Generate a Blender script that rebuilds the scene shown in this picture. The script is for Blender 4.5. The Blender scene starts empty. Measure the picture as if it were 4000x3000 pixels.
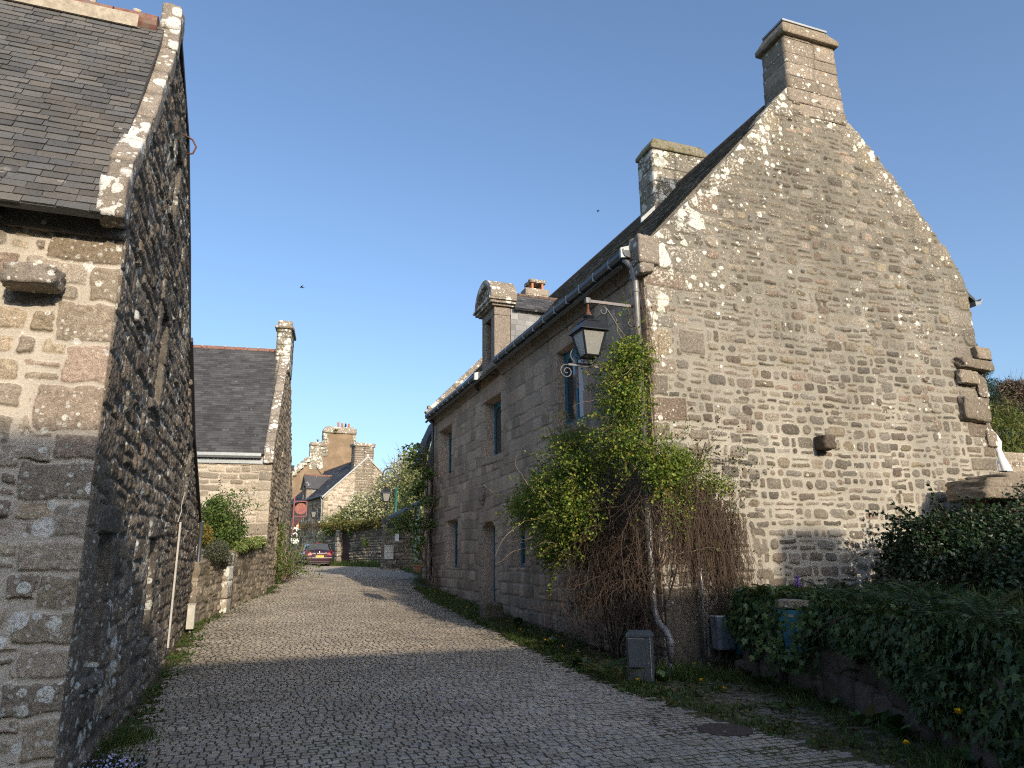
import bpy, math, random
import numpy as np
from mathutils import Vector, Matrix
S = bpy.context.scene
COL = S.collection
random.seed(11)
RNG = np.random.default_rng(11)
rad = math.radians

# ---------------------------------------------------------------- ground profile
_ZY = [-80, 4, 9.9, 14.5, 19.4, 23.6, 30, 45, 52, 60, 80, 200]
_ZZ = [0, 0, .0, .22, .45, .70, .97, 1.27, 1.335, 1.38, 1.5, 2.0]
def gz(y):
    y = np.asarray(y, float)
    return sum(np.interp(y + o, _ZY, _ZZ) for o in (-2, -1, 0, 1, 2)) / 5.0

# ---------------------------------------------------------------- noise
_LAT = np.random.default_rng(5).random((257, 257))
_LAT[256] = _LAT[0]; _LAT[:, 256] = _LAT[:, 0]
def vn(u, v, sc, seed=0, octv=2):
    out = 0; amp = 1.0; tot = 0
    for o in range(octv):
        x = np.asarray(u) * sc + seed * 17.31 + o * 37.7; y = np.asarray(v) * sc + seed * 9.73 + o * 11.3
        xi = np.floor(x).astype(int); yi = np.floor(y).astype(int)
        fx = x - xi; fy = y - yi; fx = fx * fx * (3 - 2 * fx); fy = fy * fy * (3 - 2 * fy)
        xi %= 256; yi %= 256
        a = _LAT[xi, yi]; b = _LAT[xi + 1, yi]; c = _LAT[xi, yi + 1]; d = _LAT[xi + 1, yi + 1]
        out = out + amp * ((a * (1 - fx) + b * fx) * (1 - fy) + (c * (1 - fx) + d * fx) * fy - .5)
        tot += amp; amp *= .5; sc *= 2.07
    return out / tot * 2
def sstep(a, b, x):
    t = np.clip((x - a) / (b - a), 0, 1); return t * t * (3 - 2 * t)

# ---------------------------------------------------------------- objects
def tag(o, label=None, cat=None, group=None, kind=None):
    if label: o['label'] = label
    if cat: o['category'] = cat
    if group: o['group'] = group
    if kind: o['kind'] = kind
    return o
def thing(name, loc, label, cat, group=None):
    o = bpy.data.objects.new(name, None); COL.objects.link(o); o.location = loc
    o.empty_display_size = .2
    return tag(o, label, cat, group)
def rootloc(p):
    v = Vector((0, 0, 0))
    while p: v += p.location; p = p.parent
    return np.array(v)
def link(name, me, mat, parent=None, loc=None):
    o = bpy.data.objects.new(name, me); COL.objects.link(o)
    if mat and not me.materials: me.materials.append(mat)
    if parent: o.parent = parent
    if loc is not None: o.location = loc
    return o
def npmesh(name, V, F, mat, parent=None, attrs=None, smooth=False, loc=None):
    """V (n,3) world coords, F (m,4) or (m,3) int array"""
    V = np.asarray(V, float)
    V = V - rootloc(parent)
    if loc is not None: V = V - np.asarray(loc, float)
    F = np.asarray(F, np.int32); k = F.shape[1]
    me = bpy.data.meshes.new(name)
    me.vertices.add(len(V)); me.vertices.foreach_set('co', V.astype(np.float32).ravel())
    me.loops.add(F.size); me.loops.foreach_set('vertex_index', F.ravel())
    me.polygons.add(len(F)); me.polygons.foreach_set('loop_start', np.arange(0, F.size, k, dtype=np.int32))
    me.update(calc_edges=True)
    for an, av in (attrs or {}).items():
        av = np.asarray(av, np.float32)
        if av.ndim == 1:
            a = me.attributes.new(an, 'FLOAT', 'POINT'); a.data.foreach_set('value', av)
        else:
            if av.shape[1] == 3: av = np.hstack([av, np.ones((len(av), 1), np.float32)])
            a = me.attributes.new(an, 'FLOAT_COLOR', 'POINT'); a.data.foreach_set('color', av.ravel())
    if smooth: me.shade_smooth()
    else: me.shade_flat()
    return link(name, me, mat, parent, loc)

class MB:
    def __init__(s): s.v = []; s.f = []; s.c = []; s.n = 0; s.cur = (.5, .5, .5)
    def add(s, V, F, c=None):
        b = s.n; s.mk = getattr(s, 'mk', []) + [(s.n, len(s.v), len(s.f))]
        s.v += [tuple(map(float, q)) for q in V]; s.n += len(V)
        s.f += [tuple(i + b for i in q) for q in F]
        s.c += [c or s.cur] * len(V)
        return s
    def obox(s, c, ux, uy, uz, col=None):
        c, ux, uy, uz = (np.array(q, float) for q in (c, ux, uy, uz))
        V = [c + a * ux + b * uy + d * uz for d in (-1, 1) for b in (-1, 1) for a in (-1, 1)]
        return s.add(V, [(0, 2, 3, 1), (4, 5, 7, 6), (0, 1, 5, 4), (2, 6, 7, 3), (0, 4, 6, 2), (1, 3, 7, 5)], col)
    def box(s, x0, x1, y0, y1, z0, z1, col=None):
        return s.obox(((x0 + x1) / 2, (y0 + y1) / 2, (z0 + z1) / 2), ((x1 - x0) / 2, 0, 0), (0, (y1 - y0) / 2, 0), (0, 0, (z1 - z0) / 2), col)
    def tube(s, pts, r, n=8, cap=True, col=None, flat=None):
        P = np.array(pts, float); m = len(P)
        R = np.full(m, r) if np.isscalar(r) else np.array(r, float)
        T = np.gradient(P, axis=0); T /= np.linalg.norm(T, axis=1)[:, None] + 1e-9
        up = np.array([0, 0, 1.]) if abs(T[0][2]) < .9 else np.array([1., 0, 0])
        V = []; a = np.linspace(0, 2 * np.pi, n, endpoint=False)
        X = np.cross(up, T[0]); X /= np.linalg.norm(X)
        for i in range(m):
            X = X - T[i] * (X @ T[i]); X /= np.linalg.norm(X) + 1e-9
            Y = np.cross(T[i], X)
            for t in a: V.append(P[i] + R[i] * (np.cos(t) * X * (flat or 1) + np.sin(t) * Y))
        F = [(i * n + j, i * n + (j + 1) % n, (i + 1) * n + (j + 1) % n, (i + 1) * n + j) for i in range(m - 1) for j in range(n)]
        if cap: F += [tuple(range(n - 1, -1, -1)), tuple((m - 1) * n + j for j in range(n))]
        return s.add(V, F, col)
    def lathe(s, c, prof, n=16, axis=(0, 0, 1), col=None):
        ax = Vector(axis).normalized(); q = ax.to_track_quat('Z', 'Y'); c = Vector(c)
        V = []
        for r, z in prof:
            for j in range(n):
                t = 2 * math.pi * j / n
                V.append(c + q @ Vector((r * math.cos(t), r * math.sin(t), z)))
        m = len(prof)
        F = [(i * n + j, i * n + (j + 1) % n, (i + 1) * n + (j + 1) % n, (i + 1) * n + j) for i in range(m - 1) for j in range(n)]
        F += [tuple(range(n - 1, -1, -1)), tuple((m - 1) * n + j for j in range(n))]
        return s.add(V, F, col)
    def prism(s, poly, ex, col=None):
        poly = [np.array(q, float) for q in poly]; ex = np.array(ex, float); n = len(poly)
        V = poly + [q + ex for q in poly]
        F = [tuple(range(n - 1, -1, -1)), tuple(range(n, 2 * n))] + [(i, (i + 1) % n, n + (i + 1) % n, n + i) for i in range(n)]
        return s.add(V, F, col)
    def rough(s, c, ux, uy, uz, rnd=.35, amp=.06, seed=0, n=7, col=None):
        """weathered stone block: rounded, noise-displaced box (half axes ux, uy, uz)"""
        c, ux, uy, uz = (np.array(q, float) for q in (c, ux, uy, uz))
        g = np.linspace(-1, 1, n); pts = {}; V = []; F = []
        def idx(p):
            k = tuple(np.round(p, 4))
            if k not in pts:
                pts[k] = len(V); q = np.array(p, float)
                nq = q / (np.sum(np.abs(q) ** 5) ** .2 + 1e-9) * np.max(np.abs(q))
                q = q * (1 - rnd) + nq * rnd
                a = seed * 1.7
                d = amp * (math.sin(q[0] * 2.3 + q[1] * 3.1 + a) + math.sin(q[1] * 4.7 - q[2] * 3.7 + a * 2) * .6 + math.sin(q[2] * 6.1 + q[0] * 7.3 + a * 3) * .4 + .5 * math.sin(q[0] * 11 + q[1] * 13 + q[2] * 9 + a))
                q = q * (1 + d); V.append(c + q[0] * ux + q[1] * uy + q[2] * uz)
            return pts[k]
        for ax in range(3):
            for sg in (-1, 1):
                for i in range(n - 1):
                    for j in range(n - 1):
                        quad = []
                        for a, b in ((i, j), (i + 1, j), (i + 1, j + 1), (i, j + 1)):
                            p = [0, 0, 0]; p[ax] = sg; p[(ax + 1) % 3] = g[a]; p[(ax + 2) % 3] = g[b]; quad.append(idx(p))
                        F.append(tuple(quad) if sg > 0 else tuple(quad[::-1]))
        if np.dot(np.cross(ux, uy), uz) < 0: F = [q[::-1] for q in F]
        return s.add(V, F, col)
    def build_each(s, name, mat, parent=None, **k):
        out = []; mk = s.mk + [(s.n, len(s.v), len(s.f))]
        for (a, _, f0), (b, _, f1) in zip(mk[:-1], mk[1:]):
            q = MB(); q.v = s.v[a:b]; q.c = s.c[a:b]; q.n = b - a; q.f = [tuple(i - a for i in t) for t in s.f[f0:f1]]; out.append(q.build(name, mat, parent, **k))
        return out
    def build(s, name, mat, parent=None, smooth=False, bevel=0, loc=None):
        me = bpy.data.meshes.new(name)
        V = np.array(s.v) - rootloc(parent)
        if loc is not None: V = V - np.array(loc, float)
        me.from_pydata(V.tolist(), [], s.f)
        a = me.attributes.new('Col', 'FLOAT_COLOR', 'POINT')
        a.data.foreach_set('color', np.hstack([np.array(s.c, np.float32), np.ones((s.n, 1), np.float32)]).ravel())
        if smooth: me.shade_smooth()
        else: me.shade_flat()
        o = link(name, me, mat, parent, loc)
        if bevel:
            b = o.modifiers.new('Bevel', 'BEVEL'); b.width = bevel; b.segments = 2; b.limit_method = 'ANGLE'; b.angle_limit = rad(40)
        return o
def copy_tree(o, parent=None):
    c = o.copy(); COL.objects.link(c); c.parent = parent
    for ch in list(o.children): copy_tree(ch, c)
    return c
def spiral(c, r0, r1, a0, a1, U, Vv, n=28):
    c, U, Vv = (np.array(q, float) for q in (c, U, Vv))
    out = []
    for i in range(n):
        t = i / (n - 1); r = r0 + (r1 - r0) * t; a = a0 + (a1 - a0) * t
        out.append(c + r * (math.cos(a) * U + math.sin(a) * Vv))
    return out

# ---------------------------------------------------------------- masonry as a height field
def courses(rg, u0, u1, v0, v1, hr, wr, gap, split=.25, jit=.25, panel=None):
    """irregular courses -> list of (uc, vc, half w, half h); zones: fn(u,v)->scale"""
    if panel:
        out = []; u = u0
        while u < u1:
            w = rg.uniform(*panel); vv = v0 - rg.uniform(0, hr[1])
            q = courses(rg, u, min(u + w, u1), vv, v1, hr, wr, gap, split, jit); out += [s for s in q if u - wr[1] * .2 < s[0] < u + w + wr[1] * .2]; u += w
        return out
    out = []; v = v0
    while v < v1:
        h = rg.uniform(*hr); u = u0 - rg.uniform(0, wr[1])
        while u < u1:
            w = wr[0] + (wr[1] - wr[0]) * rg.random() ** 1.4
            k = rg.random()
            if k < split and h > .5 * (hr[0] + hr[1]):
                q = rg.uniform(.35, .65)
                for a, b in ((0, q), (q, 1)):
                    out.append((u + w / 2 + rg.normal() * gap * jit, v + h * (a + b) / 2, w / 2 - gap / 2 * rg.uniform(.7, 1.5), h * (b - a) / 2 - gap / 2 * rg.uniform(.8, 1.3)))
            else:
                out.append((u + w / 2, v + h / 2 + rg.normal() * gap * jit, w / 2 - gap / 2 * rg.uniform(.7, 1.6), h / 2 - gap / 2 * rg.uniform(.7, 1.6)))
            u += w
        v += h
    return [q for q in out if q[2] > .012 and q[3] > .01]
def wall(name, mat, parent, O, U, N, us, vs, stones, extra=(), rec=(), top=None, warp=.02, warpsc=7, edge=.02, relief=.015, bulge=.3, off=.008, rough=.004, roughsc=35, thick=.35, li=None, wave=0, seed=0, tilt=.06, corner=.35, clean=None):
    O = np.array(O, float); U = np.array(U, float); N = np.array(N, float); rg = np.random.default_rng(seed + 100)
    us = np.asarray(us); vs = np.asarray(vs); nu, nv = len(us), len(vs)
    uu, vv = np.meshgrid(us, vs, indexing='ij')
    vt = vv
    if top is not None: vt = np.minimum(vv, top(us)[:, None])
    wu = uu + warp * vn(uu, vt, warpsc, seed + 1, 3); wv = vt + warp * .8 * vn(uu, vt, warpsc, seed + 2, 3) + wave * vn(uu, vt, .45, seed + 3, 2)
    D = np.full((nu, nv), -.2); C = np.zeros((nu, nv, 3)); Hs = np.zeros((nu, nv))
    pad = .16 + wave
    def put(st, over):
        uc, vc, a, b = st[:4]
        i0, i1 = np.searchsorted(us, (uc - a - pad, uc + a + pad)); j0, j1 = np.searchsorted(vs, (vc - b - pad, vc + b + pad))
        if i1 <= i0 or j1 <= j0: return
        x = wu[i0:i1, j0:j1] - uc; y = wv[i0:i1, j0:j1] - vc
        sk = rg.normal() * .05; x = x + sk * y; y = y + rg.normal() * .03 * x
        r = min(a, b) * (rg.uniform(.25, .95) * corner * 2 if not over else .12)
        qx = np.abs(x) - (a - r); qy = np.abs(y) - (b - r)
        d = r - (np.hypot(np.maximum(qx, 0), np.maximum(qy, 0)) + np.minimum(np.maximum(qx, qy), 0))
        cur = D[i0:i1, j0:j1]
        m = (d > -.022) if over else (d > cur)
        m = m & ((d > cur) | bool(over))
        cur[m] = d[m]
        col = np.array(st[4] if len(st) > 4 else (rg.random(), rg.random(), rg.random()))
        C[i0:i1, j0:j1][m] = col
        hh = (rg.normal() * off + rg.normal() * tilt * x + rg.normal() * tilt * y) * (1 if not over else .4)
        hh = hh + bulge * relief * np.clip(1 - (x / a) ** 2, 0, 1) * np.clip(1 - (y / b) ** 2, 0, 1)
        if len(st) > 5: hh = hh + st[5]
        Hs[i0:i1, j0:j1][m] = hh[m]
    for st in stones: put(st, 0)
    for st in extra: put(st, 1)
    s = sstep(-.004, edge, D)
    nz = vn(uu, vt, roughsc, seed + 4, 3) + .6 * vn(uu, vt, roughsc * .35, seed + 5, 2)
    H = relief * (s - 1) + s * Hs + s * rough * nz + (1 - s) * .002 * nz + .006 * vn(uu, vt, 1.1, seed + 8, 2)
    for (a0, a1, b0, b1, dep, *arch) in rec:
        i = (uu > a0) & (uu < a1) & (vt > b0) & (vt < b1)
        if arch: i &= ~((vt > b1 - arch[0]) & (((uu - (a0 + a1) / 2) / ((a1 - a0) / 2)) ** 2 + ((vt - (b1 - arch[0])) / arch[0]) ** 2 > 1))
        H[i] = -dep + .004 * nz[i]; D[i] = .1; C[i] = (.7, .85, .5)
    P = O + uu[..., None] * U + H[..., None] * N; P[..., 2] += vt
    idx = np.arange(nu * nv).reshape(nu, nv)
    F = np.stack([idx[:-1, :-1], idx[1:, :-1], idx[1:, 1:], idx[:-1, 1:]], -1).reshape(-1, 4)
    if top is not None:
        low = np.maximum(vt[:-1, :-1], vt[1:, :-1]); hi = np.minimum(vt[:-1, 1:], vt[1:, 1:])
        F = F[((hi - low) > 1e-5).ravel()]
    if np.dot(np.cross(U, (0, 0, 1)), N) < 0: F = F[:, ::-1]
    # skirt on open borders
    E = np.concatenate([F[:, [0, 1]], F[:, [1, 2]], F[:, [2, 3]], F[:, [3, 0]]])
    key = np.sort(E, 1); key = key[:, 0].astype(np.int64) * (nu * nv) + key[:, 1]
    _, inv, cnt = np.unique(key, return_inverse=True, return_counts=True)
    B = E[cnt[inv] == 1]
    bv = np.unique(B); mp = np.full(nu * nv, -1); mp[bv] = nu * nv + np.arange(len(bv))
    Pf = P.reshape(-1, 3); back = Pf[bv] - N * thick
    V = np.vstack([Pf, back]); F = np.vstack([F, np.stack([B[:, 1], B[:, 0], mp[B[:, 0]], mp[B[:, 1]]], 1)])
    Df = D.ravel(); Cf = C.reshape(-1, 3)
    L = np.zeros(nu * nv) if li is None else li(uu, vt).ravel()
    used = np.zeros(len(V), bool); used[F.ravel()] = True; remap = np.cumsum(used) - 1
    A = {'d': np.concatenate([Df, Df[bv]])[used], 'Col': np.vstack([Cf, Cf[bv]])[used], 'li': np.concatenate([L, L[bv]])[used]}
    o = npmesh(name, V[used], remap[F], mat, parent, A, smooth=True)
    return o
def grid(a, b, d0, d1=None):
    """coordinates from a to b, spacing growing from d0 to d1"""
    d1 = d1 or d0; out = [a]
    while out[-1] < b:
        t = (out[-1] - a) / (b - a); out.append(out[-1] + d0 + (d1 - d0) * t)
    out[-1] = b
    return np.array(out)

# ---------------------------------------------------------------- slates
def slates(name, mat, parent, O, U, Vv, vmax, urange, ex=.09, wd=.2, th=.008, seed=0, col=None, gapu=.003):
    O, U, Vv = (np.array(q, float) for q in (O, U, Vv)); N = np.cross(U, Vv); N /= np.linalg.norm(N)
    rg = np.random.default_rng(seed); VV = []; CC = []
    v = 0.0; k = 0
    while v < vmax:
        e = ex * (1 if np.isscalar(ex) else 1); u0, u1 = urange(v)
        if u1 - u0 > wd * .3:
            x = [u0]; x0 = u0 + wd * rg.uniform(.3, 1)
            while x0 < u1 - wd * .2:
                x.append(x0); x0 += wd * rg.uniform(.75, 1.25)
            x.append(u1); x = np.array(x); a = x[:-1] + gapu; b = x[1:] - gapu; n = len(a)
            lo = v + rg.normal(0, .05, n) * e; hi = np.minimum(lo + e * 1.25, vmax + e * .3)
            t = th * rg.uniform(.8, 1.9, n); t2 = th * rg.uniform(.8, 1.9, n); base = .001
            q = lambda uu, vv, h: O + uu[:, None] * U + vv[:, None] * Vv + h[:, None] * N
            z = np.full(n, base)
            VV.append(np.stack([q(a, lo, t), q(b, lo, t2), q(b, hi, z), q(a, hi, z), q(a, lo, z - .004), q(b, lo, z - .004)], 1))
            cc = rg.random((n, 3)); CC.append(np.repeat(cc[:, None], 6, 1))
        v += e; k += 1
    V = np.concatenate(VV).reshape(-1, 3); C = np.concatenate(CC).reshape(-1, 3); n = len(V) // 6
    T = np.array([[0, 1, 2, 3], [4, 5, 1, 0], [5, 2, 2, 1], [4, 0, 3, 3]])[:2]
    F = (np.arange(n)[:, None, None] * 6 + T).reshape(-1, 4)
    # under-board
    b = len(V); u0, u1 = urange(0); u2, u3 = urange(vmax)
    q = [O + u0 * U, O + u1 * U, O + u3 * U + vmax * Vv, O + u2 * U + vmax * Vv]
    V = np.vstack([V, [p - N * .004 for p in q], [p - N * .06 for p in q]]); C = np.vstack([C, np.full((8, 3), .3)])
    F = np.vstack([F, np.array([[0, 1, 2, 3], [7, 6, 5, 4], [4, 5, 1, 0], [5, 6, 2, 1], [6, 7, 3, 2], [7, 4, 0, 3]]) + b])
    return npmesh(name, V, F, mat, parent, {'Col': C})

# ---------------------------------------------------------------- leaves and stems
TEMPL = {
 'oval': (np.array([[0, 0, 0], [.3, .5, .07], [0, 1, -.06], [-.3, .5, .07], [0, .5, 0]]), np.array([[0, 1, 2, 4], [0, 4, 2, 3]])),
 'slim': (np.array([[0, 0, 0], [.09, .4, .03], [0, 1, -.15], [-.09, .4, .03], [0, .45, 0]]), np.array([[0, 1, 2, 4], [0, 4, 2, 3]])),
 'round': (np.array([[0, 0, 0], [.42, .3, .05], [.4, .7, .04], [0, 1, -.04], [-.4, .7, .04], [-.42, .3, .05], [0, .5, 0]]), np.array([[0, 1, 2, 6], [6, 2, 3, 4], [0, 6, 4, 5]])),
 'ivy': (np.array([[0, .3, 0], [0, 0, .02], [.3, -.05, -.02], [.3, .22, .02], [.52, .42, -.05], [.22, .5, .02], [0, 1, -.08], [-.22, .5, .02], [-.52, .42, -.05], [-.3, .22, .02], [-.3, -.05, -.02]]),
         np.array([[0, 1, 2, 3], [0, 3, 4, 5], [0, 5, 6, 7], [0, 7, 8, 9], [0, 9, 10, 1]])),
}
def _fern():
    V = []; F = []
    n = 13
    for i in range(n):
        t = i / n; y = .12 + t * .88; z = .35 * t - .55 * t * t; w = .26 * math.sin(math.pi * (.12 + .86 * t)) ** .8 * (1 - t * .3)
        for sg in (-1, 1):
            b = len(V); V += [(0, y - .022, z), (sg * w * .55, y + .02, z - .03 - .02), (sg * w, y + .08, z - .1), (sg * w * .5, y + .055, z - .04)]
            F.append((b, b + 1, b + 2, b + 3) if sg > 0 else (b + 3, b + 2, b + 1, b))
    b = len(V); V += [(-.008, 0, 0), (.008, 0, 0), (.006, .5, .05), (-.006, .5, .05), (.002, 1, -.2), (-.002, 1, -.2)]
    F += [(b, b + 1, b + 2, b + 3), (b + 3, b + 2, b + 4, b + 5)]
    return np.array(V), np.array(F)
TEMPL['fern'] = _fern()
def _grass():
    V = []; 
    for t, w in ((0, .035), (.4, .03), (.75, .018), (1, .003)):
        y = t; z = -.35 * t ** 2.2; V += [(-w, y, z), (w, y, z)]
    return np.array(V), np.array([[0, 1, 3, 2], [2, 3, 5, 4], [4, 5, 7, 6]])
TEMPL['blade'] = _grass()
def leafmesh(P, Nn, Dd, size, tmpl, rg, col=None):
    """P points, Nn leaf normals, Dd leaf pointing directions"""
    T, F = TEMPL[tmpl]; n = len(P)
    Dd = Dd / (np.linalg.norm(Dd, axis=1)[:, None] + 1e-9)
    Nn = Nn - Dd * np.sum(Nn * Dd, 1)[:, None]; Nn /= np.linalg.norm(Nn, axis=1)[:, None] + 1e-9
    X = np.cross(Dd, Nn)
    V = P[:, None] + size[:, None, None] * (T[None, :, :1] * X[:, None] + T[None, :, 1:2] * Dd[:, None] + T[None, :, 2:] * Nn[:, None])
    FF = (np.arange(n)[:, None, None] * len(T) + F[None]).reshape(-1, F.shape[1])
    c = rg.random((n, 3)) if col is None else col
    return V.reshape(-1, 3), FF, np.repeat(c[:, None], len(T), 1).reshape(-1, 3)
def leaves(name, mat, parent, P, Nn, Dd, size, tmpl, rg, col=None, loc=None, smooth=False):
    V, F, C = leafmesh(P, Nn, Dd, size, tmpl, rg, col)
    return npmesh(name, V, F, mat, parent, {'Col': C}, loc=loc, smooth=smooth)
def runit(rg, n):
    a = rg.normal(size=(n, 3)); return a / np.linalg.norm(a, axis=1)[:, None]
def wander(rg, p0, d0, L, n, wob=.25, grav=0, pull=None):
    p = np.array(p0, float); d = np.array(d0, float); d /= np.linalg.norm(d); out = [p.copy()]; st = L / n
    for i in range(n):
        d = d + rg.normal(size=3) * wob + np.array([0, 0, grav])
        if pull is not None: d = d + pull(p)
        d /= np.linalg.norm(d); p = p + d * st; out.append(p.copy())
    return np.array(out)
# ---------------------------------------------------------------- materials
class G:
    def __init__(s, name, rough=.8, spec=.3):
        s.m = bpy.data.materials.new(name); s.m.use_nodes = True; s.t = s.m.node_tree
        s.t.nodes.clear()
        s.out = s.t.nodes.new('ShaderNodeOutputMaterial')
        s.b = s.n('ShaderNodeBsdfPrincipled'); s.set(s.b, 'Roughness', rough); s.set(s.b, 'Specular IOR Level', spec)
        s.t.links.new(s.b.outputs[0], s.out.inputs[0])
    def set(s, node, key, v):
        i = node.inputs[key]
        if isinstance(v, bpy.types.NodeSocket): s.t.links.new(v, i)
        else:
            if hasattr(i.default_value, '__len__') and not hasattr(v, '__len__'): v = (v,) * len(i.default_value)
            if hasattr(v, '__len__') and len(v) == 3 and len(i.default_value) == 4: v = (*v, 1)
            i.default_value = v
    def n(s, ty, ins=None, out=0, **props):
        nd = s.t.nodes.new(ty)
        for k, v in props.items(): setattr(nd, k, v)
        for k, v in (ins or {}).items(): s.set(nd, k, v)
        return nd if ins is None else nd.outputs[out]
    def pos(s):
        return s.n('ShaderNodeTexCoord').outputs['Object']
    def attr(s, name, out='Fac'):
        nd = s.n('ShaderNodeAttribute'); nd.attribute_name = name; return nd.outputs[out]
    def noise(s, v, sc, det=3, ro=.55, dist=0, out='Fac'):
        return s.n('ShaderNodeTexNoise', {'Vector': v, 'Scale': sc, 'Detail': det, 'Roughness': ro, 'Distortion': dist}, out)
    def vor(s, v, sc, out='Distance', rnd=1):
        return s.n('ShaderNodeTexVoronoi', {'Vector': v, 'Scale': sc, 'Randomness': rnd}, out)
    def math(s, op, a, b=0.0, c=None, clamp=False):
        nd = s.n('ShaderNodeMath', operation=op); nd.use_clamp = clamp
        s.set(nd, 0, a); s.set(nd, 1, b)
        if c is not None: s.set(nd, 2, c)
        return nd.outputs[0]
    def mr(s, v, a, b, c=0.0, d=1.0, smooth=False):
        nd = s.n('ShaderNodeMapRange', interpolation_type='SMOOTHSTEP' if smooth else 'LINEAR')
        for k, q in zip(('Value', 'From Min', 'From Max', 'To Min', 'To Max'), (v, a, b, c, d)): s.set(nd, k, q)
        return nd.outputs[0]
    def mix(s, f, a, b, mode='MIX'):
        nd = s.n('ShaderNodeMix', data_type='RGBA', blend_type=mode)
        s.set(nd, 0, f); s.set(nd, 6, a); s.set(nd, 7, b); return nd.outputs[2]
    def mul(s, col, f):   # colour * scalar
        return s.n('ShaderNodeVectorMath', {0: col, 'Scale': f}, operation='SCALE')
    def ramp(s, f, stops, mode='LINEAR'):
        nd = s.n('ShaderNodeValToRGB'); nd.color_ramp.interpolation = mode; e = nd.color_ramp.elements
        while len(e) < len(stops): e.new(.5)
        for i, (p, c) in enumerate(stops): e[i].position = p; e[i].color = (*c, 1)
        s.set(nd, 0, f); return nd.outputs[0]
    def warp(s, v, sc, amt):
        nz = s.noise(v, sc, 2, out='Color')
        a = s.n('ShaderNodeVectorMath', {0: nz, 1: (.5, .5, .5)}, operation='SUBTRACT')
        a = s.n('ShaderNodeVectorMath', {0: a, 'Scale': amt}, operation='SCALE')
        return s.n('ShaderNodeVectorMath', {0: v, 1: a}, operation='ADD')
    def bump(s, h, dist=.01, st=.5):
        b = s.n('ShaderNodeBump', {'Height': h, 'Distance': dist, 'Strength': st}); s.set(s.b, 'Normal', b)
    def base(s, c): s.set(s.b, 'Base Color', c); return s.m
    def spots(s, v, sc, rad, wp=.25, gate=None):
        """round-edged lichen rosettes: 1 inside"""
        w = s.warp(v, sc * 1.6, wp / sc)
        nd = s.n('ShaderNodeTexVoronoi', {'Vector': w, 'Scale': sc}).node
        dd = nd.outputs['Distance']; cc = s.n('ShaderNodeSeparateColor', {0: nd.outputs['Color']})
        r = s.math('MULTIPLY', s.math('POWER', cc, 2.2), rad)
        if gate is not None: r = s.math('MULTIPLY', r, gate)
        return s.mr(s.math('SUBTRACT', r, dd), -.02, .035)

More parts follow.
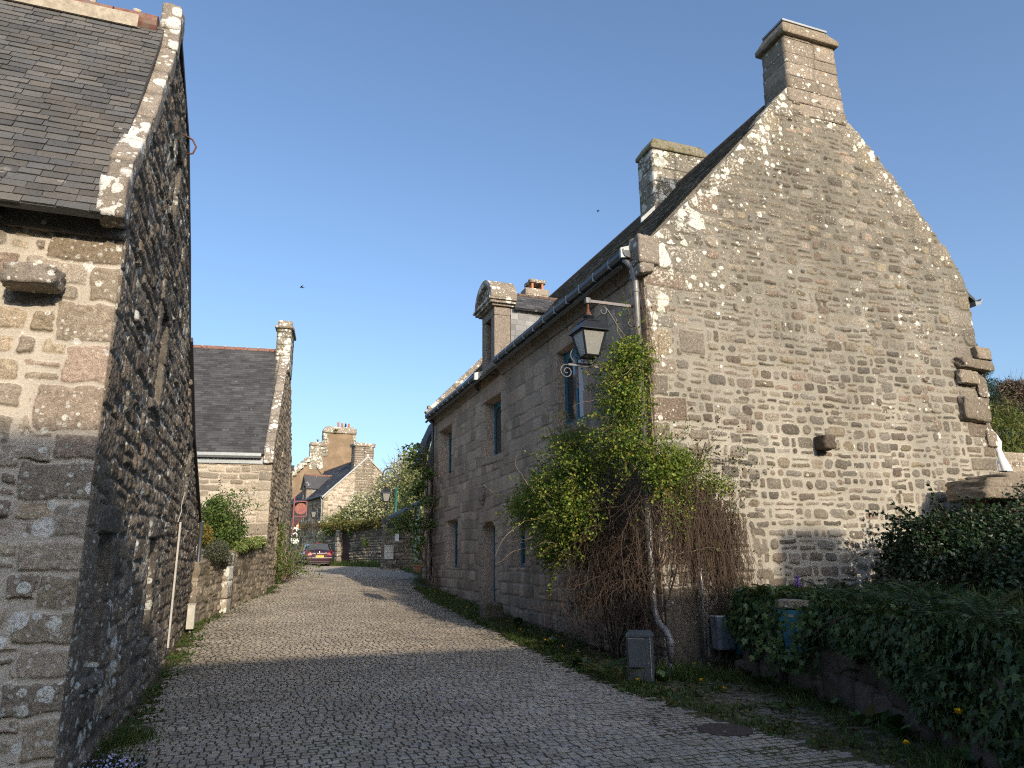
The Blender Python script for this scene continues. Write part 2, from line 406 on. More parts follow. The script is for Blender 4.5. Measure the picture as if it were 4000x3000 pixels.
def stone_mat(name, pal, mort, dark=(.55, 1.3), speck=(.55, 1.45), lich=1.0, lsc=(5, 14, 34), lcol=(.78, .77, .70), mn=.012, moss=0.0, stain=.3, spsc=120, bump=.6, orange=.0, edgew=.006, green=0, streak=0.0, ztone=None):
    g = G(name, .93, .15); p = g.pos()
    d = g.attr('d'); sp = g.n('ShaderNodeSeparateColor', {0: g.attr('Col', 'Color')}).node; c0, c1, c2 = sp.outputs[0], sp.outputs[1], sp.outputs[2]
    n40 = g.noise(p, 45, 4, .6); n9 = g.noise(p, 9, 3)
    dd = g.math('ADD', d, g.math('MULTIPLY', g.math('SUBTRACT', n40, .5), mn * 2))
    dd = g.math('ADD', dd, g.math('MULTIPLY', g.math('SUBTRACT', n9, .5), mn * 1.6))
    m = g.mr(dd, 0, edgew)
    k = len(pal); stone = g.ramp(c0, [((i + .5) / k, q) for i, q in enumerate(pal)])
    fs = g.noise(p, spsc, 2, .7); ms = g.noise(p, 22, 4, .65)
    br = g.math('MULTIPLY', g.mr(c1, 0, 1, *dark), g.mr(fs, .32, .68, *speck))
    br = g.math('MULTIPLY', br, g.mr(ms, .3, .7, .7, 1.3))
    stone = g.mul(stone, br)
    mc = g.mix(g.mr(g.noise(p, 1.3, 3), .35, .65), mort[0], mort[1])
    mc = g.mul(mc, g.mr(g.noise(p, 70, 3, .7), .3, .7, .82, 1.15))
    if ztone: mc = g.mul(mc, g.mr(g.math('ADD', g.n('ShaderNodeSeparateXYZ', {0: p}, 2), g.math('MULTIPLY', g.noise(p, .5, 3), 3)), ztone[0], ztone[1], 1, ztone[2]))
    col = g.mix(m, mc, stone)
    # weathering with its own shapes: run-off stains and dark algae
    st = g.n('ShaderNodeVectorMath', {0: p, 1: (1, 1, .28)}, operation='MULTIPLY')
    sn = g.noise(st, 1.1, 4, .6)
    col = g.mul(col, g.mr(sn, .35, .7, 1.0 + stain * .25, 1 - stain))
    li = g.attr('li')
    gate = g.math('ADD', g.math('MULTIPLY', g.mr(g.noise(p, .9, 2), .45, .68), .75), li)
    if lich:
        L = g.spots(p, lsc[0], .42 * lich, gate=g.math('MULTIPLY', gate, 1.0))
        L2 = g.spots(p, lsc[1], .5 * lich, gate=g.math('ADD', gate, .25))
        L3 = g.spots(p, lsc[2], .5 * lich, gate=g.math('ADD', gate, .45))
        L3 = g.math('MULTIPLY', L3, m)
        LL = g.math('MAXIMUM', g.math('MAXIMUM', L, L2), g.math('MULTIPLY', L3, .55))
        # rosettes break up towards their middle
        LL = g.math('MULTIPLY', LL, g.mr(n40, .36, .5, .1, 1))
        lc = g.mix(g.mr(g.noise(p, 3, 2), .4, .6), lcol, tuple(q * s_ for q, s_ in zip(lcol, (.9, .93, .86))))
        lc = g.mul(lc, g.mr(fs, .3, .7, .8, 1.08))
        col = g.mix(g.math('MULTIPLY', LL, .93), col, lc)
    if orange:
        o = g.spots(p, 6, .33 * orange, gate=g.mr(g.noise(p, 1.7, 2), .52, .66))
        col = g.mix(g.math('MULTIPLY', o, g.mr(fs, .35, .6, .2, .9)), col, (.42, .2, .05))
    if green:
        gg = g.mr(g.noise(p, 1.6, 4, .65), .52, .66); col = g.mix(g.math('MULTIPLY', gg, green), col, (.10, .115, .035))
    if streak:
        sv = g.n('ShaderNodeVectorMath', {0: p, 1: (9, 9, .9)}, operation='MULTIPLY')
        s2 = g.mr(g.noise(sv, 1, 4, .7), .56, .7); col = g.mix(g.math('MULTIPLY', s2, streak), col, (.5, .5, .47))
    h = g.math('ADD', g.math('MULTIPLY', fs, .35), g.math('ADD', g.math('MULTIPLY', n40, .8), ms))
    g.bump(h, .012, bump)
    return g.base(col)

PAL_G = [(.195, .172, .138), (.23, .2, .155), (.21, .192, .163), (.24, .2, .14), (.18, .162, .135), (.235, .182, .138), (.22, .202, .168)]
M = {}
M['gable'] = stone_mat('rubble granite in pale lime mortar', PAL_G, ((.46, .428, .355), (.405, .372, .302)), mn=.010, lich=1.0, lsc=(2.4, 7, 28), orange=.5, stain=.25, speck=(.42, 1.7), ztone=(3.6, 9.0, .46))
M['ashlar'] = stone_mat('dark weathered ashlar', [(.40, .31, .225), (.45, .35, .25), (.35, .275, .205), (.42, .305, .22), (.46, .365, .27)], ((.38, .32, .25), (.26, .215, .165)), dark=(.7, 1.15), mn=.006, lich=.42, lsc=(4, 9, 40), lcol=(.6, .6, .57), stain=.35, edgew=.008, streak=.12)
M['tan'] = stone_mat('tan granite front wall', [(.36, .29, .205), (.4, .335, .245), (.33, .275, .21), (.42, .365, .29), (.34, .255, .2), (.31, .26, .2)], ((.55, .495, .41), (.48, .43, .35)), lich=1.05, lsc=(3.6, 9, 26), lcol=(.74, .73, .69), orange=.4, stain=.3, mn=.012, speck=(.58, 1.42))
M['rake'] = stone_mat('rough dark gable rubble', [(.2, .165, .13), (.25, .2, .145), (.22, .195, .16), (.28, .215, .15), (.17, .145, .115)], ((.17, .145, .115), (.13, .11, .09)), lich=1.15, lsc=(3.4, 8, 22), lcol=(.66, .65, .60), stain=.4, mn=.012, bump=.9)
M['sunny'] = stone_mat('sunlit cream rubble', [(.36, .31, .235), (.41, .35, .27), (.33, .27, .2), (.44, .39, .31)], ((.5, .44, .36), (.42, .36, .29)), lich=.9, lsc=(3.5, 8, 24), stain=.25, speck=(.6, 1.35))
M['oldwall'] = stone_mat('old dry stone garden wall', [(.25, .21, .165), (.31, .26, .2), (.22, .19, .155), (.34, .285, .215)], ((.12, .1, .08), (.17, .15, .12)), lich=.7, lsc=(3.5, 8, 24), stain=.45, green=.55)
M['fardress'] = stone_mat('dressed stone of the far house', [(.30, .265, .19), (.34, .29, .2), (.27, .24, .18), (.25, .21, .165)], ((.52, .46, .37), (.46, .41, .33)), lich=.3, stain=.3, mn=.01, green=.25)

def solid_stone(name, c, lich=.8, lsc=(4, 9, 26), moss=0.0, orange=0.0, dk=.75, lcol=(.72, .71, .65), gatebase=.35, bump=.6):
    g = G(name, .93, .15); p = g.pos(); fs = g.noise(p, 110, 2, .7); ms = g.noise(p, 14, 4, .65)
    v = g.mr(g.n('ShaderNodeSeparateColor', {0: g.attr('Col', 'Color')}), 0, 1, .8, 1.2)
    col = g.mul(c, g.math('MULTIPLY', v, g.math('MULTIPLY', g.mr(fs, .3, .7, .55, 1.45), g.mr(ms, .3, .7, dk, 1.25))))
    gate = g.math('ADD', g.mr(g.noise(p, 1.1, 2), .42, .65), gatebase)
    if lich:
        L = g.math('MAXIMUM', g.spots(p, lsc[0], .44 * lich, gate=gate), g.math('MAXIMUM', g.spots(p, lsc[1], .5 * lich, gate=gate), g.math('MULTIPLY', g.spots(p, lsc[2], .5 * lich, gate=gate), .8)))
        L = g.math('MULTIPLY', L, g.mr(g.noise(p, 45, 3), .33, .45, .2, 1))
        col = g.mix(g.math('MULTIPLY', L, .93), col, g.mul(lcol, g.mr(fs, .3, .7, .8, 1.08)))
    if orange: col = g.mix(g.math('MULTIPLY', g.spots(p, 7, .4 * orange, gate=g.mr(g.noise(p, 2, 2), .45, .6)), g.mr(fs, .35, .6, .2, .9)), col, (.45, .23, .06))
    if moss: col = g.mix(g.math('MULTIPLY', g.mr(g.noise(p, 5, 5, .7), .5, .6), moss), col, g.mix(fs, (.05, .055, .015), (.14, .13, .03)))
    g.bump(g.math('ADD', fs, g.math('MULTIPLY', ms, 2)), .012, bump); return g.base(col)
M['coping'] = solid_stone('lichened coping granite', (.25, .215, .175), 1.1, (3.6, 7, 20), orange=.2, gatebase=.55, lcol=(.74, .73, .67))
M['chim'] = solid_stone('chimney granite', (.24, .205, .165), .75, (3.4, 8, 22), orange=.7, gatebase=.35)
M['chimw'] = solid_stone('whitened chimney granite', (.22, .2, .165), 1.25, (3, 6, 18), moss=.5, gatebase=.7)
M['dress'] = solid_stone('dressed granite', (.24, .205, .17), .4, gatebase=.1)
M['block'] = solid_stone('mossy granite block', (.16, .135, .105), .35, moss=.6)
M['boulder'] = solid_stone('dark wall base boulder', (.13, .102, .08), .3, moss=.35, gatebase=.1)
M['slab'] = solid_stone('pale stone slab', (.24, .2, .155), .7, moss=.25)

def slate_mat(name, c0, c1, lich=.5, lcol=(.46, .44, .36), brown=.0, rough=.72, lsc=(3, 7), gate0=0.0):
    g = G(name, rough, .3); p = g.pos(); c = g.n('ShaderNodeSeparateColor', {0: g.attr('Col', 'Color')}).node
    col = g.mix(c.outputs[0], c0, c1); col = g.mul(col, g.mr(c.outputs[1], 0, 1, .72, 1.25))
    f = g.noise(p, 60, 3, .6); col = g.mul(col, g.mr(f, .3, .7, .8, 1.2))
    lo = g.noise(p, .8, 3); col = g.mul(col, g.mr(lo, .35, .65, .85, 1.12))
    if brown: col = g.mix(g.math('MULTIPLY', g.mr(g.noise(p, 2.2, 4, .65), .45, .62), brown), col, (.17, .14, .1))
    gate = g.math('ADD', g.mr(g.noise(p, .7, 2), .45, .65), gate0)
    L = g.math('MAXIMUM', g.spots(p, lsc[0], .4 * lich, gate=gate), g.spots(p, lsc[1], .5 * lich, gate=gate))
    L = g.math('MULTIPLY', L, g.mr(f, .35, .5, .3, 1)); L = g.math('MULTIPLY', L, g.mr(c.outputs[2], .2, .45, .35, 1))
    col = g.mix(g.math('MULTIPLY', L, .8), col, lcol)
    g.bump(f, .006, .45); return g.base(col)
M['slateL'] = slate_mat('weathered grey slate', (.085, .088, .09), (.12, .113, .103), .8, brown=.22, lsc=(2.5, 6))
M['slateD'] = slate_mat('dark slate', (.055, .056, .06), (.075, .074, .074), .25, gate0=.15)
M['slateR'] = slate_mat('lichened slate', (.12, .118, .11), (.22, .20, .165), .75, brown=.25, gate0=.2)
M['slateF'] = slate_mat('far slate with pale lichen', (.055, .058, .065), (.085, .085, .088), .85, lcol=(.42, .41, .36), lsc=(2.2, 4.5), gate0=.3)
M['slatecheek'] = slate_mat('pale grey slate cheek', (.21, .215, .22), (.27, .275, .275), .3, lcol=(.4, .4, .36))

def plain(name, c, rough=.6, spec=.4, metal=0, var=.12, sc=25, dirt=0, dc=(.1, .09, .07), dsc=6, coat=0, bump=0):
    g = G(name, rough, spec); p = g.pos(); col = g.mul(c, g.mr(g.noise(p, sc, 4, .6), .3, .7, 1 - var, 1 + var))
    if dirt: col = g.mix(g.math('MULTIPLY', g.mr(g.noise(p, dsc, 5, .65), .48, .62), dirt), col, dc)
    g.set(g.b, 'Metallic', metal)
    if coat: g.set(g.b, 'Coat Weight', coat); g.set(g.b, 'Coat Roughness', .08)
    if bump: g.bump(g.noise(p, sc, 4, .6), .01, bump)
    return g.base(col)
M['zinc'] = plain('weathered zinc', (.30, .32, .33), .5, .5, .5, .12, 12, .35, (.2, .2, .19))
M['gutter'] = plain('dark zinc gutter', (.062, .07, .08), .45, .5, .3, .15, 8)
M['pipe'] = plain('grey downpipe', (.23, .225, .215), .5, .4, .3, .12, 9, .4, (.1, .105, .05), 2.5)
M['pipel'] = plain('light zinc downpipe', (.34, .34, .34), .45, .5, .45, .1, 12, .25, (.22, .22, .21), 5)
M['teal'] = plain('teal painted wood', (.022, .125, .175), .5, .4, 0, .15, 14)
M['iron'] = plain('black painted iron', (.02, .022, .026), .45, .5, .2, .15, 30)
M['ironr'] = plain('grey iron with rust', (.13, .135, .14), .55, .5, .5, .2, 25, .6, (.17, .085, .045), 14)
M['rust'] = plain('rusty iron', (.16, .07, .04), .85, .2, .2, .3, 40)
M['greypaint'] = plain('grey painted cabinet', (.075, .085, .092), .55, .4, 0, .12, 9, .35, (.13, .14, .13), 16)
M['alu'] = plain('scuffed grey plastic', (.26, .29, .31), .5, .4, 0, .1, 8, .3, (.14, .15, .15), 10)
M['beige'] = plain('beige plastic box', (.48, .46, .39), .6, .3, 0, .1, 9, .3, (.3, .28, .22))
M['white'] = plain('white painted metal', (.72, .72, .68), .55, .4, 0, .08, 12)
M['conduit'] = plain('pale plastic conduit', (.46, .43, .38), .6, .3, 0, .1, 9)
M['cloth'] = plain('white cloth', (.78, .77, .75), .9, .1, 0, .05, 5)
M['curtain'] = plain('white net curtain', (.55, .56, .57), .9, .1, 0, .08, 30)
M['pottery'] = plain('terracotta', (.42, .17, .09), .8, .2, 0, .15, 18, .2, (.25, .2, .15))
M['ridge'] = plain('old red ridge tile', (.22, .10, .075), .85, .2, 0, .3, 14, .75, (.2, .165, .13), 7)
M['ridgeb'] = plain('brown ridge tile', (.13, .085, .065), .85, .2, 0, .3, 14, .5, (.2, .19, .15), 9)
M['mortar'] = plain('pale mortar bedding', (.40, .35, .27), .95, .1, 0, .25, 20, .4, (.22, .19, .14), 9, bump=.6)
M['render'] = plain('brown roughcast render', (.20, .15, .10), .95, .1, 0, .2, 14, .55, (.31, .225, .155), 1.1, bump=.8)
M['signred'] = plain('dark red paint', (.23, .045, .06), .5, .4, 0, .08, 20)
M['gold'] = plain('gold sign paint', (.55, .36, .16), .5, .4, 0, .08, 20)
M['greenpaint'] = plain('dark green paint', (.012, .1, .075), .4, .5, 0, .15, 9)
M['greypost'] = plain('grey green painted post', (.2, .26, .25), .6, .3, 0, .1, 6)
M['brownwood'] = plain('dark brown wood', (.05, .03, .022), .7, .3, 0, .25, 9)
M['black'] = plain('black void', (.012, .012, .012), .9, .1)
M['bird'] = plain('dark feathers', (.02, .02, .025), .8, .2)
M['figure'] = plain('white painted figure', (.8, .8, .8), .5, .3, 0, .05)
M['orangep'] = plain('orange paint', (.7, .3, .04), .5, .3)
M['lid'] = plain('rusted iron cover', (.075, .055, .045), .8, .3, .2, .3, 25)
M['tyre'] = plain('tyre rubber', (.02, .02, .02), .85, .2)
M['rim'] = plain('alloy rim', (.45, .45, .46), .35, .5, .8)
M['carpaint'] = plain('plum metallic paint', (.05, .02, .028), .3, .5, .35, .05, 60, coat=.8)
M['carglass'] = plain('tinted car glass', (.055, .06, .06), .06, .8, 0, .02)
M['trim'] = plain('black trim', (.02, .02, .022), .5, .4)
M['redlamp'] = plain('red tail lamp', (.32, .01, .016), .15, .6, 0, .05, coat=.6)
M['plate'] = plain('yellow number plate', (.75, .5, .03), .4, .4)
M['plateblue'] = plain('blue plate band', (.05, .15, .5), .4, .4)
M['plateink'] = plain('plate lettering', (.02, .02, .02), .5, .3)
M['chrome'] = plain('bright badge', (.7, .7, .72), .2, .5, .9)
M['bark'] = plain('vine bark', (.11, .078, .056), .9, .15, 0, .3, 30)
M['barkg'] = plain('pale twig', (.27, .205, .15), .9, .15, 0, .3, 30)
M['barkd'] = plain('dark stem', (.07, .052, .04), .9, .15, 0, .3, 30)
M['barkr'] = plain('red brown twig', (.25, .14, .085), .85, .15, 0, .3, 30)
M['yellow'] = plain('dandelion yellow', (.85, .55, .02), .7, .2, 0, .05)
M['violet'] = plain('violet petals', (.25, .09, .5), .7, .2, 0, .15)
M['lilac'] = plain('pale lilac petals', (.42, .42, .7), .7, .2, 0, .15)
M['seed'] = plain('grey seed head', (.5, .48, .42), .9, .1)

def glass(name, c=(.02, .025, .03), rough=.05):
    g = G(name, rough, .6); return g.base(g.mul(c, g.mr(g.noise(g.pos(), 3, 2), .3, .7, .8, 1.2)))
M['pane'] = glass('dark window glass')
def frost(name):
    g = G(name, .55, .35); p = g.pos(); c = g.mul((.27, .265, .235), g.mr(g.noise(p, 90, 3, .7), .3, .7, .75, 1.2))
    c = g.mix(g.mr(g.noise(p, 4, 3), .42, .62, 0, .45), c, (.24, .24, .21)); g.set(g.b, 'Transmission Weight', .25); return g.base(c)
M['frost'] = frost('dusty frosted lantern glass')

def leaf_mat(name, cols, rough=.5, trans=.35, spec=.3, tcol=None):
    g = G(name, rough, spec); c = g.n('ShaderNodeSeparateColor', {0: g.attr('Col', 'Color')}).node; k = len(cols)
    col = g.ramp(c.outputs[0], [((i + .5) / k, q) for i, q in enumerate(cols)]); col = g.mul(col, g.mr(c.outputs[1], 0, 1, .65, 1.35))
    g.base(col)
    tr = g.n('ShaderNodeBsdfTranslucent'); g.set(tr, 'Color', g.mix(.5, col, tcol or tuple(min(1, q * 1.6) for q in cols[-1])))
    ad = g.n('ShaderNodeMixShader'); g.set(ad, 0, trans); g.t.links.new(g.b.outputs[0], ad.inputs[1]); g.t.links.new(tr.outputs[0], ad.inputs[2])
    g.t.links.new(ad.outputs[0], g.out.inputs[0]); return g.m
M['rose'] = leaf_mat('climbing rose leaf', [(.07, .13, .02), (.12, .19, .026), (.16, .235, .032), (.2, .265, .038), (.3, .3, .045)], tcol=(.2, .3, .03))
M['creeper'] = leaf_mat('young creeper leaf', [(.05, .085, .02), (.075, .11, .025), (.1, .1, .03)])
M['ivy'] = leaf_mat('ivy leaf', [(.03, .062, .014), (.042, .082, .02), (.055, .098, .024), (.08, .115, .03)], .42, .12, .4)
M['laurel'] = leaf_mat('dark evergreen leaf', [(.017, .036, .013), (.022, .046, .017), (.03, .058, .02)], .4, .1, .4)
M['fern'] = leaf_mat('fern frond', [(.03, .07, .015), (.045, .09, .02), (.06, .1, .02), (.11, .09, .025)], .6, .25)
M['fernd'] = leaf_mat('dark fern frond', [(.018, .042, .011), (.024, .055, .014), (.04, .05, .015)], .6, .2)
M['grass'] = leaf_mat('verge grass', [(.035, .075, .014), (.05, .1, .018), (.07, .12, .02), (.13, .13, .045)], .6, .3)
M['hedge'] = leaf_mat('bright garden shrub leaf', [(.05, .095, .022), (.075, .13, .025), (.1, .16, .03), (.15, .19, .05)])
M['varieg'] = leaf_mat('cream edged leaf', [(.1, .16, .035), (.17, .22, .06), (.28, .29, .12), (.2, .24, .07)])
M['greybush'] = leaf_mat('grey green cushion leaf', [(.075, .085, .045), (.1, .105, .06), (.13, .13, .08)])
M['amber'] = leaf_mat('amber young leaf', [(.25, .15, .03), (.18, .14, .03), (.2, .2, .04)])
M['tree'] = leaf_mat('spring tree leaf', [(.17, .2, .065), (.23, .255, .09), (.3, .3, .13)], .6, .35)
M['blossom'] = leaf_mat('blossom and young leaf', [(.18, .22, .08), (.27, .3, .12), (.7, .66, .52), (.38, .39, .21)], .6, .3)
M['twigs'] = leaf_mat('pale bare twigs', [(.26, .215, .15), (.31, .26, .18), (.34, .3, .19)], .8, .1)
M['mosscap'] = leaf_mat('wall cap moss and stonecrop', [(.06, .075, .018), (.1, .1, .025), (.17, .12, .035), (.14, .15, .04)], .7, .2)
M['pine'] = leaf_mat('pine needles', [(.012, .03, .014), (.018, .04, .018), (.025, .05, .022)], .6, .1)
M['bamboo'] = leaf_mat('bamboo leaf', [(.07, .1, .02), (.1, .135, .025), (.14, .16, .03), (.19, .19, .05)], .5, .35)
M['brush'] = leaf_mat('brown winter twigs', [(.12, .09, .065), (.15, .11, .08)], .8, .1)
M['dry'] = leaf_mat('reddish heather spray', [(.16, .09, .07), (.2, .13, .09), (.1, .1, .04)], .7, .2)

def sett_mat(name, k, moss):
    g = G(name, .85, .18); p = g.pos(); c = g.n('ShaderNodeSeparateColor', {0: g.attr('Col', 'Color')}).node
    col = g.ramp(c.outputs[0], [(q, tuple(v * k for v in w)) for q, w in ((.1, (.275, .24, .195)), (.3, (.31, .275, .225)), (.5, (.29, .25, .195)), (.7, (.33, .29, .23)), (.9, (.275, .255, .225)))])
    col = g.mul(col, g.mr(c.outputs[1], 0, 1, .84, 1.12)); f = g.noise(p, 90, 3, .65)
    col = g.mul(col, g.mr(f, .3, .7, .74, 1.24)); lo = g.noise(p, .45, 4, .6); col = g.mul(col, g.mr(lo, .35, .65, .8, 1.12))
    d = g.noise(p, 2.3, 5, .7); col = g.mix(g.math('MULTIPLY', g.mr(d, .5, .66), .45), col, (.13, .11, .08))
    col = g.mix(g.mr(g.math('ADD', c.outputs[2], g.math('MULTIPLY', g.math('SUBTRACT', g.noise(p, 40, 3), .5), .5)), .28, .75, 0, .88), col, (.06, .05, .036))
    if moss: col = g.mix(g.math('MULTIPLY', g.mr(g.noise(p, 3.2, 5, .7), .42, .58), moss), col, (.06, .068, .022))
    g.bump(g.math('ADD', f, g.noise(p, 25, 3)), .01, .45); return g.base(col)
M['sett'] = sett_mat('granite setts', 1.17, 0); M['settm'] = sett_mat('mossy verge setts', .72, .75)
def earth_mat(name, a, b, c, s1=1.2, s2=9, moss=.5):
    g = G(name, .95, .1); p = g.pos(); n1 = g.noise(p, s1, 4, .6); n2 = g.noise(p, s2, 5, .65); n3 = g.noise(p, 60, 3, .7)
    col = g.mix(g.mr(n2, .35, .65), a, b); col = g.mix(g.math('MULTIPLY', g.mr(n1, .46, .6), moss), col, c)
    col = g.mul(col, g.mr(n3, .3, .7, .65, 1.35)); g.bump(g.math('ADD', n3, g.math('MULTIPLY', n2, 2)), .03, .7); return g.base(col)
M['joint'] = earth_mat('mossy joint earth', (.085, .07, .05), (.13, .108, .075), (.08, .09, .03), .8, 11, .7)
M['verge'] = earth_mat('trodden verge', (.07, .057, .043), (.1, .083, .064), (.045, .058, .018), 1.1, 7, .6)
M['ground'] = earth_mat('ground', (.07, .08, .03), (.1, .1, .045), (.05, .075, .02), .1, 1.2, .5)
M['flag'] = solid_stone('verge flagstone', (.12, .105, .085), .2, moss=.45, gatebase=.0)
M['soil'] = earth_mat('garden soil', (.06, .05, .035), (.08, .07, .045), (.035, .06, .015), 1, 6, .8)
# ================================================================ setting: ground, street, verge
gx = np.concatenate([[-400, -120, -50, -25], np.linspace(-12, 30, 43), [50, 120, 400]])
gy = np.concatenate([[-120, -50, -25], np.arange(-14, 80, 1.5), [95, 130, 200, 400, 800]])
XX, YY = np.meshgrid(gx, gy, indexing='ij')
idx = np.arange(XX.size).reshape(XX.shape)
GF = np.stack([idx[:-1, :-1], idx[1:, :-1], idx[1:, 1:], idx[:-1, 1:]], -1).reshape(-1, 4)
tag(npmesh('ground', np.stack([XX, YY, gz(YY) - .06], -1).reshape(-1, 3), GF, M['ground'], smooth=True), kind='structure')

def left_edge(y):  return np.interp(y, [-10, 17, 21, 24, 35, 45, 60, 80], [-1.05, -1.0, -.35, .55, 1.6, 1.9, 2.2, 2.5])
def right_edge(y): return np.interp(y, [-10, 4, 6, 8.5, 12, 16, 21, 25, 32, 40, 45, 52, 60], [5.0, 4.9, 4.75, 4.55, 4.75, 4.85, 5.0, 5.4, 7.0, 7.9, 7.6, 6.4, 5.2])
ys = np.arange(-10, 75, .5); xs = np.linspace(0, 1, 9)
def strip(name, fa, fb, dz, mat, wob=0):
    P = np.stack([np.stack([fa(ys) * (1 - t) + fb(ys) * t, ys, gz(ys) + dz + wob * .035 * (1 - (2 * t - 1) ** 2)], -1) for t in xs])
    i = np.arange(P.shape[0] * P.shape[1]).reshape(P.shape[:2])
    F = np.stack([i[:-1, :-1], i[1:, :-1], i[1:, 1:], i[:-1, 1:]], -1).reshape(-1, 4)
    return tag(npmesh(name, P.reshape(-1, 3), F, mat, smooth=True), kind='structure')
strip('street_bed', lambda y: left_edge(y) - .25, lambda y: right_edge(y) + .25, -.0105, M['joint'], 1)
strip('pavement', lambda y: right_edge(y) + .1, lambda y: np.interp(y, [-10, 9, 10, 26, 30, 48, 60], [7.2, 7.2, 6.3, 6.3, 10, 12, 9]), -.020, M['verge'])

def setts(name, fa, fb, y, dens, mat, seed, dz0=0.0, cam_=.035, y_end=66):
    rg = np.random.default_rng(seed); VV = []; CC = []; k = 0
    while y < y_end:
        pit = .088 if y < 24 else .11 if y < 34 else .15
        if y > 45: pit = .24
        x0, x1 = fa(y) + rg.normal() * .04, fb(y) + rg.normal() * .07
        n = max(4, int((x1 - x0) / (.096 if y < 24 else .12 if y < 34 else .15 if y < 45 else .2)))
        w = rg.uniform(.72, 1.3, n); w = np.cumsum(np.concatenate([[0], w])); w = x0 + (x1 - x0) * w / w[-1]
        a = w[:-1]; b = w[1:]; g = rg.uniform(.002, .0055, n); a = a + g; b = b - g
        xm = (a + b) / 2
        lift = .035 * np.sin(xm * 1.1 + 2) + .03 * (vn(xm, np.full(n, y), .35, 3) )      # rows wander across the road
        ya = y + lift + rg.normal(0, .003, n) + .0055; yb = y + pit + lift + rg.normal(0, .003, n) - .0065
        # rows break up into the verge
        edge = np.minimum(xm - x0, x1 - xm); keep = rg.random(n) < np.clip(.35 + edge / .25, 0, 1) * (dens if dens < 1 else 1) * (1 if dens >= 1 else sstep(-.7, .1, vn(xm, np.full(n, y), .9, 14)))
        camber = cam_ * (1 - ((xm - (x0 + x1) / 2) / ((x1 - x0) / 2 + .01)) ** 2)
        z = gz(y + pit / 2) + camber + rg.normal(0, .002 if dens >= 1 else .005, n) - .002 + dz0 + .006 * vn(xm, np.full(n, y), .6, 8)
        tx = rg.normal(0, .012, n); ty = rg.normal(0, .012, n); ch = rg.uniform(.005, .009, n)
        sk = rg.normal(0, .003, (4, n))
        lo = [(a, ya + sk[0]), (b, ya + sk[1]), (b, yb + sk[2]), (a, yb + sk[3])]
        hi = [(a + ch * .8, ya + sk[0] + ch * 1.5), (b - ch * .8, ya + sk[1] + ch * 1.5), (b - ch * .8, yb + sk[2] - ch * 1.2), (a + ch * .8, yb + sk[3] - ch * 1.2)]
        ymid = (ya + yb) / 2
        f = lambda q, dz: np.stack([q[0], q[1], z + dz + tx * (q[0] - xm) + ty * (q[1] - ymid)], -1)
        ctr = np.stack([xm, ymid, z + .005], -1)
        V = np.stack([f(q, -.010) for q in lo] + [f(q, 0) - np.array([0, 0, .0]) for q in hi] + [ctr], 1)[keep]
        VV.append(V); cc = np.repeat(rg.random((len(V), 1, 3)), 9, 1); cc[:, :4, 2] = 1; cc[:, 4:8, 2] = .22; cc[:, 8, 2] = 0; CC.append(cc)
        y += pit; k += 1
    V = np.concatenate(VV); C = np.concatenate(CC); n = len(V)
    T = np.array([[0, 1, 5, 4], [1, 2, 6, 5], [2, 3, 7, 6], [3, 0, 4, 7], [4, 5, 6, 8], [4, 8, 6, 7]])
    F = (np.arange(n)[:, None, None] * 9 + T).reshape(-1, 4)
    return npmesh(name, V.reshape(-1, 3), F, mat, None, {'Col': C.reshape(-1, 3)}, smooth=False)
tag(setts('street', left_edge, right_edge, -3.0, 1, M['sett'], 3), kind='structure')
tag(setts('pavement_setts', lambda y: right_edge(y) + .04, lambda y: min(right_edge(y) + 1.9, 5.95 if y > 9.4 else float(np.interp(y, [2, 4, 6, 8, 9.4], [4.7, 5.2, 5.9, 6.4, 6.6]))), 2.0, .8, M['settm'], 5, -.010, 0.0, 25), kind='structure')
# irregular flags and worn stones in the right-hand verge
mb = MB(); rg = np.random.default_rng(21)
for i in range(150):
    y = rg.uniform(2.2, 25); lo = right_edge(y) + .05; hi = min(lo + 1.5, 5.75 if y > 9.6 else lo + 1.7)
    if hi <= lo: continue
    x = rg.uniform(lo, hi); a = rg.uniform(0, 3.1); w, l = rg.uniform(.07, .2), rg.uniform(.05, .12)
    mb.cur = tuple(rg.random(3))
    mb.rough((x, y, float(gz(y)) - .03), (w * math.cos(a), w * math.sin(a), rg.normal() * .006), (-l * math.sin(a), l * math.cos(a), rg.normal() * .006), (0, 0, rg.uniform(.016, .032)), .5, .06, i, 4)
tag(mb.build('pavement_stones', M['flag'], smooth=True), kind='structure')

# ================================================================ left house (dark gable on the street)
LX = -1.13
LH = thing('stone_house', (LX, 6, 0), 'near granite house with steep slate roof, lichened coping and dark raking gable wall', 'house')
rg = np.random.default_rng(31)
st = courses(rg, -8, LX, 0, 4.4, (.11, .24), (.16, .52), .04, .25, panel=(.9, 1.6))
quoin = []; z = 0; k = 0
while z < 4.2:
    h = rg.uniform(.2, .38); w = (.3 if k % 2 else .48) * rg.uniform(.8, 1.15)
    quoin.append((LX - w / 2 + .02, z + h / 2, w / 2 - .01, h / 2 - .016)); z += h; k += 1
us = np.concatenate([grid(-8, -2.4, .06), grid(-2.39, LX - .014, .0085)])
wall('front_wall', M['tan'], LH, (0, 6, 0), (1, 0, 0), (0, -1, 0), us, grid(0, 4.27, .0095), st, quoin, warp=.03, warpsc=8, edge=.016, relief=.014, off=.008, rough=.007, roughsc=34, seed=4, corner=.42,
     li=lambda u, v: .2 + .45 * sstep(3.0, 1.6, v))
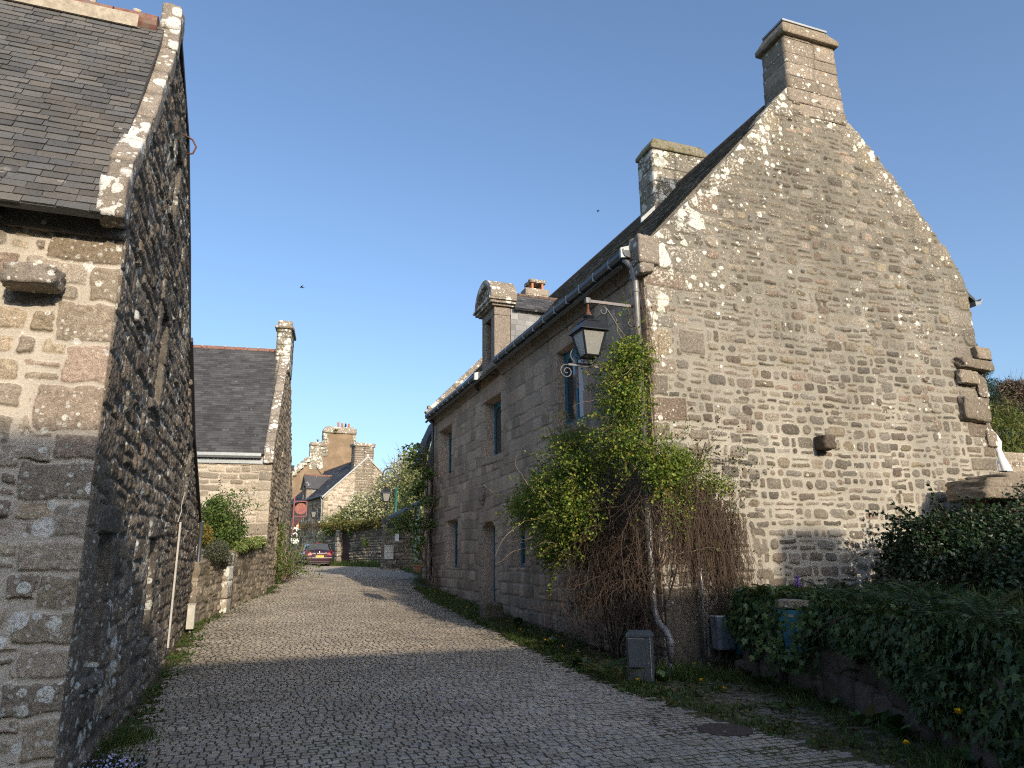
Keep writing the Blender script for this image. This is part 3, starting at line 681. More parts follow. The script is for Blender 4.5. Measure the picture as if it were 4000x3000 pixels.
# gable profile, back roof runs down as a long catslide
GP = np.array([(5.98, 4.3), (5.99, 4.62), (6.22, 5.0), (6.58, 5.52), (6.94, 6.1), (7.16, 6.5), (7.28, 6.85), (7.34, 7.2), (7.6, 7.2), (8.08, 7.02), (8.78, 6.82), (9.6, 6.35), (10.45, 5.8), (11.62, 4.92), (13.9, 3.75), (17.4, 2.58), (17.6, 2.5)])
def gtop(u): return np.interp(u, GP[:, 0], GP[:, 1])
st = courses(rg, 6, 17.7, -.2, 7.4, (.12, .27), (.2, .62), .03, .3, panel=(1.2, 2.4))
ex = []
def jambs(y0, y1, z0, z1, w=.2, lint=.26, sill=.12, over=.16):
    n = max(1, int(round((z1 - z0) / .5)))
    for yy in (y0 - w / 2, y1 + w / 2):
        for i in range(n):
            ex.append((yy, z0 + (i + .5) * (z1 - z0) / n, w / 2 - .006, (z1 - z0) / n / 2 - .006, (.5, .35, .5), .012))
    ex.append(((y0 + y1) / 2, z1 + lint / 2, (y1 - y0) / 2 + over, lint / 2 - .006, (.5, .3, .5), .014))
    if sill: ex.append(((y0 + y1) / 2, z0 - sill / 2, (y1 - y0) / 2 + over, sill / 2 - .004, (.5, .4, .5), .03))
z = 0; k = 0
while z < 4.2:
    h = rg.uniform(.26, .42); w = (.62 if k % 2 else .4)
    ex.append((6 + w / 2 - .03, z + h / 2, w / 2, h / 2 - .014, (rg.random(), .45, .5))); z += h; k += 1
OPL = [(8.12, 8.58, 5.5, 6.3), (8.45, 9.02, 3.38, 4.45), (13.1, 13.75, 2.66, 3.56), (9.65, 10.3, .72, 1.9), (6.5, 7.12, .78, 1.86)]
for q in OPL: jambs(*q)
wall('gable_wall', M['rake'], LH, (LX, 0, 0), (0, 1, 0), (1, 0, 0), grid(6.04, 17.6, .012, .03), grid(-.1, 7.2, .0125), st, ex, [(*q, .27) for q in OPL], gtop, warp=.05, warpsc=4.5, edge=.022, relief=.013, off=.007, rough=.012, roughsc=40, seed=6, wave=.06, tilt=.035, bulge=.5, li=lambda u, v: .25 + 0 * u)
mb = MB()
for (y0, y1, z0, z1) in OPL[:3]:
    mb.box(LX - .36, LX - .25, y0 + .02, y1 - .02, z0 + .35 * (z1 - z0), z1 - .01)
mb.build_each('window_void', M['black'], LH)
# roof: front slope, back slopes
E0 = np.array([0, 5.70, 4.20]); R0 = np.array([0, 7.27, 7.12]); Vs = R0 - E0; L = np.linalg.norm(Vs); Vs /= L
roof = slates('roof', M['slateL'], LH, (-9, *E0[1:]), (1, 0, 0), Vs, L, lambda v: (0, 9 + LX - .13), .088, .2, .009, 3)
bk = [(7.3, 7.22), (8.9, 6.86), (10.45, 5.9), (11.62, 5.02), (13.9, 3.85), (17.75, 2.56)]
mb = MB()
for (a, b), (c, d) in zip(bk[:-1], bk[1:]):
    ov = .02 if a < 11 else .05
    mb.prism([(LX + ov, a, b), (LX + ov, c, d), (LX + ov, c, d - .07), (LX + ov, a, b - .07)], (-8, 0, 0))
mb.build('roof_slope', M['slateD'], LH)
# coping slabs up the front rake
mb = MB(); cp = np.array([(5.80, 4.30), (5.86, 4.70), (6.22, 5.12), (6.58, 5.66), (6.94, 6.25), (7.16, 6.66), (7.30, 7.0), (7.33, 7.30)])
s_ = np.concatenate([[0], np.cumsum(np.hypot(*np.diff(cp, axis=0).T))]); tt = np.linspace(0, s_[-1], 8)
cy_, cz_ = np.interp(tt, s_, cp[:, 0]), np.interp(tt, s_, cp[:, 1])
for i in range(7):
    a = np.array([0, cy_[i], cz_[i]]); b = np.array([0, cy_[i + 1], cz_[i + 1]]); c = (a + b) / 2; t = (b - a) / 2; nrm = np.cross((1, 0, 0), t); nrm /= np.linalg.norm(nrm)
    mb.cur = tuple(RNG.random(3)); wv = .088 * RNG.uniform(.95, 1.05)
    mb.rough(c + np.array([LX - .075 + RNG.normal() * .004, 0, 0]) - nrm * .05, (wv, 0, 0), t * .985, nrm * .09, .25, .025, i + 2, 8)
mb.rough((LX - .075, 5.84, 4.36), (.095, 0, 0), (0, .14, 0), (0, 0, .17), .35, .04, 23, 8)
mb.rough((LX - .08, 7.4, 7.27), (.1, 0, 0), (0, .16, 0), (0, 0, .16), .35, .04, 29, 8)
mb.build('coping', M['coping'], LH, smooth=True)
# ridge tiles in mortar
x = -1.33; k = 0
while x > -6:
    mb = MB(); mb.cur = tuple(RNG.random(3)); mb.lathe((x, 7.29, 7.13), [(.115, 0), (.115, .4)], 14, (-1, 0, 0)); t = mb.build('ridge_tile', M['ridge'], LH, smooth=False)
    x -= .42; k += 1
mb = MB(); mb.box(-8, -1.5, 7.17, 7.4, 7.0, 7.15)
for i in range(11): mb.rough((-1.53 - .42 * i, 7.29, 7.235), (.035, 0, 0), (0, .06, 0), (0, 0, .04), .6, .1, i, 5)
mb.build('ridge_mortar', M['mortar'], LH)
mb = MB(); mb.rough((-1.675, 5.9, 3.68), (.175, 0, .01), (0, .15, 0), (0, 0, .075), .3, .05, 3, 9); mb.build('corbel_stone', M['coping'], LH, smooth=True)
mb = MB(); mb.cur = (.2, .2, .2); mb.rough((-1.55, 6.06, 4.22), (.42, 0, 0), (0, .1, 0), (0, 0, .1), .2, .02, 5, 7); mb.rough((-2.6, 6.06, 4.24), (.6, 0, 0), (0, .1, 0), (0, 0, .08), .2, .02, 9, 7); mb.build_each('eave_stone', M['dress'], LH, smooth=True)
mb = MB(); hk = [(LX - .1, 8.36, 6.55), (LX + .03, 8.36, 6.56), (LX + .12, 8.37, 6.52), (LX + .17, 8.37, 6.43), (LX + .14, 8.37, 6.34), (LX + .07, 8.37, 6.32)]
mb.tube(hk, .011, 7); mb.build('iron_hook', M['rust'], LH, smooth=True)
mb = MB(); mb.box(LX + .045, LX + .075, 12.53, 12.6, .36, 2.24); mb.build('conduit', M['conduit'], LH, bevel=.006)
mb = MB(); mb.tube([(LX + .02, 12.56, 2.24), (LX + .05, 12.62, 2.42), (LX + .03, 12.75, 2.5), (LX + .04, 13.0, 2.75)], .006, 5); mb.build('cable', M['conduit'], LH)
mb = MB(); mb.tube([(LX + .07, 17.45, 2.5), (LX + .08, 17.45, .36)], .045, 10); mb.build('downpipe', M['gutter'], LH, smooth=True)
mb = MB(); mb.box(LX + .06, LX + .2, 15.84, 16.16, .36, .82); mb.box(LX + .045, LX + .21, 15.82, 16.18, .82, .835)
ub = mb.build('utility_box', M['beige'], None, bevel=.008); tag(ub, 'beige plastic meter box low on the dark left gable', 'meter box')
mb = MB(); mb.tube([(LX + .13, 16, .36), (LX + .13, 16, .1)], .022, 8); mb.build('box_pipe', M['conduit'], ub)

# ================================================================ right house: long facade on the street, tall sunlit gable
RX, GY, FY = 6.0, 9.87, 25.2
RH = thing('stone_house', (RX, GY, 0), 'long granite house with tall sunlit gable, dormer and teal windows', 'house')
# --- sunlit gable
TP = np.array([(5.9, 6.98), (6.12, 6.98), (6.62, 7.5), (7.45, 8.4), (8.27, 9.33), (8.76, 9.92), (9.1, 10.36), (9.45, 10.75), (9.63, 10.95), (10.8, 10.86), (11.05, 10.42), (11.5, 9.97), (12.2, 9.2), (12.85, 8.42), (13.27, 7.92), (13.55, 7.45), (13.7, 7.0), (13.75, 6.85)])
rr = np.random.default_rng(77)
def ttop(u): return np.interp(u, TP[:, 0], TP[:, 1]) + np.where(u > 11, .035, .02) * vn(u, u * 0, 3.1, 9, 2)
rg = np.random.default_rng(41)
st = courses(rg, 5.9, 13.9, -.2, 11.2, (.105, .24), (.13, .44), .045, .34, panel=(.9, 2.0))
ex = []
def big(z0, z1, side):
    z = z0; k = 0
    while z < z1:
        h = rg.uniform(.24, .5); w = rg.uniform(.3, .5) if k % 2 else rg.uniform(.5, .78)
        u = RX + w / 2 - .02 if side < 0 else 13.68 - w / 2
        ex.append((u, z + h / 2, w / 2 - .014, h / 2 - .018, (rg.random(), rg.uniform(.3, .8), .5), .008)); z += h; k += 1
big(1.5, 6.0, -1); big(3.2, 7.0, 1)
ex.append((6.34, .55, .38, .62, (.15, .0, .5), .01)); ex.append((7.0, .4, .24, .45, (.5, .1, .5), .01))
ex.append((6.62, 6.72, .56, .23, (.4, .6, .5), .012)); ex.append((6.45, 6.28, .42, .15, (.8, .5, .5), .01)); ex.append((7.0, 6.3, .24, .16, (.2, .5, .5), .01))
ex.append((6.85, 5.2, .24, .2, (.1, .5, .5), .008))
# stones that follow the two rakes
for (x0, x1, sg) in ((6.6, 9.4, -1), (11.0, 13.5, 1)):
    x = x0
    while x < x1:
        w = rg.uniform(.3, .5); zt = float(np.interp(x + w / 2, TP[:, 0], TP[:, 1])); h = rg.uniform(.3, .44)
        ex.append((x + w / 2 + (.12 if sg < 0 else -.12), zt - h * .62, w * .62, h * .5, (rg.random(), .55, .5), .006)); x += w * .95
def gli(u, v):
    rk = np.interp(u, TP[:, 0], TP[:, 1]) - v
    a = 1.0 * sstep(1.0, .1, rk) * sstep(13.6, 6.5, u) ** .4 + .75 * sstep(2.6, .5, rk) * sstep(9.5, 6.5, u) + .35 * sstep(3, .5, rk)
    return a + .35 * sstep(7.0, 6.1, u) * sstep(2, 5, v) - .35 * sstep(5.5, 2.5, v) * sstep(6.8, 7.6, u) - .1
wall('gable_wall', M['gable'], RH, (0, GY, 0), (1, 0, 0), (0, -1, 0), grid(6.015, 13.7, .0145), grid(-.1, 11.1, .0145), st, ex, (), ttop, warp=.03, warpsc=8, edge=.016, relief=.015, bulge=.4, off=.010, rough=.006, roughsc=34, seed=11, wave=.03, li=gli, corner=.62, thick=.4)
# projecting stones on the gable
mb = MB()
for i, (x, z, a, b, dp) in enumerate(((9.36, 3.56, .13, .12, .17),)):
    mb.cur = (.1, .05, .5); mb.rough((x, GY - dp / 2, z), (a, 0, 0), (0, dp, 0), (0, 0, b), .35, .05, i + 3, 9)
mb.build('corbel_stone', M['boulder'], RH, smooth=True)
mb = MB()
for i, (x, z, a, b, dp) in enumerate(((13.42, 5.34, .42, .1, .13), (13.2, 5.06, .26, .13, .1), (13.7, 5.6, .2, .13, .1), (13.24, 4.42, .34, .24, .1), (13.6, 4.9, .14, .2, .05), (13.62, 3.85, .13, .16, .04))):
    mb.cur = tuple(rg.random(3)); mb.rough((x, GY - dp * .25, z), (a, 0, rg.normal() * .02), (rg.normal() * .02, dp, 0), (rg.normal() * .03, 0, b), .3, .05, i + 13, 10)
mb.build_each('tooth_stone', M['slab'], RH, smooth=True)
# body behind the two masonry faces
mb = MB(); mb.box(RX + .5, 13.55, GY + .38, FY, -.5, 6.75); mb.prism([(6.3, FY - .05, 6.5), (13.3, FY - .05, 6.5), (9.8, FY - .05, 10.9)], (0, -.3, 0)); mb.build('house_core', M['dress'], RH)
# --- street facade
OPR = dict(w1=(12.45, 13.7, 4.33, 6.0), w2=(17.5, 18.95, 4.38, 5.98), w3=(22.55, 24.2, 4.42, 6.02), a=(21.7, 22.95, 1.4, 2.86), b=(15.82, 16.8, 1.44, 2.86), c=(12.4, 13.05, 1.42, 2.2), d=(18.02, 19.12, .3, 2.62))
rg = np.random.default_rng(51)
st = courses(rg, 9.8, 25.4, -.2, 1.5, (.2, .38), (.26, .62), .03, .2) + courses(rg, 9.8, 25.4, 1.5, 6.9, (.24, .4), (.3, .95), .016, .06)
ex = []
def jam2(y0, y1, z0, z1, w=.34, lint=.34, sl=True):
    n = max(2, int(round((z1 - z0) / .55)))
    for sg, yy in ((-1, y0), (1, y1)):
        for i in range(n):
            ww = w * (.75 if (i + (sg > 0)) % 2 else 1.2); ex.append((yy + sg * ww / 2, z0 + (i + .5) * (z1 - z0) / n, ww / 2 - .006, (z1 - z0) / n / 2 - .006, (rg.random() * .4 + .3, rg.uniform(.5, .8), .5), .006))
    ex.append(((y0 + y1) / 2, z1 + lint / 2, (y1 - y0) / 2 + .3, lint / 2 - .006, (.7, .6, .5), .008))
    if sl: ex.append(((y0 + y1) / 2, z0 - .1, (y1 - y0) / 2 + .15, .1, (.4, .55, .5), .03))
for k, q in OPR.items(): jam2(*q, sl=k in ('w1', 'w2'))
z = .3; k = 0
while z < 6.5:
    h = rg.uniform(.3, .5); w = .36 if k % 2 else .62; ex.append((GY + w / 2 - .02, z + h / 2, w / 2, h / 2 - .01, (.3, .6, .5), .004)); z += h; k += 1
wall('street_wall', M['ashlar'], RH, (RX, 0, 0), (0, 1, 0), (-1, 0, 0), grid(GY + .035, FY, .018, .034), grid(-.1, 6.72, .018), st, ex, [(*q, .42, *((.22,) if k == 'd' else ())) for k, q in OPR.items()], None, warp=.014, warpsc=5, edge=.016, relief=.017, bulge=.12, off=.006, rough=.006, roughsc=24, seed=15, wave=.05, corner=.25, tilt=.02,
     li=lambda u, v: .35 * sstep(1.2, .2, np.abs(v - 3.9)) * sstep(17, 14, u) - .2, thick=.4)
# cornice, gutters and downpipes
cn = [MB(), MB()]
y = GY + .05
while y < FY - .1:
    mb = cn[y > 18]
    l = min(RNG.uniform(.8, 1.4), FY - y)
    if not (17.1 < y + l / 2 < 19.15): 
        mb.cur = tuple(RNG.random(3)); mb.prism([(RX + .2, y, 6.42), (RX - .03, y, 6.42), (RX - .07, y, 6.5), (RX - .2, y, 6.62), (RX - .2, y, 6.73), (RX + .2, y, 6.73)], (0, l - .012, 0))
    y += l
[q.build('cornice', M['dress'], RH, bevel=.015) for q in cn]
mb = MB(); mb.cur = (.5, .4, .5); mb.rough((6.02, GY + .02, 6.74), (.2, 0, 0), (0, .17, 0), (0, 0, .26), .25, .03, 8, 9); mb.rough((5.98, GY + .06, 6.42), (.14, 0, .03), (0, .2, 0), (0, 0, .1), .4, .04, 11, 8); mb.build_each('kneeler_stone', M['coping'], RH, smooth=True)
for (y0, y1) in ((GY + .1, 17.18), (18.85, FY - .15)):
    mb = MB(); prof = [(.0, .08), (-.13, .08), (-.15, .06), (-.15, .1), (-.165, .1), (-.165, .03), (-.13, -.03), (-.03, -.05), (.0, -.03)]
    mb.prism([(RX - .18 + a, y0, 6.70 + b) for a, b in prof], (0, y1 - y0, 0)); gt = mb.build('gutter', M['gutter'], RH)
    mb = MB(); yy = y0 + .55
    while yy < y1: mb.box(RX - .349, RX - .17, yy, yy + .022, 6.645, 6.803); yy += .62
    mb.build_each('gutter_bracket', M['zinc'], gt)
mb = MB(); mb.prism([(5.62, GY + .12, 6.64), (5.62, GY + .12, 6.82), (5.98, GY + .12, 6.95), (5.98, GY + .12, 6.7)], (0, .05, 0)); mb.prism([(5.66, 18.8, 6.62), (5.66, 18.8, 6.82), (6.05, 18.8, 6.95), (6.05, 18.8, 6.66)], (0, .1, 0)); mb.build_each('gutter_end_cap', M['zinc'], RH)
mb = MB(); px = 5.87
mb.tube([(5.74, 10.1, 6.66), (px - .02, 10.02, 6.5), (px, 9.98, 6.2), (px, 9.98, 3.0)], .052, 14)
mb.tube([(px, 9.98, 3.01), (px, 9.98, 1.5), (px + .005, 9.96, .85), (px + .02, 9.86, .66), (px + .03, 9.68, .56), (px + .04, 9.60, .44), (px + .04, 9.6, .12)], .052, 14); 
pp = mb.build('downpipe', M['pipe'], RH, smooth=True)
mb = MB()
for q in ((px, 9.98, 6.05), (px, 9.98, 4.6), (px, 9.98, 2.6), (px, 9.98, 1.1), (px + .04, 9.6, .4)): mb.lathe((q[0], q[1], q[2] - .03), [(.056, 0), (.059, .005), (.059, .055), (.056, .06)], 14)
mb.tube([(px + .04, 9.62, .16), (px + .03, 9.58, .07), (px - .03, 9.5, .03)], [.053, .055, .062], 14); mb.build_each('pipe_collar', M['pipe'], pp, smooth=True)
mb = MB(); mb.tube([(5.72, 24.75, 6.66), (5.86, 24.7, 6.5), (5.88, 24.7, 6.2), (5.88, 24.66, 1.0)], .05, 12); mb.build('downpipe', M['gutter'], RH, smooth=True)
# windows and door
def casement(key, name='window', cur=True, mul=1):
    y0, y1, z0, z1 = OPR[key]; x = RX + dict(w1=.17, w2=.3, w3=.36, a=.27, b=.26, c=.25)[key]; fw = .12; mb = MB()
    mb.box(x, x + .06, y0, y0 + fw, z0, z1); mb.box(x, x + .06, y1 - fw, y1, z0, z1); mb.box(x, x + .06, y0 + fw, y1 - fw, z1 - fw, z1); mb.box(x - .03, x + .06, y0 + fw, y1 - fw, z0, z0 + .1)
    ym = (y0 + y1) / 2
    if mul: mb.box(x - .01, x + .05, ym - .045, ym + .045, z0 + .1, z1 - fw)
    # shaped heads of the two leaves
    for a, b in (((y0 + fw, ym - .045), (ym + .045, y1 - fw)) if mul else ((y0 + fw, y1 - fw),)):
        mb.prism([(x + .004, a, z1 - fw), (x + .004, b, z1 - fw), (x + .004, b, z1 - fw - .2), (x + .004, b - .1 * (b - a), z1 - fw - .16), (x + .004, b - .25 * (b - a), z1 - fw - .06), (x + .004, a + .25 * (b - a), z1 - fw - .06), (x + .004, a + .1 * (b - a), z1 - fw - .16), (x + .004, a, z1 - fw - .2)], (.045, 0, 0))
    w = mb.build(name, M['teal'], RH)
    mb = MB(); mb.box(x + .02, x + .03, y0 + .02, y1 - .02, z0 + .02, z1 - .02); mb.build('pane', M['pane'], w)
    if cur:
        V = []; F = []; n = 26
        for i in range(n):
            t = i / (n - 1); yy = y0 + .1 + (y1 - y0 - .2) * t; off = .03 * math.sin(t * 31) + .015 * math.sin(t * 57)
            for z, k in ((z1 - .1, .4), (z0 + .7 * (z1 - z0), .8), (z0 + .12, 1)): V.append((x + .012 - .0 * k + .004 * off, yy + off * .2 * k, z))
        F = [(3 * i + j, 3 * i + j + 1, 3 * i + j + 4, 3 * i + j + 3) for i in range(n - 1) for j in (0, 1) if i < n * .42]
        npmesh('curtain', V, F, M['curtain'], w, smooth=True)
    return w
casement('w1', cur=True); casement('w2', cur=False); casement('w3', cur=False); casement('a', cur=False, mul=0); casement('b', cur=False); casement('c', cur=False)
y0, y1, z0, z1 = OPR['d']; mb = MB(); mb.box(RX + .33, RX + .38, y0, y1, z0, z1 - .02)
for i in range(5): mb.box(RX + .315, RX + .335, y0 + .06 + i * .17, y0 + .2 + i * .17, z0 + .1, z1 - .3)
dr = mb.build('door', M['teal'], RH); mb = MB(); mb.tube([(RX + .32, y0 + .14, 1.45), (RX + .27, y0 + .14, 1.45), (RX + .27, y0 + .24, 1.45)], .012, 6); mb.build('handle', M['iron'], dr)
# carved corbel on the facade
mb = MB(); mb.rough((5.94, 18.98, 3.42), (.08, 0, 0), (0, .12, 0), (0, 0, .2), .5, .06, 7, 8); mb.rough((5.95, 18.98, 3.24), (.05, 0, 0), (0, .07, 0), (0, 0, .12), .6, .05, 9, 7); mb.build('carved_corbel', M['dress'], RH, smooth=True)
# --- roof
e0 = np.array([5.70, 0, 6.57]); r0 = np.array([9.8, 0, 11.05]); v_ = r0 - e0; L = np.linalg.norm(v_); v_ /= L
roof = slates('roof', M['slateR'], RH, (5.70, FY + .02, 6.57), (0, -1, 0), v_, L, lambda v: (0, FY - GY - .1 if v > .3 else FY - GY - .3), .1, .21, .011, 8)
mb = MB(); mb.prism([(9.8, GY + .3, 11.0), (13.95, GY + .3, 6.7), (13.95, GY + .3, 6.62), (9.8, GY + .3, 10.9)], (0, FY - GY - .3, 0)); mb.build('roof_slope', M['slateD'], RH)
mb = MB(); mb.prism([(13.9, GY + .02, 6.78), (14.05, GY + .02, 6.8), (14.12, GY + .02, 6.88), (14.13, GY + .02, 6.86), (14.06, GY + .02, 6.74), (13.9, GY + .02, 6.68)], (0, 12, 0)); mb.build('gutter', M['zinc'], RH)
mb = MB(); mb.prism([(13.68, GY + .05, 7.05), (13.95, GY + .05, 6.86), (13.95, GY + .05, 6.8), (13.68, GY + .05, 6.95)], (0, 2, 0)); mb.build('verge_slate', M['slateD'], RH)
mb = MB(); y = GY + .9
while y < FY:
    mb.cur = tuple(RNG.random(3)); mb.lathe((9.8, y, 11.0), [(.12, 0), (.12, .34)], 10, (0, 1, 0)); y += .36
mb.build('ridge_tile', M['ridgeb'], RH)
mb = MB(); mb.rough((5.92, FY - .05, 6.98), (.16, 0, 0), (0, .12, 0), (0, 0, .2), .3, .04, 5, 7)
for i in range(8):
    t = i / 8 + .06; mb.rough((5.75 + 4.05 * t, FY + .02, 6.9 + 4.2 * t), (.26, 0, .27), (0, .14, 0), (-.07, 0, .07), .3, .03, i + 40, 6)
mb.build('coping', M['coping'], RH, smooth=True)
# --- gable chimney
mb = MB(); rg = np.random.default_rng(61)
def stack(mb, x0, x1, y0, y1, z0, z1, hr=(.22, .36), n=2, tap=0):
    z = z0
    while z < z1 - .05:
        h = min(rg.uniform(*hr), z1 - z); cuts = sorted([0, 1] + [rg.uniform(.3, .7) for _ in range(n - 1)])
        t = tap * (1 - (z - z0) / (z1 - z0)) ** 2
        for a, b in zip(cuts[:-1], cuts[1:]):
            mb.cur = tuple(rg.random(3)); xa = x0 - t + (x1 - x0 + 2 * t) * a; xb = x0 - t + (x1 - x0 + 2 * t) * b
            mb.rough(((xa + xb) / 2, (y0 + y1) / 2, z + h / 2), ((xb - xa) / 2 - .001 + rg.normal() * .003, 0, 0), (0, (y1 - y0) / 2 + rg.normal() * .006, 0), (0, 0, h / 2 - .002), .05, .006, int(rg.integers(99)), 9)
        z += h
stack(mb, 9.62, 10.91, GY - .01, GY + .70, 10.3, 12.16, tap=.1)
CH = mb.build('chimney', M['chim'], RH, smooth=True)
mb = MB(); mb.cur = (.5, .5, .5)
mb.prism([(9.45, GY - .15, 12.14), (11.1, GY - .15, 12.14), (11.1, GY - .13, 12.24), (10.86, GY + .06, 12.52), (9.7, GY + .06, 12.52), (9.45, GY - .13, 12.24)], (0, .0001, 0))
mb = MB(); a0 = [(9.52, GY - .11), (10.99, GY - .11), (10.99, GY + .79), (9.52, GY + .79)]; a1 = [(9.69, GY + .05), (10.82, GY + .05), (10.82, GY + .66), (9.69, GY + .66)]
V = [(x, y, 12.13) for x, y in a0] + [(x, y, 12.24) for x, y in a0] + [(x, y, 12.54) for x, y in a1]
mb.add(V, [(3, 2, 1, 0), (0, 1, 5, 4), (1, 2, 6, 5), (2, 3, 7, 6), (3, 0, 4, 7), (4, 5, 9, 8), (5, 6, 10, 9), (6, 7, 11, 10), (7, 4, 8, 11), (8, 9, 10, 11)])
cap = mb.build('chimney_cap', M['chim'], CH, bevel=.03); cap.data.materials.clear(); cap.data.materials.append(solid_stone('mossed cap', (.24, .2, .15), .5, orange=1, moss=.35))
mb = MB(); mb.box(9.67, 10.84, GY + .03, GY + .68, 12.545, 12.59); mb.build('zinc_cover', M['zinc'], CH)
# --- ridge chimney
mb = MB(); stack(mb, 9.05, 10.72, 14.2, 14.95, 9.9, 12.0, (.26, .42), 2)
C2 = mb.build('chimney', M['chimw'], RH, smooth=True); C2['label'] = 'white lichened ridge chimney with mossy cap'
mb = MB(); a0 = [(9.01, 14.15), (10.77, 14.15), (10.77, 15.0), (9.01, 15.0)]; a1 = [(9.18, 14.28), (10.62, 14.28), (10.62, 14.87), (9.18, 14.87)]
V = [(x, y, 11.98) for x, y in a0] + [(x, y, 12.08) for x, y in a0] + [(x, y, 12.36) for x, y in a1]
mb.add(V, [(3, 2, 1, 0), (0, 1, 5, 4), (1, 2, 6, 5), (2, 3, 7, 6), (3, 0, 4, 7), (4, 5, 9, 8), (5, 6, 10, 9), (6, 7, 11, 10), (7, 4, 8, 11), (8, 9, 10, 11)])
cp2 = mb.build('chimney_cap', M['chimw'], C2, bevel=.03); cp2.data.materials.clear(); cp2.data.materials.append(solid_stone('deep mossed cap', (.2, .18, .13), .6, moss=.9))
mb = MB(); mb.prism([(9.02, 14.17, 10.2), (9.02, 14.17, 10.32), (8.6, 14.17, 9.9), (8.6, 14.17, 9.78)], (0, .06, 0)); mb.build('flashing', M['zinc'], C2)
# small far chimney with a slab on terracotta legs
mb = MB(); stack(mb, 9.35, 10.35, 24.2, 24.8, 10.6, 11.95, n=1); C3 = mb.build('chimney', M['chim'], RH, smooth=True); C3['label'] = 'low far chimney with stone slab on terracotta legs'
mb = MB()
for x in (9.66, 10.08): mb.box(x - .04, x + .04, 24.25, 24.75, 11.95, 12.2)
mb.build_each('terracotta_leg', M['pottery'], C3); mb = MB(); mb.rough((9.87, 24.5, 12.26), (.34, 0, 0), (0, .32, 0), (0, 0, .07), .3, .05, 4, 7); mb.build('slab', M['coping'], C3, smooth=True)
# --- dormer
D = MB(); D.cur = (.5, .45, .5)
y0, y1 = 17.72, 18.86; ya, yb = 18.02, 18.56
D.box(5.9, 6.38, ya - .3, ya, 6.6, 8.25); D.box(5.9, 6.38, yb, y1, 6.6, 8.25); D.box(5.9, 6.3, ya, yb, 6.55, 6.98); D.box(5.9, 6.38, ya - .3, y1, 8.25, 8.5)
DO = D.build('dormer', M['dress'], RH, bevel=.025)
DO['label'] = 'stone dormer with half round pediment'
mb = MB(); mb.cur = (.4, .5, .5); ym = (y0 + y1) / 2
for (z0, z1, ov) in ((8.5, 8.56, .08), (8.56, 8.64, .16), (8.64, 8.7, .22)): mb.box(5.9 - ov, 6.5, y0 - ov, y1 + ov, z0, z1)
n = 16; arc = [(math.cos(math.pi * i / n), math.sin(math.pi * i / n)) for i in range(n + 1)]
mb.prism([(5.86, ym + .62 * c, 8.7 + .52 * s) for c, s in arc], (.6, 0, 0))
outer = [(5.74, ym + .80 * c, 8.7 + .7 * s) for c, s in arc]; inner = [(5.74, ym + .62 * c, 8.7 + .52 * s) for c, s in arc]
for i in range(n): mb.prism([outer[i], outer[i + 1], inner[i + 1], inner[i]], (.75, 0, 0))
mb.build('pediment', M['coping'], DO)
mb = MB(); x = 6.12; mb.box(x, x + .05, ya, ya + .06, 6.98, 8.25); mb.box(x, x + .05, yb - .06, yb, 6.98, 8.25); mb.box(x, x + .05, ya + .06, yb - .06, 8.17, 8.25); mb.box(x, x + .05, ya + .06, yb - .06, 6.98, 7.08); mb.box(x, x + .05, (ya + yb) / 2 - .03, (ya + yb) / 2 + .03, 7.08, 8.17)
w = mb.build('window', M['teal'], DO); mb = MB(); mb.box(x + .03, x + .035, ya, yb, 6.99, 8.2); mb.build('pane', M['pane'], w)
slates('slate_cheek', M['slatecheek'], DO, (6.39, y0 + .02, 6.9), (1, 0, 0), (0, 0, 1), 1.6, lambda v: (0, max(.05, .914 * v - .25)), .16, .28, .006, 5)
mb = MB(); mb.box(6.39, 8.2, y0 + .06, y1 - .02, 6.8, 8.4); mb.build('cheek_core', M['dress'], DO)
for sg, nm in ((-1, 0), (1, 1)):
    ez = np.array([6.35, ym + sg * .74, 8.46]); rz = np.array([6.35, ym, 9.14]); q = rz - ez; l = np.linalg.norm(q); q /= l
    o_ = ez if sg < 0 else ez + np.array([2.2, 0, 0])
    slates('dormer_roof', M['slateF'], DO, o_, (1, 0, 0) if sg < 0 else (-1, 0, 0), q, l, lambda v: (.1, 1.3 + .75 * v) if sg < 0 else (.5, 2.1), .15, .24, .01, 12 + nm)
mb = MB(); x = 6.5
while x < 8.0: mb.cur = tuple(RNG.random(3)); mb.lathe((x, ym, 9.1), [(.09, 0), (.09, .3)], 8, (1, 0, 0)); x += .32
mb.build('ridge_tile', M['ridgeb'], DO)
# ================================================================ second left house
c7, s7 = math.cos(rad(7)), math.sin(rad(7))
C0 = np.array([.47, 23.7, 0]); U2 = np.array([c7, -s7, 0]); W2 = np.array([s7, c7, 0]); Z_ = np.array([0, 0, 1.])
def f2(a, b, z): return C0 + a * U2 + b * W2 + z * Z_
H2 = thing('stone_house', (.47, 23.7, .7), 'house with plain dark slate roof, red ridge tiles and one thin end chimney', 'house')
rg = np.random.default_rng(71)
st = courses(rg, -8, .1, .2, 5, (.14, .26), (.3, .8), .035, .1); q_ = []; z = .3; k = 0
while z < 4.8:
    h = rg.uniform(.25, .4); w = .4 if k % 2 else .65; q_.append((-w / 2 + .02, z + h / 2, w / 2 - .01, h / 2 - .014)); z += h; k += 1
wall('front_wall', M['sunny'], H2, C0, U2, -W2, grid(-8, -.015, .05, .022), grid(.2, 4.9, .022), st, q_, warp=.03, edge=.03, relief=.022, off=.008, rough=.008, roughsc=20, seed=21, wave=.03)
P2 = np.array([(0, 4.95), (.1, 5.2), (2.95, 9.25), (3.6, 9.35), (8.6, 4.7), (8.7, 4.6)])
st = courses(rg, 0, 8.8, .2, 9.5, (.12, .26), (.22, .65), .035, .2, panel=(1.2, 2.2)); ex = []
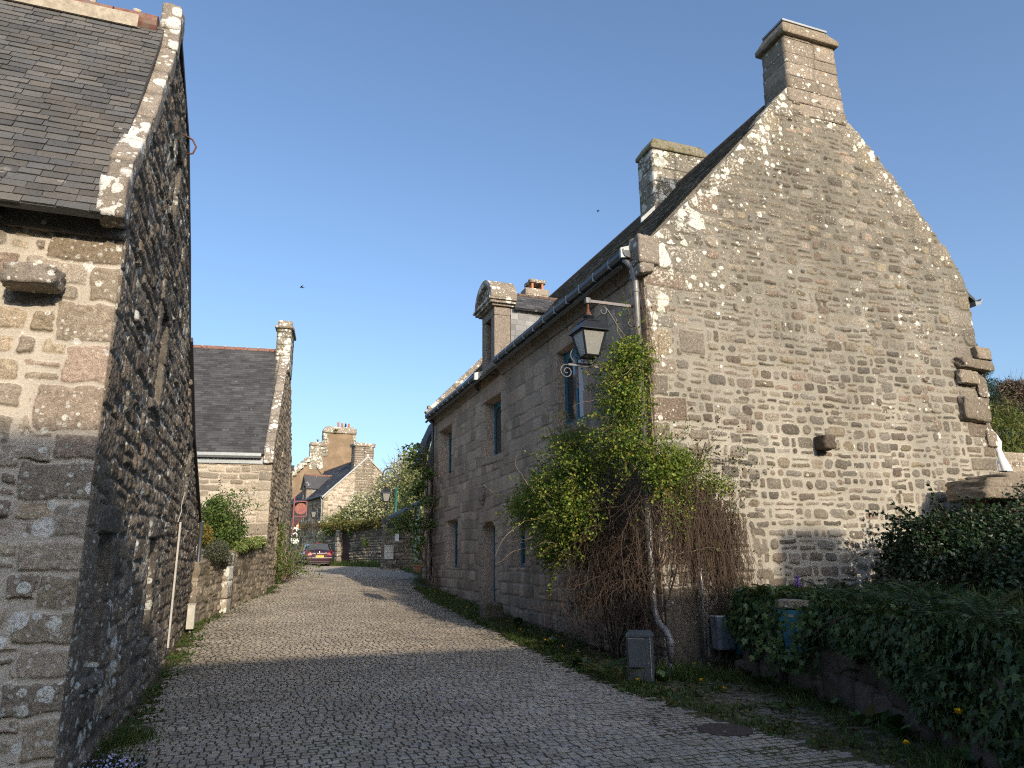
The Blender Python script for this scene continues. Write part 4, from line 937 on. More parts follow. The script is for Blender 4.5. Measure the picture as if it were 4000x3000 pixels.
OP2 = [(2.55, 3.5, 1.55, 3.05, .2, .32), (5.2, 5.95, 1.7, 3.1, .16, .3), (6.5, 6.95, 4.45, 5.6, .16)]
for o_ in OP2: jambs(*o_[:4], w=.2, lint=.3)
wall('gable_wall', M['oldwall'] if 0 else M['rake'], H2, C0, W2, U2, grid(.04, 8.7, .022, .035), grid(.2, 9.35, .024), st, ex, OP2, lambda u: np.interp(u, P2[:, 0], P2[:, 1]), warp=.045, warpsc=4.5, edge=.03, relief=.02, off=.008, rough=.010, roughsc=20, seed=22, wave=.05, tilt=.05, li=lambda u, v: .1 + 0 * u)
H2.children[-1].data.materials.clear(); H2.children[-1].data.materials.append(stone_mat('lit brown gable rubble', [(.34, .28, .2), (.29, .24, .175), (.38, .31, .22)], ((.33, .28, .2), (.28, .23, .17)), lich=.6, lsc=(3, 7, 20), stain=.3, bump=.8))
mb = MB(); mb.prism([f2(-8, .3, .3), f2(-.3, .3, .3), f2(-.3, 8.4, .3), f2(-8, 8.4, .3)], (0, 0, 4.4)); mb.build('house_core', M['dress'], H2)
e = f2(-8, -.12, 4.93); r_ = f2(-8, 3.0, 9.28); v_ = r_ - e; L = np.linalg.norm(v_); v_ /= L
slates('roof', M['slateD'], H2, e, U2, v_, L, lambda v: (0, 7.76), .11, .24, .009, 31)
mb = MB(); mb.prism([f2(-8, 3.0, 9.24), f2(-8, 8.7, 4.8), f2(-8, 8.7, 4.7), f2(-8, 3.0, 9.12)], U2 * 7.9); mb.build('roof_slope', M['slateD'], H2)
mb = MB(); a = -.32
while a > -7.9: mb.cur = tuple(RNG.random(3)); mb.lathe(f2(a, 3.02, 9.2), [(.11, 0), (.11, .37)], 10, tuple(-U2)); a -= .39
mb.build('ridge_tile', M['ridge'], H2)
mb = MB(); 
for i in range(19): mb.rough(f2(-.32 - .39 * i, 3.02, 9.3), U2 * .03, W2 * .05, Z_ * .035, .5, .1, i, 4)
mb.build('ridge_mortar', M['mortar'], H2)
mb = MB(); t = 0; n = 12
for i in range(n):
    a = f2(-.13, -.06 + 2.85 * i / n, 5.02 + 3.98 * i / n); b = f2(-.13, -.06 + 2.85 * (i + 1) / n, 5.02 + 3.98 * (i + 1) / n); t = (b - a) / 2; nr = np.cross(U2, t); nr /= np.linalg.norm(nr)
    mb.cur = tuple(RNG.random(3)); mb.rough((a + b) / 2, U2 * .15, t * .98, nr * .09, .25, .02, i, 6)
mb.rough(f2(-.12, .02, 4.85), U2 * .15, W2 * .16, Z_ * .2, .3, .03, 3, 7)
mb.build('coping', M['coping'], H2, smooth=True)
mb = MB(); rg = np.random.default_rng(62); z = 8.4
while z < 10.0:
    h = min(rg.uniform(.2, .3), 10.02 - z); mb.cur = tuple(rg.random(3)); mb.rough(f2(-.2, 3.35, z + h / 2), U2 * .255, W2 * .72, Z_ * (h / 2 - .005), .12, .012, int(rg.integers(99)), 6); z += h
ch = mb.build('chimney', M['chimw'], H2, smooth=True)
mb = MB(); mb.rough(f2(-.2, 3.35, 10.06), U2 * .33, W2 * .82, Z_ * .05, .2, .02, 4, 6); mb.rough(f2(-.2, 3.35, 10.22), U2 * .25, W2 * .66, Z_ * .14, .3, .02, 4, 6); mb.build('chimney_cap', M['coping'], ch, smooth=True)
mb = MB(); mb.prism([f2(-8, -.02, 4.80), f2(-8, -.2, 4.8), f2(-8, -.24, 4.86), f2(-8, -.24, 4.95), f2(-8, -.22, 4.95), f2(-8, -.2, 4.87), f2(-8, -.02, 4.85)], U2 * 7.66); mb.build('gutter', M['zinc'], H2)
mb = MB(); mb.prism([f2(-8, -.035, 4.64), f2(-8, -.05, 4.64), f2(-8, -.05, 4.79), f2(-8, -.035, 4.79)], U2 * 7.7); mb.build('fascia', M['zinc'], H2)

# low garden wall with a whitened pier in front of it
A = np.array([-1.0, 17.2, 0]); B = np.array([.5, 23.72, 0]); d_ = B - A; LW = np.linalg.norm(d_); d_ /= LW; n_ = np.array([d_[1], -d_[0], 0])
GW = thing('garden_wall', (-.4, 20.3, .5), 'sunlit garden rubble wall with whitened pier, topped by shrubs', 'wall')
rg = np.random.default_rng(81); st = courses(rg, 0, LW, 0, 2.5, (.12, .28), (.18, .6), .03, .3, panel=(.8, 1.6))
gwt = lambda u: 1.62 + .1 * u + .05 * vn(u, u * 0, 1.5, 4)
wall('wall_face', M['oldwall'], GW, A, d_, n_, grid(0, LW, .022), grid(.1, 2.5, .022), st, (), (), gwt, warp=.05, warpsc=4.5, edge=.035, relief=.018, off=.010, rough=.012, roughsc=20, seed=23, wave=.05, tilt=.06, thick=.45)
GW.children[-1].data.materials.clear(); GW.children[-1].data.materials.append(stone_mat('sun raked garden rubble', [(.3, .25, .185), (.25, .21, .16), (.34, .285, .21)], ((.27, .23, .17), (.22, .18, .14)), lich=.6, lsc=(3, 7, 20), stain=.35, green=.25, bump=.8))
mb = MB(); q = A + d_ * 2.15
for i, (z, h) in enumerate(((.35, .42), (.78, .42), (1.2, .34), (1.54, .3))): mb.cur = tuple(RNG.random(3)); mb.rough(q + n_ * .0 + Z_ * (z + h / 2), d_ * .24, n_ * .13, Z_ * (h / 2), .15, .02, i, 7)
p_ = mb.build('pier', solid_stone('limewashed pier', (.34, .3, .24), 1.1, gatebase=1.2, lsc=(2.5, 5, 12)), GW, smooth=True)

# ================================================================ far house with dormer (behind the parked car)
a8 = rad(-11.5); FD = np.array([math.sin(a8), math.cos(a8), 0]); FG = np.array([math.cos(a8), -math.sin(a8), 0]); FC = np.array([5.35, 60, 1.4])
def ff(a, b, z): return np.array([FC[0], FC[1], 0]) + a * FG + b * FD + z * Z_      # a across the gable, b along the facade
FH = thing('stone_house', FC, 'far stone house with slate roof, small dormer and gable end chimney', 'house')
rg = np.random.default_rng(91); ev = 6.95; hw = 3.55; rz = 10.25
st = courses(rg, 0, 12, 1, 7, (.34, .5), (.35, .9), .035, .03)
OPF = [(1.5, 2.3, 4.95, 6.35), (3.3, 4.1, 4.95, 6.35), (5.6, 6.4, 4.95, 6.35), (1.2, 2.0, 2.35, 3.55), (3.2, 4.0, 2.35, 3.55), (4.9, 5.8, 1.45, 3.4), (7.3, 8.1, 2.35, 3.55)]
wall('front_wall', M['fardress'], FH, FC * (1, 1, 0), FD, -FG, grid(0, 12, .05), grid(1.2, ev, .045), st, (), [(*q, .25) for q in OPF], None, warp=.02, edge=.03, relief=.02, seed=31, rough=.006)
st = courses(rg, -.1, 7.3, 1, 10.4, (.14, .26), (.2, .6), .04, .2); 
ex = []
z = 1
while z < 10.2:
    h = rg.uniform(.18, .28)
    a = 2.5
    while a < 4.0: w = rg.uniform(.3, .55); ex.append((a + w / 2, z + h / 2, w / 2 - .012, h / 2 - .012, (.1, .1, .5), .02)); a += w
    z += h
wall('gable_wall', M['sunny'], FH, FC * (1, 1, 0), FG, -FD, grid(0, 7.1, .05), grid(1.2, rz, .045), st, ex, (), lambda u: np.interp(u, [0, hw, 7.1], [ev, rz, ev]), warp=.04, edge=.04, relief=.03, seed=33, rough=.01, roughsc=12, li=lambda u, v: .25 + 0 * u)
e = ff(-.22, 12.0, ev - .12); r_ = ff(hw, 12.0, rz + .08); v_ = r_ - e; L = np.linalg.norm(v_); v_ /= L
slates('roof', M['slateF'], FH, e, -FD, v_, L, lambda v: (0, 12.0), .18, .3, .014, 41)
mb = MB(); mb.prism([ff(hw, -.02, rz + .06), ff(7.35, -.02, ev - .12), ff(7.35, -.02, ev - .22), ff(hw, -.02, rz - .06)], FD * 12); mb.build('roof_slope', M['slateD'], FH)
mb = MB()
for s0, e0 in ((ff(-.2, -.1, ev - .12), ff(hw, -.1, rz + .1)), (ff(7.3, -.1, ev - .12), ff(hw, -.1, rz + .1))):
    mb.prism([s0, e0, e0 - Z_ * .16, s0 - Z_ * .16], FD * .1)
mb.build_each('verge_board', M['zinc'], FH)
mb = MB(); mb.tube([ff(-.2, .05, ev - .1), ff(-.2, 12, ev - .1)], .09, 8); mb.build('gutter', M['gutter'], FH)
mb = MB(); mb.tube([ff(-.18, .35, ev - .12), ff(-.06, .35, ev - .5), ff(-.06, .35, 1.4)], .07, 8); mb.build('downpipe', M['pipel'], FH, smooth=True)
mb = MB()
b = 0.3
while b < 11.8: mb.lathe(ff(hw, b, rz + .03), [(.13, 0), (.13, .4)], 8, tuple(FD)); b += .42
mb.build('ridge_tile', M['ridge'], FH)
for i, q in enumerate(OPF):
    if i == 5: continue
    b0, b1, z0, z1 = q; mb = MB()
    for bb in (b0, (b0 + b1) / 2 - .02, b1 - .06): mb.prism([ff(.16, bb, z0), ff(.21, bb, z0), ff(.21, bb + .06, z0), ff(.16, bb + .06, z0)], (0, 0, z1 - z0))
    for zz in (z0, z0 + (z1 - z0) / 2, z1 - .06): mb.prism([ff(.16, b0, zz), ff(.21, b0, zz), ff(.21, b1, zz), ff(.16, b1, zz)], (0, 0, .06))
    w = mb.build('window', M['white'], FH); mb = MB(); mb.prism([ff(.2, b0, z0), ff(.22, b0, z0), ff(.22, b1, z0), ff(.2, b1, z0)], (0, 0, z1 - z0)); mb.build('pane', M['pane'], w)
b0, b1, z0, z1 = OPF[5]; mb = MB(); mb.prism([ff(.18, b0, z0), ff(.23, b0, z0), ff(.23, b1, z0), ff(.18, b1, z0)], (0, 0, .7))
for bb in (b0, b0 + .28, b0 + .56, b1 - .06): mb.prism([ff(.14, bb, z0 + .7), ff(.2, bb, z0 + .7), ff(.2, bb + .06, z0 + .7), ff(.14, bb + .06, z0 + .7)], (0, 0, z1 - z0 - .7))
for zz in (.7, 1.1, 1.5, 1.9): mb.prism([ff(.14, b0, z0 + zz), ff(.2, b0, z0 + zz), ff(.2, b1, z0 + zz), ff(.14, b1, z0 + zz)], (0, 0, .05))
w = mb.build('door', M['white'], FH); mb = MB(); mb.prism([ff(.21, b0, z0), ff(.24, b0, z0), ff(.24, b1, z0), ff(.21, b1, z0)], (0, 0, z1 - z0)); mb.build('pane', M['pane'], w)
mb = MB(); rg = np.random.default_rng(63); z = 9.2
while z < 11.15:
    h = min(rg.uniform(.16, .25), 11.17 - z); mb.cur = tuple(rg.random(3))
    for s_ in (-1, 1): mb.rough(ff(hw - .3 + s_ * .42, .45, z + h / 2), FG * .41, FD * .48, Z_ * (h / 2 - .008), .12, .02, int(rg.integers(99)), 5)
    z += h
ch = mb.build('chimney', M['chim'], FH, smooth=True); mb = MB(); mb.rough(ff(hw - .3, .45, 11.3), FG * .95, FD * .58, Z_ * .15, .25, .04, 4, 7); mb.build('chimney_cap', M['coping'], ch, smooth=True)
# dormer facing the street
mb = MB(); b0, b1 = 5.3, 6.7
for a, b in ((b0, b0 + .35), (b1 - .35, b1)): mb.prism([ff(-.02, a, 6.6), ff(.5, a, 6.6), ff(.5, b, 6.6), ff(-.02, b, 6.6)], (0, 0, 1.6))
mb.prism([ff(-.02, b0, 8.2), ff(-.02, b1, 8.2), ff(-.02, (b0 + b1) / 2, 9.1)], FG * .4)
DF = mb.build('dormer', M['dress'], FH)
mb = MB(); mb.prism([ff(.3, b0 + .3, 6.9), ff(.35, b0 + .3, 6.9), ff(.35, b1 - .3, 6.9), ff(.3, b1 - .3, 6.9)], (0, 0, 1.35)); mb.build('pane', M['pane'], DF)
mb = MB()
mb.prism([ff(.48, b0 + .02, 7.2), ff(2.0, b0 + .02, 8.2), ff(.48, b0 + .02, 8.2)], FD * 1.36); mb.build('slate_cheek', M['slatecheek'], DF)
mb = MB(); bm_ = (b0 + b1) / 2
for s_ in (-1, 1): mb.prism([ff(-.15, bm_ + s_ * .92, 8.02), ff(-.15, bm_, 9.2), ff(-.15, bm_, 9.1), ff(-.15, bm_ + s_ * .92, 7.92)], FG * 3.0)
mb.build('dormer_roof', M['slateF'], DF)
mb = MB(); mb.tube([ff(-.1, bm_, 9.2), ff(2.8, bm_, 9.2)], .09, 8); mb.build('ridge_tile', M['ridge'], DF)
# flower box spray and cable box on it
mb = MB(); mb.prism([ff(.9, -.2, 4.1), ff(1.5, -.2, 4.1), ff(1.5, -.02, 4.1), ff(.9, -.02, 4.1)], (0, 0, .45)); bx = mb.build('cable_box', M['beige'], FH)
mb = MB(); mb.tube([ff(1.3, -.1, 4.1), ff(1.33, -.08, 3.2), ff(1.35, -.05, 2.0)], .06, 6); mb.tube([ff(1.45, -.1, 4.5), ff(1.5, -.08, 5.8), ff(1.3, -.06, 6.1), ff(1.15, -.06, 6.0)], .04, 6); mb.tube([ff(1.5, -.1, 4.2), ff(1.8, -.08, 4.4), ff(1.85, -.08, 5.6), ff(4, -.08, 5.55)], .04, 6); mb.build('cable', M['gutter'], FH)

# tall rendered house behind
BH = thing('rendered_house', (7, 76, 1.6), 'tall far house with brown rendered gable and broad three pot chimney', 'house')
yb_ = 76.0
gp = [(2.2, 1), (2.2, 9.3), (3.9, 10.65), (5.25, 12.35), (6.45, 12.4), (9.65, 12.95), (10.6, 12.0), (14, 8.2), (14, 1)]
mb = MB(); mb.prism([(x, yb_, z) for x, z in gp], (0, .5, 0)); mb.build('gable_wall', M['render'], BH)
mb = MB(); mb.prism([(6.45, yb_ - .02, 12.3), (9.68, yb_ - .02, 12.3), (9.68, yb_ - .02, 14.9), (6.45, yb_ - .02, 14.9)], (0, 1.4, 0)); ch = mb.build('chimney', M['render'], BH)
mb = MB(); rg = np.random.default_rng(64)
z = 12.3
while z < 14.85:
    h = rg.uniform(.25, .42)
    for x, w in ((6.62, rg.uniform(.16, .34)), (9.55, rg.uniform(.12, .26))): mb.cur = tuple(rg.random(3)); mb.rough((x, yb_ + .65, z + h / 2), (w, 0, 0), (0, .72, 0), (0, 0, h / 2 - .01), .15, .03, int(rg.integers(99)), 5)
    z += h
mb.build_each('quoin', M['chimw'], ch, smooth=True)
mb = MB(); mb.rough((8.06, yb_ + .65, 15.1), (1.72, 0, 0), (0, .85, 0), (0, 0, .26), .15, .015, 5, 8); mb.rough((8.06, yb_ + .65, 15.42), (1.5, 0, 0), (0, .6, 0), (0, 0, .16), .3, .02, 5, 8); cp = mb.build('chimney_cap', M['coping'], ch, smooth=True)
for x, h in ((7.9, .62), (8.3, .55), (9.0, .5)):
    mb = MB(); mb.lathe((x, yb_ + .6, 15.5), [(.12, 0), (.1, h * .8), (.115, h * .85), (.1, h + .05)], 12); mb.build('chimney_pot', M['pottery'], ch, smooth=True)
mb = MB(); mb.prism([(5.1, yb_ - .05, 11.0), (6.44, yb_ - .05, 11.0), (6.44, yb_ - .05, 13.45), (5.1, yb_ - .05, 13.45)], (0, 1.2, 0)); c2 = mb.build('chimney', M['chimw'], BH); c2['label'] = 'lower white lichened chimney stepping up to the broad one'
mb = MB(); mb.rough((5.78, yb_ + .5, 13.6), (.72, 0, 0), (0, .7, 0), (0, 0, .2), .3, .03, 5, 6); mb.build('chimney_cap', M['coping'], c2, smooth=True)
mb = MB(); mb.lathe((5.85, yb_ + .5, 13.75), [(.08, 0), (.08, .35), (.14, .36), (.14, .42), (.02, .46)], 10); mb.build('flue', M['zinc'], c2, smooth=True)
mb = MB()
for i in range(9):
    t = i / 9; x = 2.3 + 2.9 * t; z = 9.35 + 3.0 * t * (1.02 if t > .5 else .95); mb.cur = tuple(rg.random(3)); mb.rough((x, yb_ - .03, z - .18), (.33, 0, .1), (0, .25, 0), (0, 0, .28), .25, .05, i, 5)
mb.build('coping', M['chimw'], BH, smooth=True)
mb = MB(); mb.rough((10.2, yb_ - .03, 12.35), (.3, 0, 0), (0, .25, 0), (0, 0, .3), .25, .05, 3, 5); mb.build('coping', M['chimw'], BH, smooth=True)
mb = MB(); mb.box(-2, 14, yb_ + .4, yb_ + 9, 1, 8.2); mb.build('house_core', M['render'], BH)
mb = MB(); mb.tube([(5.75, yb_ - .1, 11.3), (6.1, yb_ - .12, 10.8), (7.1, yb_ - .2, 9.6)], .02, 4); mb.build('cable', M['black'], BH)
WH = MB(); WH.box(1.5, 4.2, 88, 96, 1, 11.3); wh = WH.build('white_house', M['white']); tag(wh, 'white walled house glimpsed beyond the brown rendered gable', 'house')
mb = MB(); mb.prism([(1.3, 87.6, 11.3), (4.4, 87.6, 11.3), (4.4, 92, 13.2), (1.3, 92, 13.2)], (0, 0, .15)); mb.build('roof', M['slateD'], wh)

# low house and lean-to past the long right house
N3 = thing('low_house', (6.4, 28, .9), 'overgrown low stone house past the last downpipe, dark roof verge', 'house')
rg = np.random.default_rng(95); st = courses(rg, 25.2, 29, .4, 6, (.16, .3), (.25, .7), .03, .2)
wall('street_wall', M['ashlar'], N3, (6.35, 0, 0), (0, 1, 0), (-1, 0, 0), grid(25.25, 28, .04), grid(.4, 5.2, .035), st, (), (), None, seed=41, relief=.03, edge=.03, rough=.01)
mb = MB(); mb.prism([(5.85, 26.4, 5.2), (6.05, 26.4, 6.1), (6.42, 26.4, 6.95), (6.9, 26.4, 7.3), (6.9, 26.4, 7.12), (6.5, 26.4, 6.75), (6.2, 26.4, 6.0), (6.0, 26.4, 5.15)], (0, 1.3, 0)); mb.build('roof', M['slateD'], N3)
mb = MB(); mb.box(6.75, 12, 25.3, 28, .5, 6.9); mb.build('house_core', M['ashlar'], N3)
mb = MB(); mb.prism([(6.36, 25.3, 5.1), (6.36, 27.9, 5.1), (6.75, 27.9, 7.1), (6.75, 25.3, 7.1)], (.1, 0, 0)); mb.build('upper_wall', M['dress'], N3)
SH = thing('lean_to', (8, 38, 1.1), 'dark roofed lean-to with grey green posts beyond the climbing shrub', 'shed')
mb = MB(); mb.prism([(6.9, 36.0, 3.95), (8.9, 36.0, 5.0), (8.9, 36.0, 4.88), (6.9, 36.0, 3.83)], (0, 5, 0)); mb.build('roof', M['slateD'], SH)
st = courses(rg, 0, 8, .8, 5, (.16, .3), (.25, .7), .03, .2); ud = np.array([.86, -.5, 0]); ud /= np.linalg.norm(ud)
wall('back_wall', M['rake'], SH, (7.0, 41.5, 0), ud, np.array([ud[1], -ud[0], 0]), grid(0, 4.6, .04), grid(.8, 4.1, .035), st, (), (), None, seed=43, relief=.03, edge=.03, rough=.01)
for (x, y) in ((7.98, 36.6), (8.9, 36.9)):
    mb = MB(); mb.box(x - .12, x + .12, y - .1, y + .1, float(gz(y)) - .05, 4.4); mb.build('post', M['greypost'], SH, bevel=.01)
mb = MB(); mb.box(7.5, 7.72, 40.05, 40.12, 2.7, 3.6); mb.build('white_board', M['white'], SH)
mb = MB(); mb.box(7.0, 7.46, 40.2, 40.5, 1.75, 2.45); mb.box(6.98, 7.48, 40.17, 40.52, 2.45, 2.5); mb.box(7.3, 7.42, 40.185, 40.2, 2.05, 2.1)
tag(mb.build('letter_box', M['beige'], None, bevel=.015), 'cream wall letter box right of the green lamp post', 'letter box')
mb = MB(); mb.lathe((7.72, 35.2, float(gz(35.2)) + .0), [(.14, 0), (.2, .3), (.235, .3), (.235, .38), (.2, .38), (.19, .34)], 18, (.12, 0, 1)); fp = mb.build('flower_pot', M['pottery'], None, smooth=False)
tag(fp, 'tilted terracotta flower pot at the foot of grey green post', 'flower pot')
rg = np.random.default_rng(7); n = 60; P = np.array([7.76, 35.2, float(gz(35.2)) + .36]) + rg.normal(size=(n, 3)) * (.08, .08, .03); leaves('pot_plant', M['hedge'], fp, P, runit(rg, n), runit(rg, n) + (0, 0, .8), rg.uniform(.08, .16, n), 'oval', rg)

# far garden wall with mossy top, pier and brown gate
A = np.array([5.3, 57.5, 0]); B = np.array([9.1, 45.6, 0]); d_ = B - A; LW = np.linalg.norm(d_); d_ /= LW; n_ = -np.array([-d_[1], d_[0], 0]); n_ = n_ if n_[0] < 0 else -n_
FW = thing('garden_wall', (7.2, 51, 1.4), 'far dark garden wall with mossy top behind the car', 'wall')
st = courses(rg, 0, LW, .9, 5, (.14, .28), (.2, .6), .035, .3)
fwt = lambda u: 4.35 - .012 * u + .1 * vn(u, u * 0, .8, 4)
wall('wall_face', M['oldwall'], FW, A, d_, n_, grid(0, LW, .04), grid(1.0, 4.6, .035), st, (), [(3.0, 4.6, 1.0, 4.0, .3)], fwt, warp=.06, warpsc=3.5, edge=.04, relief=.06, off=.03, rough=.02, roughsc=12, seed=45, wave=.06, tilt=.15, thick=.5)
mb = MB(); q = A + d_ * 2.75
for i in range(8): mb.cur = tuple(RNG.random(3)); mb.rough(q + n_ * .02 + Z_ * (1.45 + .36 * i), d_ * .24, n_ * .2, Z_ * .175, .2, .03, i, 6)
mb.build('gate_pier', M['coping'], FW, smooth=True)
mb = MB(); q = A + d_ * 3.8 - n_ * .2
for i in range(5): mb.obox(q + d_ * (-.62 + .31 * i) + Z_ * 2.6, d_ * .15, n_ * .03, Z_ * 1.25)
for z in (1.8, 3.3): mb.obox(q + n_ * .05 + Z_ * z, d_ * .75, n_ * .03, Z_ * .08)
tag(mb.build('gate', M['brownwood']), 'dark brown plank gate in the far garden wall', 'gate')

# ================================================================ house behind the viewpoint: only its shadow is in the picture
NB = thing('stone_house', (0, -8, 0), 'slate roofed house behind the viewpoint that shades the near setts', 'house')
mb = MB(); mb.box(-26, 30, -22, -11.5, -.3, 6.6); mb.build('wall', M['tan'] if 0 else M['dress'], NB)
mb = MB(); mb.prism([(-26, -22.4, 6.4), (-26, -16, 11.0), (-26, -11, 6.4)], (56, 0, 0)); mb.build('roof', M['slateD'], NB)
mb = MB(); mb.rough((12.1, -16, 11.2), (.66, 0, 0), (0, .45, 0), (0, 0, .6), .1, .01, 3, 6); mb.build('chimney', M['chim'], NB)
# ================================================================ lanterns and brackets
def lantern_parts(root, c, s, mat=None):
    """four sided lantern hanging from c (top of the stem), s = scale (1 -> .82 m drop)"""
    c = np.array(c, float); mat = mat or M['iron']; P = lambda x, y, z: c + s * np.array([x, y, z])
    mb = MB(); mb.lathe(P(0, 0, -.26), [(.016 * s, .26 * s), (.016 * s, .12 * s), (.026 * s, .11 * s), (.026 * s, .07 * s), (.04 * s, .06 * s), (.045 * s, 0)], 10); mb.build('stem', M['rust'], root)
    def frus(r0, z0, r1, z1, mb):
        q = [(-1, -1), (1, -1), (1, 1), (-1, 1)]
        V = [P(a * r0, b * r0, z0) for a, b in q] + [P(a * r1, b * r1, z1) for a, b in q]
        mb.add(V, [(3, 2, 1, 0), (4, 5, 6, 7), (0, 1, 5, 4), (1, 2, 6, 5), (2, 3, 7, 6), (3, 0, 4, 7)])
    mb = MB(); mb.lathe(P(0, 0, -.33), [(.06 * s, 0), (.075 * s, .015 * s), (.1 * s, .05 * s), (.1 * s, .065 * s), (.05 * s, .07 * s)], 14)
    mb.lathe(P(0, 0, -.37), [(.09 * s, 0), (.06 * s, .045 * s)], 14)
    frus(.15, -.385, .14, -.37, mb); frus(.255, -.555, .13, -.375, mb); frus(.26, -.562, .255, -.545, mb); mb.build('lamp_roof', mat, root)
    mb = MB(); zt, zb, rt, rb = -.56, -.965, .208, .118
    q = [(-1, -1), (1, -1), (1, 1), (-1, 1)]
    for a, b in q: mb.tube([P(a * rt, b * rt, zt), P(a * rb, b * rb, zb)], .02 * s, 4)
    for (a, b), (c_, d) in zip(q, q[1:] + q[:1]):
        mb.tube([P(a * rb, b * rb, zb), P(c_ * rb, d * rb, zb)], .018 * s, 4); mb.tube([P(a * rt, b * rt, zt - .005), P(c_ * rt, d * rt, zt - .005)], .018 * s, 4)
    for a, b in q: mb.tube([P(a * rb, b * rb, zb), P(a * .1, b * .1, zb - .06), P(a * .05, b * .05, zb - .12), P(0, 0, zb - .13)], .007 * s, 5)
    mb.lathe(P(0, 0, zb - .2), [(.008 * s, 0), (.026 * s, .02 * s), (.022 * s, .045 * s), (.012 * s, .055 * s), (.045 * s, .065 * s), (.045 * s, .075 * s), (.01 * s, .08 * s)], 10)
    mb.build('frame', mat, root)
    for (a, b), (c_, d) in zip(q, q[1:] + q[:1]):
        mb = MB(); k = .97; V = [P(a * rt * k, b * rt * k, zt), P(c_ * rt * k, d * rt * k, zt), P(c_ * rb * k, d * rb * k, zb), P(a * rb * k, b * rb * k, zb)]
        nn = np.cross(V[1] - V[0], V[3] - V[0]); nn /= np.linalg.norm(nn); mb.prism(V, -nn * .004 * s); mb.build('glass', M['frost'], root)
    mb = MB(); mb.prism([P(a * rb * .95, b * rb * .95, zb) for a, b in q], (0, 0, .004 * s)); mb.build('glass', M['frost'], root)
LN = thing('wall_lantern', (5.98, 10.08, 5.75), 'black four sided lantern on scrolled bracket at the house corner', 'lantern')
mb = MB(); mb.obox((5.49, 10.08, 5.80), (.47, 0, .0), (0, .018, 0), (0, 0, .024)); mb.rough((5.0, 10.08, 5.80), (.045, 0, 0), (0, .04, 0), (0, 0, .05), .5, .05, 3, 6); mb.obox((5.955, 10.08, 5.45), (.012, 0, 0), (0, .02, 0), (0, 0, .42)); mb.build('bracket_arm', M['ironr'], LN)
mb = MB(); X = np.array([1, 0, 0.]); 
sp = spiral((5.27, 10.08, 5.655), .02, .085, -4.2, 1.35, X, Z_, 26)
s2_ = spiral((5.80, 10.08, 5.50), .03, .095, 7.6, 2.5, -X, Z_, 26)
big_ = [(5.36, 10.08, 5.69), (5.45, 10.08, 5.56), (5.56, 10.08, 5.38), (5.67, 10.08, 5.26), (5.78, 10.08, 5.21), (5.88, 10.08, 5.25), (5.94, 10.08, 5.36), (5.95, 10.08, 5.48), (5.91, 10.08, 5.56), (5.85, 10.08, 5.59)]
mb.tube(sp, .011, 6); mb.tube([sp[-1]] + big_, .012, 6); mb.tube(s2_, .011, 6); mb.build('scroll', M['ironr'], LN, smooth=True)
lantern_parts(LN, (5.0, 10.08, 5.80), 1.0)
BR = thing('scroll_bracket', (5.95, 10.25, 4.7), 'iron scroll bracket with short rusty chain below the corner lantern', 'bracket')
mb = MB(); mb.obox((5.33, 10.25, 4.72), (.64, 0, 0), (0, .012, 0), (0, 0, .016)); mb.obox((5.1, 10.25, 4.72), (.03, 0, 0), (0, .02, 0), (0, 0, .028)); mb.build('bar', M['ironr'], BR)
mb = MB(); mb.tube([(5.1, 10.25, 4.73), (4.95, 10.25, 4.75)] + spiral((4.87, 10.25, 4.90), .15, .02, -1.2, 8.5, -X, Z_, 34), .011, 6)
mb.tube([(4.75, 10.25, 4.72)] + spiral((4.66, 10.25, 4.60), .12, .02, 1.2, -8.5, -X, Z_, 34), .011, 6); mb.build('scroll', M['ironr'], BR, smooth=True)
ch = MB()
for i in range(6):
    a = spiral((4.86, 10.25, 4.64 - .055 * i), .016, .016, 0, 6.28, (X if i % 2 else np.array([0, 1., 0])), Z_ * 1.9, 10); ch.tube(a, .005, 4, False)
ch.tube([(4.86, 10.25, 4.70), (4.86, 10.25, 4.65)], .005, 4); ch.build('chain', M['rust'], BR)

SL = thing('street_lamp', (8.42, 45, 1.27), 'tall dark green street lamp with swan neck and hanging lantern', 'street lamp')
mb = MB(); lx, ly = 8.42, 45.0; mb.lathe((lx, ly, 1.2), [(.16, 0), (.16, .12), (.12, .18), (.115, .9), (.1, 1.0), (.095, 2.9), (.075, 3.0), (.07, 5.0)], 14); mb.build('post', M['greenpaint'], SL, smooth=True)
mb = MB(); Rr_ = np.array([math.cos(rad(10)), -math.sin(rad(10)), 0])
pth = [np.array([lx, ly, 6.1]), np.array([lx, ly, 6.7])] + [np.array([lx, ly, 6.95]) - Rr_ * .44 + .44 * (math.cos(a) * Rr_ + math.sin(a) * Z_) for a in np.linspace(0, math.pi, 16)]
ctr = np.array([lx, ly, 6.75]) - Rr_ * .62
pth += [ctr + (.28 - .22 * t) * (math.cos(math.pi * 1.05 + t * 7.2) * Rr_ + math.sin(math.pi * 1.05 + t * 7.2) * Z_) for t in np.linspace(0.02, 1, 26)]
mb.tube(pth, .045, 8); mb.build('swan_neck', M['gutter'], SL, smooth=True)
lantern_parts(SL, np.array([lx, ly, 6.52]) - Rr_ * .64, 1.28)

LF = thing('wall_lantern', ff(-.0, 1.0, 5.7), 'small far lantern beside the drainpipe of the dormer house', 'lantern')
mb = MB(); mb.tube([ff(0, .6, 6.15), ff(-.62, .6, 6.15)], .03, 6); mb.tube([ff(0, .6, 5.6), ff(-.25, .6, 5.85), ff(-.5, .6, 6.14)], .022, 6); mb.tube([ff(-.0, .6, 5.05), ff(-.6, .6, 5.08)], .022, 6); mb.build('bracket_arm', M['iron'], LF)
lantern_parts(LF, ff(-.62, .6, 6.15), 1.0)

